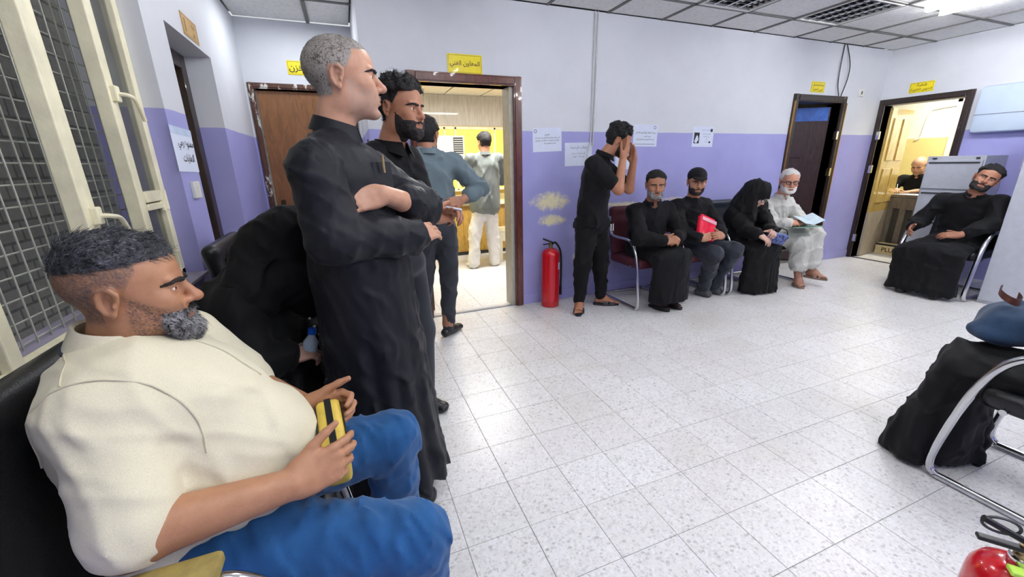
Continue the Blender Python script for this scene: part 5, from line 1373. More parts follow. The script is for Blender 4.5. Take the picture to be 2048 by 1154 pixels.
M_SEAM = simple('cream_stitching', (200, 194, 170), 0.9)
seam(p, 'polo_shirt', [(-0.585, 0.90, 0.83), (-0.565, 0.875, 0.92), (-0.50, 0.87, 0.985), (-0.42, 0.88, 0.975), (-0.355, 0.89, 0.90), (-0.335, 0.89, 0.80)], 0.0022, M_SEAM)
seam(p, 'polo_shirt', [(-0.545, 0.985, 1.01), (-0.52, 0.93, 1.0), (-0.505, 0.875, 0.985)], 0.0018, M_SEAM)
seam(p, 'polo_shirt', [(-0.39, 1.03, 1.0), (-0.33, 1.02, 0.94), (-0.27, 1.02, 0.87)], 0.0020, M_SEAM)
pouch = empty('zip_pouch', (-0.112, 0.985, 0.685)); tag(pouch, 'yellow zip pouch with a black zipper held between the hands', 'pouch')
organic('bag_body', solid([Box((0, 0, 0), (0.031, 0.100, 0.055), rnd=0.016)], 0.006), simple('shiny_yellow_cloth', (206, 178, 72), 0.45, var=0.15), pouch)
MB().box((-0.008, -0.094, 0.0535), (0.008, 0.094, 0.0575), 0.001).build('zipper', M_BLACK, pouch)
for s in (1, -1): MB().tube([(s * 0.030, -0.085, 0.044), (s * 0.0315, 0.0, 0.047), (s * 0.030, 0.085, 0.044)], 0.0025, 6).build('piping', M_BLACK, pouch, True)
pouch.rotation_euler = (math.radians(14), 0, math.radians(6))

# --- 2: the hooded woman on the left
p = Person('woman in a black hooded abaya seated against the left wall, head bowed', (-0.38, 1.72, 0.0)); p.skin = (196, 158, 140)
p.flesh([Ell((-0.235, 1.70, 1.06), (0.095, 0.075, 0.115), k=0), Cap((-0.27, 1.70, 1.0), (-0.36, 1.71, 0.88), 0.05, k=0.03)], 0.008)
elw, ww = (-0.36, 1.50, 0.705), (-0.275, 1.545, 0.700)
p.flesh(forearm(elw, ww, (0.036, 0.025)) + hand_prims(ww, (0.9, 0.35, -0.15), (0.1, -0.35, 0.9), True, curl=(35, 40, 25), sc=0.92), 0.0045)
under(p, (-0.40, 1.74, 0.5), (-0.38, 1.71, 0.84), (-0.36, 1.88, 0.88), (-0.40, 1.56, 0.88), [(((-0.36, 1.70, 0.5), (-0.10, 1.86, 0.46), (-0.10, 1.90, 0.1)), 0.05), (((-0.38, 1.84, 0.5), (-0.12, 1.98, 0.46), (-0.12, 2.0, 0.1)), 0.05)])
rp = ripple(21, 8, 24, 0.006, (1, 1, 0.35))
p.wear('abaya', [ECap((-0.40, 1.73, 0.50), (-0.40, 1.71, 0.84), (0.225, 0.180), (0.200, 0.140), (0, 1, 0), k=0.06), Cap((-0.42, 1.585, 0.875), (-0.38, 1.86, 0.875), 0.090, k=0.07)]
     + arm((-0.42, 1.57, 0.87), elw, ww, (0.088, 0.078, 0.055), 0.85) + arm((-0.36, 1.87, 0.87), (-0.26, 1.93, 0.70), (-0.17, 1.72, 0.68), (0.085, 0.075, 0.055), 0.85)
     + [ECap((-0.38, 1.75, 0.53), (-0.14, 1.90, 0.485), (0.20, 0.110), (0.165, 0.090), (-0.5, 0.85, 0), k=0.06), ECap((-0.13, 1.91, 0.47), (-0.15, 1.92, 0.04), (0.165, 0.095), (0.17, 0.11), (-0.5, 0.85, 0), k=0.06)], M_ABAYA, 0.010, creases(21, 7, 30, 0.009, (1, 1, 0.5), 0.004))
p.wear('hood', [Ell((-0.235, 1.70, 1.085), (0.125, 0.110, 0.135), k=0), Ell((-0.315, 1.70, 1.03), (0.115, 0.120, 0.135), k=0.05), Cap((-0.36, 1.62, 0.93), (-0.34, 1.80, 0.93), 0.105, k=0.06), Cap((-0.22, 1.66, 0.97), (-0.20, 1.70, 0.84), 0.085, 0.06, k=0.06)], M_ABAYA, 0.009, creases(22, 7, 50, 0.007, (1, 1, 0.7), 0.003))
p.finish()
for k in range(3): button(p, (-0.190 + 0.012 * k, 1.590 - 0.004 * k, 0.815 - 0.032 * k), (0.5, -0.8, 0.2), 0.005)
bt = empty('water_bottle', (-0.212, 1.585, 0.672)); tag(bt, 'small clear bottle with a blue cap in the hand of the hooded woman', 'bottle'); bt.rotation_euler = (0, math.radians(14), 0)
MB().lathe([(0.024, 0.0), (0.026, 0.01), (0.026, 0.055), (0.013, 0.078), (0.012, 0.088)], 18).build('bottle_body', simple('pale_clear_plastic', (190, 212, 232), 0.1), bt, True); MB().lathe([(0.015, 0.086), (0.015, 0.106), (0.013, 0.108)], 18).build('cap', simple('blue_plastic', (24, 96, 220), 0.35), bt, True)

# --- 3: the tall cropped man with folded arms
p = Person('tall man with cropped grey hair standing with folded arms in a long dark robe', (0.03, 1.55, 0.0))
p.head(pos=(0.030, 1.555, 1.622), ypr=(-1, 3, 0), scale=1.03, vox=0.0027, skin=(196, 150, 124), wide=1.0, jaw=1.06, nose=1.10, ear=1.10, neck_world=(-0.035, 1.56, 1.40), eyes=0.6, gaze=0,
       hair=dict(mat=M_HAIR_GREY, top=0.0026, side=0.0008, fade=0.075, rough=0.0005, freq=300, taper=0.03, strands=dict(n=6500, length=0.0055, rad=0.00045, flow=lambda q: V3((0.4, 0, 0.3)), lift=0.9)), hair_t=(0.092, 0.03), scalp=((150, 142, 134), 0.75), stubble=((170, 160, 150), 0.25), moustache=dict(mat=M_HAIR_GREY, r=0.0034), brow_mat=M_BROW, brow_r=0.0042)
shR, elR, wrR = (-0.080, 1.385, 1.352), (-0.058, 1.348, 1.140), (0.195, 1.425, 1.115)
shL, elL, wrL = (0.066, 1.728, 1.352), (0.262, 1.640, 1.190), (0.105, 1.415, 1.262)
p.flesh(forearm(elL, wrL, (0.046, 0.031)) + hand_prims(wrL, (-0.86, -0.30, -0.16), (0.28, -0.84, 0.45), False, curl=(6, 8, 6), thumb=(0.95, 0.22, -0.10)), 0.0045)
p.flesh(forearm(elR, wrR, (0.044, 0.030)) + hand_prims(wrR, (0.75, 0.62, 0.10), (0.2, -0.6, 0.7), True, curl=(15, 20, 15)), 0.0045)
under(p, (0.03, 1.56, 0.95), (0.0, 1.555, 1.30), shL, shR, [(((0.03, 1.46, 0.92), (0.04, 1.45, 0.5), (0.03, 1.46, 0.1)), 0.06), (((0.05, 1.65, 0.92), (0.06, 1.65, 0.5), (0.05, 1.65, 0.1)), 0.06)])
side = unit((0.37, 0.93, 0)); rp = ripple(31, 9, 30, 0.0050, (1, 1, 0.18))
p.wear('robe', [ECap((0.015, 1.555, 1.00), (0.0, 1.555, 1.30), (0.185, 0.150), (0.195, 0.135), side, k=0.06), ECap((0.0, 1.555, 1.34), (-0.02, 1.557, 1.405), (0.165, 0.10), (0.09, 0.072), side, k=0.05),
     ECap((0.015, 1.555, 1.0), (0.040, 1.555, 0.13), (0.195, 0.165), (0.225, 0.215), side, k=0.06), ECap((0.04, 1.555, 0.13), (0.045, 1.555, -0.06), (0.225, 0.215), (0.23, 0.22), side, k=0.04),
     Cap(shR, shL, 0.062, k=0.05), Cap((-0.03, 1.53, 1.432), shR, 0.045, 0.066, k=0.05), Cap((-0.02, 1.585, 1.432), shL, 0.045, 0.066, k=0.05), Box((0.04, 1.555, -0.2), (0.6, 0.6, 0.31), rnd=0.0, op='s', k=0.01)], M_NAVYROBE, 0.008, both(creases(31, 7, 60, 0.0042, (1, 1, 0.5), 0.002, [(1, 0.7, 0.25), (0.9, -0.6, 0.35), (0.8, 0.2, 0.7)], 0.6), hang(0.03, 1.555, 9, 0.016, 1.0, 0.1, 4)))
p.wear('sleeve', arm(shR, elR, wrR, (0.082, 0.078, 0.062), 0.96, 0.04), M_NAVYROBE, 0.009, creases(33, 8, 92, 0.0040, (1, 0.6, 1), 0.0025, [(0.55, 0.1, 0.9), (0.95, 0.2, -0.25), (0.8, 0.3, 0.6)], 0.5))
p.wear('sleeve', arm(shL, elL, wrL, (0.080, 0.074, 0.060), 0.35, 0.04), M_NAVYROBE, 0.009, creases(34, 8, 92, 0.0040, (1, 0.6, 1), 0.0025, [(0.55, 0.3, 0.9), (0.9, 0.5, -0.25)], 0.5))
for an, to in (((0.03, 1.46, 0.085), (0.20, 1.40, 0.0)), ((0.05, 1.65, 0.085), (0.23, 1.61, 0.0))): p.wear('shoe', shoe_prims(an, to), M_SHOE, 0.008)
p.finish()
collar(p, 'collar', (-0.012, 1.557, 1.466), eul(-10, -16, 0), 0.062, 0.083, 0.026, 0.046, M_NAVYROBE, 0.20, tilt=-0.15)
button(p, (0.085, 1.515, 1.432), (0.9, -0.4, 0.2), 0.006, M_DARKGREY); button(p, (0.108, 1.500, 1.36), (0.9, -0.4, 0.1), 0.006, M_DARKGREY)
pk = MB().box((-0.0015, -0.042, -0.050), (0.0015, 0.042, 0.050), 0.001).build('chest_pocket', M_NAVYROBE, p.root); pk.location = Vector(V3((0.118, 1.478, 1.315)) - p.base); pk.rotation_euler = (0, math.radians(-4), math.radians(-48))
MB().tube([(0.122 - p.base[0], 1.465 - p.base[1], 1.33), (0.120 - p.base[0], 1.462 - p.base[1], 1.385)], 0.004, 8).build('pen', simple('brass_pen', (186, 160, 110), 0.3, 0.7), p.root, True)

# --- 4: the curly-haired bearded man behind him
p = Person('young bearded man with curly black hair and dark shirt standing behind the cropped man', (0.17, 2.04, 0.0))
p.head(pos=(0.262, 2.000, 1.592), ypr=(-42, -4, 0), scale=1.0, vox=0.0034, skin=(178, 126, 98), jaw=1.05, neck_world=(0.200, 2.04, 1.40), eyes=0.5, gaze=8,
       hair=dict(mat=M_HAIR_BLACK, top=0.022, side=0.003, fade=0.068, rough=0.0055, freq=170, taper=0.014, strands=dict(n=1500, length=0.016, rad=0.0013, flow=lambda q: V3((0.8, 0, 0.5)), lift=0.5, curl=0.5)), hair_t=(0.084, 0.02), beard=dict(mat=M_BEARD_BLACK, len=0.010, side=0.0025), moustache=dict(mat=M_BEARD_BLACK), beard_shape=(-0.046, -0.14, 0.014), scalp=((40, 34, 34), 0.6))
shR, elR, wrR = (0.020, 1.945, 1.375), (0.10, 1.83, 1.13), (0.325, 1.80, 1.135)
shL, elL, wrL = (0.290, 2.130, 1.375), (0.345, 2.06, 1.13), (0.385, 1.865, 1.140)
p.flesh(forearm(elR, wrR, (0.042, 0.028)) + hand_prims(wrR, (0.92, 0.20, 0.05), (0.15, -0.75, 0.6), True, curls=[(30, 45, 25), (40, 50, 30), (45, 55, 30), (50, 55, 30)], thumb=(0.85, 0.45, 0.05)), 0.0048)
p.flesh(forearm(elL, wrL, (0.042, 0.028)) + hand_prims(wrL, (0.55, -0.60, 0.10), (0.35, 0.25, 0.85), False, curls=[(30, 45, 25), (40, 50, 30), (45, 55, 30), (50, 55, 30)], thumb=(0.85, 0.45, -0.1)), 0.0048)
under(p, (0.17, 2.04, 0.92), (0.155, 2.035, 1.28), shL, shR, [(((0.10, 1.98, 0.92), (0.14, 1.97, 0.5), (0.14, 1.99, 0.1)), 0.06), (((0.25, 2.09, 0.92), (0.27, 2.07, 0.5), (0.26, 2.10, 0.1)), 0.06)])
side = unit((0.66, 0.75, 0))
p.wear('shirt', [ECap((0.17, 2.04, 0.90), (0.155, 2.035, 1.29), (0.160, 0.120), (0.175, 0.120), side, k=0.06), Cap(shR, shL, 0.070, k=0.06), Cap((0.175, 2.02, 1.40), (0.22, 2.05, 1.40), 0.06, k=0.05)] + arm(shR, elR, wrR, (0.068, 0.062, 0.050), 0.80) + arm(shL, elL, wrL, (0.068, 0.062, 0.050), 0.80), M_BLACKCLOTH, 0.011, creases(41, 7, 46, 0.007, (1, 1, 0.8), 0.003))
p.wear('trousers', [Ell((0.17, 2.04, 0.90), (0.155, 0.14, 0.10), k=0.04)] + leg((0.11, 1.98, 0.88), (0.14, 1.97, 0.50), (0.14, 1.99, 0.08), (0.090, 0.074, 0.062)) + leg((0.24, 2.08, 0.88), (0.27, 2.07, 0.50), (0.26, 2.10, 0.08), (0.090, 0.074, 0.062)), M_SLATE, 0.013, ripple(42, 7, 34, 0.004, (1, 1, 0.5)))
for an, to in (((0.14, 1.99, 0.085), (0.27, 1.89, 0.0)), ((0.26, 2.10, 0.085), (0.39, 2.01, 0.0))): p.wear('shoe', shoe_prims(an, to), M_SHOE, 0.009)
p.finish()
collar(p, 'collar', (0.214, 2.03, 1.435), eul(-42, -8, 0), 0.066, 0.084, 0.022, 0.036, M_BLACKCLOTH, 0.25, tilt=-0.15)
ph = MB().box((-0.035, -0.004, -0.05), (0.035, 0.004, 0.05), 0.003).build('folded_paper', M_PAPER); ph.location = (0.432, 1.80, 1.155); ph.rotation_euler = (math.radians(70), 0.2, math.radians(-20)); tag(ph, 'small white folded slip in the hands of the curly-haired man', 'paper')

# --- 5: the man in the blue-teal shirt at the office door, seen from behind
p = Person('man in a blue teal shirt seen from behind, hand on hip at the middle door', (0.58, 3.06, 0.0))
p.head(pos=(0.565, 3.07, 1.553), ypr=(68, -4, 0), scale=0.98, vox=0.0042, skin=(170, 120, 94), neck_world=(0.55, 3.03, 1.38), hair=dict(mat=M_HAIR_BLACK, top=0.018, side=0.010, fade=0.05, rough=0.003, freq=130), beard=dict(mat=M_BEARD_BLACK, len=0.008, side=0.0025), beard_shape=(-0.046, -0.14, 0.012))
shR, elR, wrR = (0.725, 3.045, 1.375), (0.935, 3.020, 1.180), (0.765, 2.945, 1.105)
shL, elL, wrL = (0.375, 3.020, 1.375), (0.30, 3.03, 1.12), (0.42, 3.25, 1.10)
p.flesh(forearm(elR, wrR, (0.040, 0.028)) + hand_prims(wrR, (-0.85, -0.10, -0.10), (0.05, -0.85, 0.5), True, curl=(20, 35, 20), thumb=(0.7, 0.6, 0)), 0.005)
p.flesh(forearm(elL, wrL, (0.040, 0.028)) + hand_prims(wrL, (0.6, 0.7, 0.1), (0, 0, 1), False), 0.006)
under(p, (0.58, 3.06, 0.95), (0.55, 3.04, 1.27), shL, shR, [(((0.66, 3.06, 0.90), (0.665, 3.08, 0.5), (0.635, 3.09, 0.1)), 0.06), (((0.49, 3.06, 0.90), (0.47, 3.12, 0.5), (0.44, 3.16, 0.1)), 0.06)])
p.wear('shirt', [ECap((0.575, 3.06, 0.97), (0.55, 3.04, 1.29), (0.150, 0.115), (0.185, 0.120), (1, 0.05, 0), k=0.06), Cap(shR, shL, 0.068, k=0.06), Cap((0.52, 3.035, 1.42), (0.58, 3.035, 1.42), 0.055, k=0.05)] + arm(shR, elR, wrR, (0.068, 0.062, 0.048), 0.62) + arm(shL, elL, wrL, (0.066, 0.058, 0.046), 0.7), M_TEAL, 0.011, creases(51, 8, 48, 0.0075, (1, 1, 0.9), 0.003))
p.wear('trousers', [Ell((0.58, 3.06, 0.90), (0.155, 0.125, 0.11), k=0.04)] + leg((0.655, 3.06, 0.86), (0.665, 3.08, 0.48), (0.635, 3.09, 0.085), (0.092, 0.070, 0.050)) + leg((0.50, 3.06, 0.86), (0.47, 3.12, 0.48), (0.44, 3.16, 0.085), (0.092, 0.070, 0.050)), M_SLATE, 0.012, creases(52, 7, 44, 0.006, (1, 1, 0.8), 0.0025))
for an, to in (((0.635, 3.10, 0.080), (0.775, 3.215, 0.0)), ((0.44, 3.16, 0.080), (0.47, 3.34, 0.0))): p.wear('shoe', shoe_prims(an, to), M_SHOE, 0.008)
p.finish()
collar(p, 'collar', (0.553, 3.035, 1.435), eul(68, -6, 0), 0.064, 0.080, 0.022, 0.032, M_TEAL, 0.25, tilt=-0.15)

# --- 6: the man in the grey shirt inside the office
p = Person('man in a loose grey shirt and white trousers seen from behind inside the middle office', (1.63, 5.25, 0.0))
p.head(pos=(1.70, 5.25, 1.615), ypr=(95, -10, 0), scale=0.98, vox=0.005, skin=(180, 132, 106), neck_world=(1.69, 5.22, 1.44), hair=dict(mat=M_HAIR_BLACK, top=0.020, side=0.014, fade=0.05, rough=0.004, freq=110))
shR, elR, wrR = (1.89, 5.24, 1.42), (1.97, 5.30, 1.15), (1.86, 5.52, 1.08); shL, elL, wrL = (1.50, 5.24, 1.42), (1.44, 5.32, 1.15), (1.55, 5.52, 1.08)
p.flesh(forearm(elR, wrR) + hand_prims(wrR, (-0.2, 1, 0), (0, 0, 1), True), 0.007); p.flesh(forearm(elL, wrL) + hand_prims(wrL, (0.2, 1, 0), (0, 0, 1), False), 0.007)
under(p, (1.66, 5.25, 0.95), (1.69, 5.24, 1.3), shL, shR, [(((1.58, 5.25, 0.9), (1.53, 5.25, 0.5), (1.48, 5.22, 0.1)), 0.06), (((1.76, 5.25, 0.9), (1.78, 5.26, 0.5), (1.79, 5.24, 0.1)), 0.06)])
p.wear('shirt', [ECap((1.68, 5.26, 0.82), (1.695, 5.245, 1.32), (0.210, 0.160), (0.195, 0.125), (1, 0, 0), k=0.06), Cap(shR, shL, 0.066, k=0.06), Cap((1.67, 5.23, 1.46), (1.71, 5.23, 1.46), 0.058, k=0.05), Box((1.68, 5.25, 0.55), (0.4, 0.4, 0.17), rnd=0, op='s', k=0.01)] + arm(shR, elR, wrR, (0.072, 0.064, 0.05), 0.75) + arm(shL, elL, wrL, (0.072, 0.064, 0.05), 0.75), M_GREYSHIRT, 0.013, creases(61, 7, 40, 0.008, (1, 1, 0.5), 0.004))
p.wear('trousers', [Ell((1.66, 5.25, 0.88), (0.165, 0.13, 0.11), k=0.04)] + leg((1.61, 5.26, 0.83), (1.53, 5.25, 0.48), (1.48, 5.22, 0.07), (0.096, 0.085, 0.078)) + leg((1.74, 5.26, 0.83), (1.78, 5.26, 0.48), (1.79, 5.24, 0.07), (0.096, 0.085, 0.078)), M_WHITETROUSERS, 0.013, creases(62, 7, 40, 0.008, (1, 1, 0.8), 0.004))
for an, to in (((1.48, 5.24, 0.08), (1.44, 5.40, 0.0)), ((1.79, 5.26, 0.08), (1.83, 5.42, 0.0))): p.wear('trainer', shoe_prims(an, to, 0.05), M_WHITESHOE, 0.009)
p.finish()
collar(p, 'collar', (1.692, 5.225, 1.475), eul(92, -6, 0), 0.064, 0.080, 0.022, 0.032, M_GREYSHIRT, 0.25, tilt=-0.15)

# --- 7: the man hiding his face
p = Person('man in black T-shirt and trousers standing with both hands over his face', (2.02, 3.16, 0.0))
p.head(pos=(2.150, 3.020, 1.520), ypr=(-22, -24, 6), scale=0.99, vox=0.0038, skin=(172, 120, 92), eyes=0.3, neck_world=(2.035, 3.075, 1.36), hair=dict(mat=M_HAIR_BLACK, top=0.030, side=0.010, fade=0.055, rough=0.006, freq=120), hair_t=(0.082, 0.0), beard=dict(mat=M_BEARD_BLACK, len=0.008, side=0.002))
shR, elR, wrR = (1.900, 2.985, 1.330), (2.060, 2.850, 1.135), (2.118, 2.895, 1.375)
shL, elL, wrL = (2.135, 3.230, 1.330), (2.33, 3.07, 1.12), (2.285, 2.975, 1.350)
p.flesh([Cap(shR, elR, 0.052, 0.044, k=0.02)] + forearm(elR, wrR, (0.044, 0.028)) + hand_prims(wrR, (0.46, 0.04, 0.89), (0.45, -0.88, -0.12), True, curls=[(6, 8, 6), (8, 10, 6), (10, 12, 8), (12, 14, 8)], spread=1.4, thumb=(0.65, 0.65, -0.2)), 0.0048)
p.flesh([Cap(shL, elL, 0.052, 0.044, k=0.02)] + forearm(elL, wrL, (0.044, 0.028)) + hand_prims(wrL, (-0.10, 0.10, 0.97), (0.92, 0.20, 0.1), False, curls=[(8, 10, 6), (10, 12, 6), (12, 14, 8), (14, 14, 8)], spread=1.2, thumb=(0.65, 0.65, -0.2)), 0.0048)
fR = ((1.915, 3.165, 0.085), (1.830, 3.035, 0.022)); fL = ((2.195, 3.225, 0.085), (2.345, 3.150, 0.022))
for an, to in (fR, fL): p.flesh(foot_prims(an, to), 0.005)
under(p, (2.02, 3.16, 0.9), (2.02, 3.10, 1.24), shL, shR, [(((1.94, 3.13, 0.86), (1.94, 3.15, 0.48), fR[0]), 0.055), (((2.10, 3.19, 0.86), (2.15, 3.20, 0.48), fL[0]), 0.055)])
side = unit((0.68, 0.73, 0))
p.wear('t_shirt', [ECap((2.00, 3.15, 0.86), (2.015, 3.11, 1.24), (0.175, 0.135), (0.185, 0.130), side, k=0.06), Cap(shR, shL, 0.072, k=0.06), Cap((2.02, 3.08, 1.36), (2.05, 3.07, 1.39), 0.064, k=0.05), Box((2.0, 3.15, 0.62), (0.4, 0.4, 0.18), rnd=0, op='s', k=0.01),
     Cap(shR, lerp(shR, elR, 0.68), 0.074, 0.070, k=0.03), Cap(shL, lerp(shL, elL, 0.68), 0.074, 0.070, k=0.03)], M_BLACKCLOTH, 0.010, creases(71, 7, 42, 0.0065, (1, 1, 0.7), 0.003))
p.wear('trousers', [Ell((2.02, 3.16, 0.83), (0.165, 0.150, 0.11), k=0.04)] + leg((1.94, 3.13, 0.80), (1.935, 3.15, 0.46), (1.915, 3.165, 0.115), (0.098, 0.080, 0.055)) + leg((2.10, 3.19, 0.80), (2.15, 3.20, 0.46), (2.19, 3.225, 0.115), (0.098, 0.080, 0.055)), M_BLACKCLOTH, 0.011, creases(72, 8, 48, 0.007, (1, 1, 0.9), 0.003))
p.finish()
collar(p, 'collar', (2.052, 3.065, 1.405), eul(-30, -22, 0), 0.066, 0.078, 0.022, 0.014, M_BLACKCLOTH, 0.2, tilt=-0.1)
for k in (0, 1): MB().tube([(2.115 + 0.03 * k - p.base[0], 3.005 + 0.01 * k - p.base[1], 0.83), (2.115 + 0.03 * k - p.base[0], 3.002 + 0.01 * k - p.base[1], 0.77)], 0.004, 6).build('drawstring', M_WHITEPLASTIC, p.root, True)
def sandal(p, an, to, mat, straps=((0.55, 0.85),), z0=0.0):
    sole = slab(sole_outline(an, to), z0, z0 + 0.022, 'sandal_sole', mat, p.root, p.base)
    a, t = V3(an), V3(to); d = t - a; d[2] = 0; L = np.linalg.norm(d); d /= L; s = np.cross((0, 0, 1), d)
    for u0, u1 in straps:
        mb = MB(); rows = []
        for k in range(9):
            w = -PI / 2 + PI * k / 8; row = []
            for u in (u0, u1):
                hgt = 0.060 - 0.030 * u
                for th in (0.0, 0.005):
                    q = a + d * (L * u - 0.02) + s * (0.047 + th) * math.sin(w); z = z0 + 0.012 + (hgt + th) * math.cos(w)
                    row.append(mb.bm.verts.new((q[0] - p.base[0], q[1] - p.base[1], z - p.base[2])))
            rows.append([row[0], row[1], row[3], row[2]])
        for A, B in zip(rows, rows[1:]):
            for j in range(4): mb.bm.faces.new((A[j], A[(j + 1) % 4], B[(j + 1) % 4], B[j]))
        mb.bm.faces.new(rows[0]); mb.bm.faces.new(rows[-1]); mb.build('strap', mat, sole, True)
sandal(p, *fR, M_SANDAL, ((0.32, 0.88),)); sandal(p, *fL, M_SANDAL, ((0.25, 0.52), (0.60, 0.88)))

# --- 8: the seated man in the black robe
def seated_robe(p, hip, knL, knR, feet, chest, shL, shR, mat, w=0.2, seed=1, hem=0.10, amp=0.0045):
    hip, knL, knR, chest = map(V3, (hip, knL, knR, chest)); side = unit(V3(shL) - V3(shR)); kn = (knL + knR) / 2; ft = V3(feet); hw = np.linalg.norm(knL - knR) / 2 + 0.085
    return [ECap(hip, chest, (w, 0.145), (w * 0.98, 0.125), side, k=0.06), Cap(shL, shR, 0.072, k=0.06), ECap(hip + V3((0, 0, 0.02)), kn, (w, 0.115), (hw, 0.085), unit(knL - knR), k=0.06),
            ECap(kn, (ft[0], ft[1], hem - 0.12), (hw, 0.085), (hw * 1.02, 0.13), unit(knL - knR), k=0.06), Box((ft[0], ft[1], hem - 0.2), (0.6, 0.6, 0.20), rnd=0, op='s', k=0.01)]
p = Person('bearded man in a long black robe seated with clasped hands by the back wall', (2.66, 3.10, 0.0))
p.head(pos=(2.560, 3.000, 1.145), ypr=(-118, -4, 0), scale=1.0, vox=0.0040, skin=(164, 114, 86), eyes=0.5, nose=1.05, neck_world=(2.60, 3.07, 0.97), hair=dict(mat=M_HAIR_BLACK, top=0.014, side=0.006, fade=0.06, rough=0.003), hair_t=(0.084, 0.02), beard=dict(mat=M_BEARD_SALT, len=0.010, side=0.002), stubble=((80, 66, 60), 0.6), moustache=dict(mat=M_BEARD_BLACK, r=0.0048))
shR, elR, wrR = (2.42, 3.09, 0.915), (2.40, 2.96, 0.69), (2.555, 2.80, 0.675); shL, elL, wrL = (2.83, 3.12, 0.905), (2.90, 3.00, 0.69), (2.705, 2.82, 0.680)
p.flesh(forearm(elR, wrR) + hand_prims(wrR, (0.85, -0.35, 0.05), (0.0, -0.75, 0.65), True, curl=(35, 45, 25)), 0.0055); p.flesh(forearm(elL, wrL) + hand_prims(wrL, (-0.85, -0.40, 0.05), (0.0, -0.70, 0.7), False, curl=(30, 40, 25)), 0.0055)
f1, f2 = ((2.62, 2.93, 0.08), (2.655, 2.795, 0.022)), ((2.76, 2.93, 0.08), (2.80, 2.79, 0.022))
for an, to in (f1, f2): p.flesh(foot_prims(an, to), 0.006, (70, 52, 46))
under(p, (2.66, 3.22, 0.52), (2.63, 3.13, 0.84), shL, shR, [(((2.56, 3.2, 0.52), (2.56, 2.82, 0.51), f1[0]), 0.05), (((2.76, 3.2, 0.52), (2.77, 2.83, 0.51), f2[0]), 0.05)])
p.wear('robe', seated_robe(p, (2.66, 3.20, 0.53), (2.79, 2.83, 0.51), (2.56, 2.82, 0.51), (2.69, 2.85, 0), (2.635, 3.14, 0.84), shL, shR, M_BLACKCLOTH, seed=81) + arm(shR, elR, wrR, (0.074, 0.068, 0.052), 0.88) + arm(shL, elL, wrL, (0.074, 0.068, 0.052), 0.88) + [Cap((2.60, 3.08, 0.96), (2.63, 3.10, 0.95), 0.066, k=0.05)], M_BLACKCLOTH, 0.012, both(creases(81, 7, 42, 0.0075, (1, 1, 0.6), 0.003), hang(2.69, 2.86, 9, 0.012, 0.5, 0.1, 2)))
p.finish(); collar(p, 'collar', (2.602, 3.065, 0.995), eul(-112, -10, 0), 0.064, 0.078, 0.020, 0.020, M_BLACKCLOTH, 0.2)
sandal(p, *f1, M_SHOE, ((0.25, 0.90),)); sandal(p, *f2, M_SHOE, ((0.25, 0.90),))

# --- 9: the man in the cap
p = Person('man in a black cap and dark jeans seated holding a red bag', (3.20, 3.10, 0.0))
p.head(pos=(3.095, 3.06, 1.155), ypr=(-122, -5, 0), scale=1.0, vox=0.0040, skin=(176, 126, 98), eyes=0.5, neck_world=(3.13, 3.12, 0.98), hair=dict(mat=M_HAIR_BLACK, top=0.006, side=0.005, fade=0.06, rough=0.001), beard=dict(mat=M_BEARD_BLACK, len=0.006, side=0.002), moustache=dict(mat=M_BEARD_BLACK, r=0.0058))
Rh = eul(-122, -5, 0); Hw = lambda *q: V3((3.095, 3.06, 1.155)) + Rh @ V3(q)
shR, elR, wrR = (2.95, 3.14, 0.930), (2.90, 2.99, 0.70), (2.985, 2.820, 0.660); shL, elL, wrL = (3.34, 3.16, 0.915), (3.42, 3.03, 0.70), (3.255, 2.830, 0.665)
p.flesh(forearm(elR, wrR) + hand_prims(wrR, (0.9, -0.10, 0.15), (0.0, -0.9, 0.3), True, curl=(35, 40, 25)), 0.0055); p.flesh(forearm(elL, wrL) + hand_prims(wrL, (-0.9, -0.15, 0.10), (0.0, -0.85, 0.4), False, curl=(35, 40, 25)), 0.0055)
under(p, (3.2, 3.22, 0.52), (3.16, 3.17, 0.86), shL, shR, [(((3.12, 3.2, 0.52), (3.19, 2.83, 0.5), (3.30, 3.03, 0.1)), 0.05), (((3.3, 3.2, 0.52), (3.50, 2.87, 0.5), (3.47, 3.04, 0.1)), 0.05)])
p.wear('shirt', [ECap((3.20, 3.22, 0.52), (3.155, 3.17, 0.86), (0.175, 0.135), (0.185, 0.120), (1, 0, 0), k=0.06), Cap(shR, shL, 0.070, k=0.06), Cap((3.12, 3.12, 0.97), (3.14, 3.13, 0.96), 0.064, k=0.05)] + arm(shR, elR, wrR, (0.070, 0.064, 0.050), 0.85) + arm(shL, elL, wrL, (0.070, 0.064, 0.050), 0.85), M_BLACKCLOTH, 0.012, creases(91, 7, 46, 0.007, (1, 1, 0.8), 0.003))
p.wear('jeans', [Ell((3.20, 3.21, 0.50), (0.185, 0.16, 0.105), k=0.04)] + leg((3.12, 3.16, 0.51), (3.20, 2.85, 0.495), (3.30, 3.02, 0.10), (0.094, 0.078, 0.060)) + leg((3.29, 3.16, 0.51), (3.50, 2.88, 0.495), (3.46, 3.03, 0.10), (0.094, 0.078, 0.060)), M_JEANS_DARK, 0.012, creases(92, 8, 54, 0.0075, (1, 1, 1), 0.003))
p.wear('cap', [Ell(Hw(-0.012, 0, 0.058), (0.106, 0.086, 0.078), Rh, k=0.0), Box(Hw(-0.012, 0, -0.07), (0.2, 0.2, 0.10), Rh, rnd=0, op='s', k=0.004), Ell(Hw(0.105, 0, 0.050), (0.068, 0.066, 0.007), Rh @ eul(0, -14, 0), k=0.008)], M_BLACKCLOTH, 0.006)
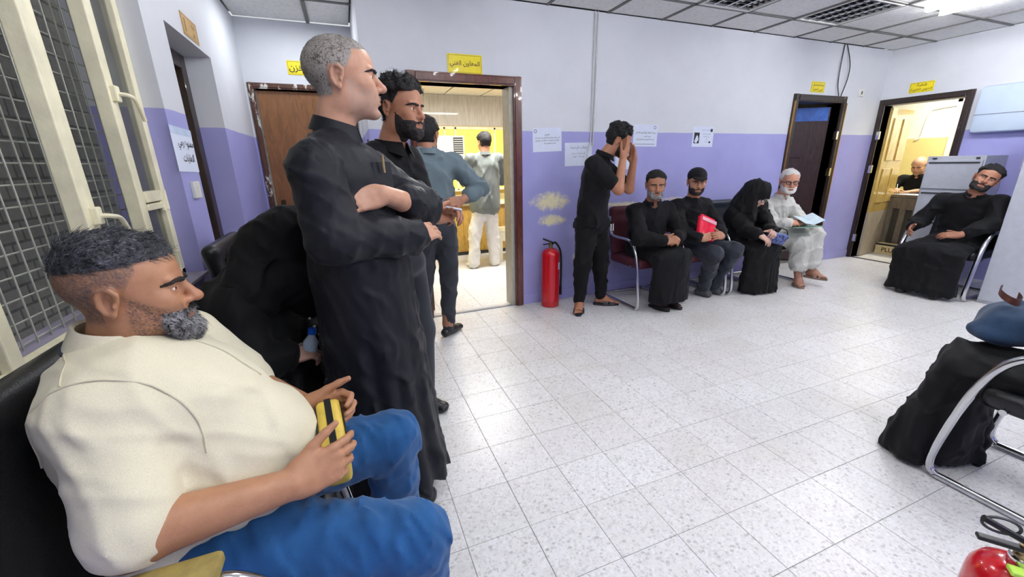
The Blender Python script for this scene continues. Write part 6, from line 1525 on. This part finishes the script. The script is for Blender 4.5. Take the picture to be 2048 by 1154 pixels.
for an, to in (((3.30, 3.03, 0.08), (3.345, 2.935, 0.0)), ((3.46, 3.04, 0.08), (3.51, 2.95, 0.0))): p.wear('trainer', shoe_prims(an, to, 0.05, up=0.0), simple('grey_and_black_trainer', (70, 72, 76), 0.6, var=0.8, scale=60) if 'grey_and_black_trainer' not in bpy.data.materials else bpy.data.materials['grey_and_black_trainer'], 0.008)
p.finish(); collar(p, 'collar', (3.125, 3.11, 0.995), eul(-118, -8, 0), 0.062, 0.076, 0.016, 0.022, M_BLACKCLOTH, 0.2)
MB().lathe([(0.033, -0.012), (0.034, -0.010), (0.034, 0.010), (0.033, 0.012)], 18, Matrix.Translation(Vector(lerp(elL, wrL, 0.93) - p.base)) @ Vector(V3(wrL) - V3(elL)).to_track_quat('Z', 'Y').to_matrix().to_4x4()).build('wristwatch', M_CHROME, p.root, True)
rb = empty('red_bag', (3.10, 2.885, 0.735)); tag(rb, 'bright pinkish red bag held by the man in the cap', 'bag'); rb.rotation_euler = (math.radians(-16), math.radians(20), math.radians(4))
M_REDBAG = simple('glossy_red_plastic', (232, 26, 62), 0.25, var=0.15, scale=25, bump=0.3, bscale=40)
organic('bag_body', solid([Box((0, 0, 0), (0.115, 0.028, 0.105), rnd=0.02)], 0.008, ripple(95, 7, 50, 0.003)), M_REDBAG, rb)
MB().box((-0.105, -0.032, 0.055), (0.10, -0.026, 0.088), 0.002).build('label_band', simple('pink_white_print', (240, 170, 186), 0.35), rb); MB().box((-0.10, -0.01, 0.098), (0.10, 0.01, 0.118), 0.006).build('bag_rim', M_REDBAG, rb)

# --- 10: the woman by the back wall
p = Person('woman in a full black abaya and glasses seated bending over her purse', (3.87, 3.08, 0.0)); p.skin = (206, 168, 150)
p.head(pos=(3.835, 2.985, 1.010), ypr=(-78, -38, 0), scale=0.93, vox=0.005, skin=(206, 168, 150), eyes=0.3, neck_world=(3.86, 3.08, 0.88))
e1, w1 = (3.70, 2.93, 0.66), (3.715, 2.80, 0.645); e2, w2 = (4.03, 2.95, 0.66), (3.86, 2.79, 0.665)
p.flesh(forearm(e1, w1, (0.034, 0.024)) + hand_prims(w1, (0.25, -0.75, -0.5), (-0.1, -0.5, 0.85), True, curl=(22, 28, 18), sc=0.92), 0.0055); p.flesh(forearm(e2, w2, (0.034, 0.024)) + hand_prims(w2, (-0.55, -0.65, 0.0), (0.1, -0.5, 0.85), False, curl=(40, 45, 25), sc=0.92), 0.0055)
under(p, (3.87, 3.2, 0.5), (3.86, 3.12, 0.8), (4.02, 3.1, 0.83), (3.70, 3.1, 0.83), [(((3.78, 3.18, 0.5), (3.78, 2.86, 0.48), (3.84, 2.92, 0.1)), 0.05), (((3.96, 3.18, 0.5), (4.02, 2.86, 0.48), (4.02, 2.92, 0.1)), 0.05)])
rp = ripple(101, 8, 30, 0.006, (1, 1, 0.2))
p.wear('abaya', seated_robe(p, (3.87, 3.20, 0.52), (4.03, 2.86, 0.48), (3.75, 2.87, 0.48), (3.95, 2.90, 0), (3.86, 3.13, 0.80), (4.02, 3.10, 0.83), (3.70, 3.10, 0.83), M_ABAYA, 0.215, hem=0.03) + arm((3.69, 3.10, 0.82), e1, w1, (0.085, 0.075, 0.06), 0.75) + arm((4.03, 3.10, 0.82), e2, w2, (0.085, 0.075, 0.06), 0.75), M_ABAYA, 0.012, both(creases(101, 7, 40, 0.009, (1, 1, 0.4), 0.004), hang(3.95, 2.90, 10, 0.016, 0.5, 0.03, 3)))
Rw = eul(-78, -38, 0); Hq = lambda *q: V3((3.835, 2.985, 1.010)) + Rw @ V3(q)
p.wear('hood', [Ell(Hq(-0.015, 0, 0.025), (0.118, 0.098, 0.122), Rw, k=0), Cap(Hq(-0.06, 0, -0.02), (3.85, 3.15, 0.90), 0.105, 0.12, k=0.06), Cap((3.73, 3.07, 0.88), (4.0, 3.07, 0.88), 0.085, k=0.06), Cap(Hq(0.0, 0.075, -0.04), (3.93, 2.96, 0.78), 0.05, 0.055, k=0.05), Cap(Hq(0.0, -0.075, -0.04), (3.76, 2.96, 0.78), 0.05, 0.055, k=0.05), Ell(Hq(0.10, 0, -0.035), (0.07, 0.052, 0.070), Rw, op='s', k=0.02)], M_ABAYA, 0.009, creases(102, 7, 56, 0.007, (1, 1, 0.4), 0.003))
p.finish()
def glasses(p, H, sc=1.0, mat=None):
    m = mat or M_BLACK; mb = MB()
    for s in (1, -1): mb.tube([Vector(H(0.104, s * 0.031 + 0.021 * math.cos(u), 0.0 + 0.016 * math.sin(u)) - p.base) for u in (2 * PI * k / 16 for k in range(17))], 0.0022 * sc, 6)
    mb.tube([Vector(H(0.106, 0.010, 0.004) - p.base), Vector(H(0.109, 0, 0.006) - p.base), Vector(H(0.106, -0.010, 0.004) - p.base)], 0.002 * sc, 6)
    for s in (1, -1): mb.tube([Vector(H(0.103, s * 0.052, 0.004) - p.base), Vector(H(0.06, s * 0.072, 0.006) - p.base), Vector(H(-0.005, s * 0.082, 0.004) - p.base)], 0.002 * sc, 6)
    return mb.build('glasses', m, p.root, True)
glasses(p, lambda *q: V3((3.835, 2.985, 1.010)) + Rw @ V3(q) * 0.93, 1.0, M_CHROME)
pu = empty('purse', (3.90, 2.765, 0.60)); tag(pu, 'dark purse with a blue pattern in the hands of the bending woman', 'purse'); pu.rotation_euler = (0.5, 0.25, -0.35)
def printed():
    t = NT('blue_patterned_vinyl'); v = t.obj(); n = t.noise(55, 3, 0.6, v, 1.5)
    t.col(t.ramp(n, [(0.47, lin((16, 18, 28))), (0.52, lin((96, 118, 190)))])); t.set(0.3); return t.m
organic('bag_body', solid([Box((0, 0, 0), (0.105, 0.022, 0.060), rnd=0.015)], 0.007), printed(), pu); MB().tube(spline([(-0.09, 0, 0.055), (-0.05, 0.02, 0.10), (0.05, 0.02, 0.10), (0.09, 0, 0.055)], 6), 0.005, 8).build('strap', M_BLACK, pu, True)

# --- 11: the old man in grey
p = Person('old white-haired man with glasses in a pale grey robe seated with crossed legs', (4.38, 3.10, 0.0))
p.head(pos=(4.315, 3.02, 1.122), ypr=(-128, -5, 0), scale=1.0, vox=0.0040, skin=(196, 142, 116), eyes=0.6, ear=1.1, neck_world=(4.34, 3.10, 0.95), hair=dict(mat=M_HAIR_WHITE, top=0.010, side=0.014, fade=0.05, rough=0.005, freq=90), hair_t=(0.100, 0.06), beard=dict(mat=M_HAIR_WHITE, len=0.012, side=0.003), moustache=dict(mat=M_HAIR_WHITE, r=0.005), brow_mat=M_BROW_GREY)
shR, elR, wrR = (4.13, 3.12, 0.885), (4.10, 2.97, 0.70), (4.155, 2.83, 0.725); shL, elL, wrL = (4.51, 3.13, 0.875), (4.57, 2.99, 0.70), (4.36, 2.84, 0.715)
p.flesh(forearm(elR, wrR) + hand_prims(wrR, (0.9, -0.2, 0.0), (0.0, -0.5, 0.85), True, curl=(30, 35, 20)), 0.0055); p.flesh(forearm(elL, wrL) + hand_prims(wrL, (-0.9, -0.2, 0.05), (0.0, -0.6, 0.75), False, curl=(30, 40, 25)), 0.0055)
f1, f2 = ((4.50, 2.86, 0.09), (4.45, 2.765, 0.022)), ((4.68, 2.84, 0.175), (4.72, 2.70, 0.10))
for an, to in (f1, f2): p.flesh(foot_prims(an, to), 0.005, (164, 120, 100))
p.flesh([Cap((4.49, 2.90, 0.3), f1[0], 0.045, 0.034), Cap((4.64, 2.86, 0.35), f2[0], 0.045, 0.034)], 0.008, (164, 120, 100))
under(p, (4.38, 3.22, 0.52), (4.35, 3.15, 0.82), shL, shR, [(((4.3, 3.2, 0.52), (4.42, 2.86, 0.5)), 0.05), (((4.46, 3.2, 0.52), (4.56, 2.84, 0.58)), 0.05)])
p.wear('robe', [ECap((4.38, 3.22, 0.53), (4.345, 3.15, 0.82), (0.180, 0.140), (0.185, 0.120), (1, 0, 0), k=0.06), Cap(shR, shL, 0.068, k=0.06), Cap((4.33, 3.10, 0.94), (4.36, 3.11, 0.93), 0.062, k=0.05), Cap((4.30, 3.18, 0.53), (4.44, 2.86, 0.505), 0.100, 0.085, k=0.05), Cap((4.44, 3.18, 0.54), (4.585, 2.83, 0.58), 0.105, 0.085, k=0.05),
     Cap((4.44, 2.87, 0.49), (4.50, 2.89, 0.21), 0.088, 0.085, k=0.05), Cap((4.585, 2.83, 0.56), (4.655, 2.85, 0.27), 0.085, 0.085, k=0.05), Box((4.55, 2.87, 0.02), (0.5, 0.5, 0.16), rnd=0, op='s', k=0.01)] + arm(shR, elR, wrR, (0.070, 0.064, 0.050), 0.88) + arm(shL, elL, wrL, (0.070, 0.064, 0.050), 0.88), M_PALEROBE, 0.011, creases(111, 8, 48, 0.008, (1, 1, 0.6), 0.003))
p.finish(); collar(p, 'collar', (4.335, 3.09, 0.975), eul(-122, -8, 0), 0.062, 0.074, 0.018, 0.012, M_PALEROBE, 0.15)
Ro = eul(-128, -5, 0); glasses(p, lambda *q: V3((4.315, 3.02, 1.122)) + Ro @ V3(q), 1.2)
for k in range(3): button(p, (4.285 + 0.010 * k, 3.015 - 0.008 * k, 0.91 - 0.05 * k), (-0.3, -0.9, 0.2), 0.005)
sandal(p, *f1, M_TANSANDAL, ((0.35, 0.60), (0.68, 0.84))); sandal(p, *f2, M_TANSANDAL, ((0.35, 0.60), (0.68, 0.84)), 0.078)
fo = MB().box((-0.17, -0.12, 0), (0.17, 0.12, 0.006), 0.001).build('folder', simple('green_folder', (120, 160, 140), 0.6)); fo.location = (4.33, 2.83, 0.672); fo.rotation_euler = (-0.10, 0.0, -0.15); tag(fo, 'thin green folder on the lap of the old man', 'folder')
bk = empty('open_booklet', (4.37, 2.79, 0.735)); tag(bk, 'pale blue open booklet held above the lap of the old man', 'booklet'); bk.rotation_euler = (0.35, -0.1, -0.2)
for s in (1, -1):
    q = MB().box((0.0 if s > 0 else -0.12, -0.085, 0), (0.12 if s > 0 else 0.0, 0.085, 0.004), 0.0008).build('page', simple('pale_blue_paper', (190, 208, 216), 0.7) if 'pale_blue_paper' not in bpy.data.materials else bpy.data.materials['pale_blue_paper'], bk); q.rotation_euler = (0, -s * 0.28, 0)

# --- 12: the bald man writing in the legal office
p = Person('bald man in a black shirt writing at the desk of the legal office', (8.05, 3.62, 0.0))
p.head(pos=(7.93, 3.63, 1.225), ypr=(188, -26, 0), scale=1.0, vox=0.0045, skin=(206, 160, 132), eyes=0.3, neck_world=(8.03, 3.64, 1.06), stubble=((150, 122, 106), 0.4), scalp=((176, 150, 132), 0.4))
shR, elR, wrR = (8.06, 3.84, 1.01), (7.93, 3.93, 0.86), (7.74, 3.74, 0.875); shL, elL, wrL = (8.06, 3.44, 1.01), (7.93, 3.36, 0.87), (7.72, 3.50, 0.870)
p.flesh(forearm(elR, wrR) + hand_prims(wrR, (-0.85, -0.4, -0.1), (-0.2, 0.2, 0.9), True, curl=(35, 50, 30)), 0.0065); p.flesh(forearm(elL, wrL) + hand_prims(wrL, (-0.8, 0.4, -0.05), (-0.1, 0, 0.95), False, curl=(12, 15, 10)), 0.0065)
under(p, (8.2, 3.62, 0.55), (8.1, 3.64, 0.9), shL, shR, [(((8.2, 3.72, 0.52), (7.95, 3.76, 0.5), (7.95, 3.76, 0.1)), 0.055), (((8.2, 3.54, 0.52), (7.95, 3.5, 0.5), (7.95, 3.5, 0.1)), 0.055)])
p.wear('shirt', [ECap((8.2, 3.62, 0.55), (8.09, 3.64, 0.93), (0.18, 0.14), (0.185, 0.125), (0, 1, 0), k=0.06), Cap(shR, shL, 0.072, k=0.06), Cap((8.04, 3.62, 1.06), (8.05, 3.66, 1.06), 0.062, k=0.05)] + arm(shR, elR, wrR, (0.07, 0.062, 0.048), 0.7) + arm(shL, elL, wrL, (0.07, 0.062, 0.048), 0.7), M_BLACKCLOTH, 0.013, ripple(121, 7, 36, 0.004))
p.wear('trousers', [Ell((8.2, 3.63, 0.52), (0.16, 0.18, 0.10), k=0.04)] + leg((8.18, 3.72, 0.52), (7.95, 3.76, 0.5), (7.95, 3.76, 0.06)) + leg((8.18, 3.54, 0.52), (7.95, 3.5, 0.5), (7.95, 3.5, 0.06)), M_SLATE, 0.018)
p.finish(); collar(p, 'collar', (8.02, 3.64, 1.09), eul(185, -14, 0), 0.062, 0.076, 0.018, 0.02, M_BLACKCLOTH, 0.2)
pen = MB().tube([(7.655, 3.69, 0.845), (7.70, 3.72, 0.96)], 0.005, 8).build('pen', M_WHITEPLASTIC, None, True); tag(pen, 'white pen in the hand of the bald man at the desk', 'pen')
visitor_chair('office_chair', (8.32, 3.62, 0.0), PI, 'dark chair behind the desk in the legal office', M_BLACKLEATHER)

# --- 13: the man leaning in the chair on the right
p = Person('bearded man in a long black robe slouching in the chair by the filing cabinet', (5.60, 2.14, 0.0))
p.head(pos=(5.55, 2.02, 1.135), ypr=(206, 6, -24), scale=1.02, vox=0.0040, skin=(166, 116, 92), eyes=0.4, neck_world=(5.61, 2.085, 0.965), hair=dict(mat=M_HAIR_BLACK, top=0.020, side=0.007, fade=0.06, rough=0.004), hair_t=(0.084, 0.02), beard=dict(mat=M_BEARD_BLACK, len=0.014, side=0.004), moustache=dict(mat=M_BEARD_BLACK, r=0.006))
shR, elR, wrR = (5.62, 2.32, 0.915), (5.56, 2.42, 0.70), (5.42, 2.40, 0.66); shL, elL, wrL = (5.62, 1.90, 0.925), (5.55, 1.87, 0.74), (5.40, 2.02, 0.625)
p.flesh(forearm(elR, wrR) + hand_prims(wrR, (-0.8, -0.1, -0.4), (-0.1, 0.9, 0.3), True), 0.0055); p.flesh(forearm(elL, wrL, (0.042, 0.029)) + hand_prims(wrL, (-0.30, 0.90, -0.12), (-0.65, 0.0, 0.75), False, curl=(14, 18, 12)), 0.0055)
under(p, (5.75, 2.14, 0.5), (5.66, 2.11, 0.84), shL, shR, [(((5.7, 2.24, 0.5), (5.27, 2.36, 0.42), (5.28, 2.30, 0.08)), 0.05), (((5.7, 2.04, 0.5), (5.27, 1.98, 0.43), (5.30, 2.0, 0.08)), 0.05)])
p.wear('robe', seated_robe(p, (5.74, 2.14, 0.52), (5.27, 1.98, 0.44), (5.26, 2.34, 0.43), (5.29, 2.15, 0), (5.66, 2.11, 0.84), shL, shR, M_BLACKCLOTH, 0.195, hem=0.05) + arm(shR, elR, wrR, (0.074, 0.068, 0.056), 0.92) + arm(shL, elL, wrL, (0.074, 0.066, 0.052), 0.72) + [Cap((5.61, 2.08, 0.96), (5.63, 2.12, 0.95), 0.066, k=0.05)], M_BLACKCLOTH, 0.012, both(creases(131, 7, 42, 0.0075, (1, 1, 0.6), 0.003), hang(5.29, 2.15, 9, 0.014, 0.45, 0.05, 5)))
for an, to in (((5.30, 2.28, 0.08), (5.17, 2.27, 0.0)), ((5.31, 2.02, 0.08), (5.18, 2.01, 0.0))): p.wear('shoe', shoe_prims(an, to), M_SHOE, 0.01)
p.finish(); collar(p, 'collar', (5.608, 2.08, 0.99), eul(198, -4, -14), 0.064, 0.078, 0.020, 0.020, M_BLACKCLOTH, 0.2)

# --- 14: the woman at the right edge, only her lap in the picture
p = Person('woman in a long black skirt seated at the right edge, only her lap in view', (2.50, 0.50, 0.0)); p.skin = (196, 158, 140)
p.flesh([Ell((2.52, 0.40, 1.16), (0.085, 0.075, 0.11), k=0), Cap((2.52, 0.36, 1.08), (2.52, 0.34, 0.9), 0.05, k=0.03)], 0.012)
e1, w1 = (2.74, 0.45, 0.70), (2.66, 0.66, 0.68); p.flesh(forearm(e1, w1, (0.034, 0.024)) + hand_prims(w1, (-0.5, 0.7, 0), (0, 0, 1), True, sc=0.92), 0.0065)
under(p, (2.52, 0.34, 0.5), (2.52, 0.34, 0.85), (2.34, 0.35, 0.88), (2.70, 0.35, 0.88), [(((2.42, 0.4, 0.5), (2.40, 0.72, 0.44), (2.42, 0.78, 0.1)), 0.035), (((2.60, 0.4, 0.5), (2.60, 0.72, 0.44), (2.58, 0.78, 0.1)), 0.035)])
p.wear('abaya', [ECap((2.52, 0.34, 0.50), (2.52, 0.33, 0.86), (0.20, 0.15), (0.19, 0.12), (1, 0, 0), k=0.06), Cap((2.36, 0.34, 0.88), (2.68, 0.34, 0.88), 0.075, k=0.06), ECap((2.51, 0.36, 0.51), (2.50, 0.76, 0.475), (0.205, 0.11), (0.215, 0.075), (1, 0, 0), k=0.05), ECap((2.50, 0.77, 0.46), (2.46, 0.81, -0.10), (0.215, 0.085), (0.265, 0.155), (1, 0, 0), k=0.05), Box((2.5, 0.75, -0.17), (0.6, 0.6, 0.19), rnd=0, op='s', k=0.01)]
     + arm((2.69, 0.34, 0.87), e1, w1, (0.075, 0.065, 0.05), 0.85) + arm((2.35, 0.34, 0.87), (2.30, 0.42, 0.70), (2.42, 0.55, 0.66), (0.075, 0.065, 0.05), 0.85), M_ABAYA, 0.012, both(creases(141, 7, 36, 0.008, (1, 1, 0.5), 0.004), hang(2.49, 0.78, 8, 0.016, 0.46, 0.03, 6)))
p.wear('hood', [Ell((2.52, 0.38, 1.17), (0.105, 0.11, 0.13), k=0), Cap((2.52, 0.33, 1.08), (2.52, 0.32, 0.92), 0.10, 0.13, k=0.06)], M_ABAYA, 0.014)
p.finish()
hb = empty('denim_bag', (2.62, 0.735, 0.655)); tag(hb, 'crumpled dark blue bag with a brown strap on the lap at the right edge', 'bag'); hb.rotation_euler = (0, 0, 0.3)
M_DENIMBAG = cloth('crumpled_dark_blue_cloth', (40, 62, 88), weave=500, bump=0.2, var=0.35)
organic('bag_body', solid([Ell((0, 0, 0), (0.165, 0.105, 0.085), k=0), Ell((-0.06, 0.02, -0.035), (0.12, 0.10, 0.05), k=0.03)], 0.009, ripple(145, 9, 55, 0.006)), M_DENIMBAG, hb)
mb = MB(); rows = []
for k in range(25):
    u = PI * 0.30 + 1.5 * PI * k / 24; q = Vector((0.09 * math.cos(u) - 0.02, 0.035 * math.sin(u) + 0.03, 0.118 + 0.018 * math.sin(u)))
    rows.append([mb.bm.verts.new(q + Vector((dx, 0, dz))) for dx, dz in ((0, -0.015), (0.004, -0.015), (0.004, 0.015), (0, 0.015))])
for A, B in zip(rows, rows[1:]):
    for j in range(4): mb.bm.faces.new((A[j], A[(j + 1) % 4], B[(j + 1) % 4], B[j]))
mb.bm.faces.new(rows[0]); mb.bm.faces.new(rows[-1])
mb.build('strap', simple('brown_leather_strap', (84, 46, 36), 0.5), hb, True)
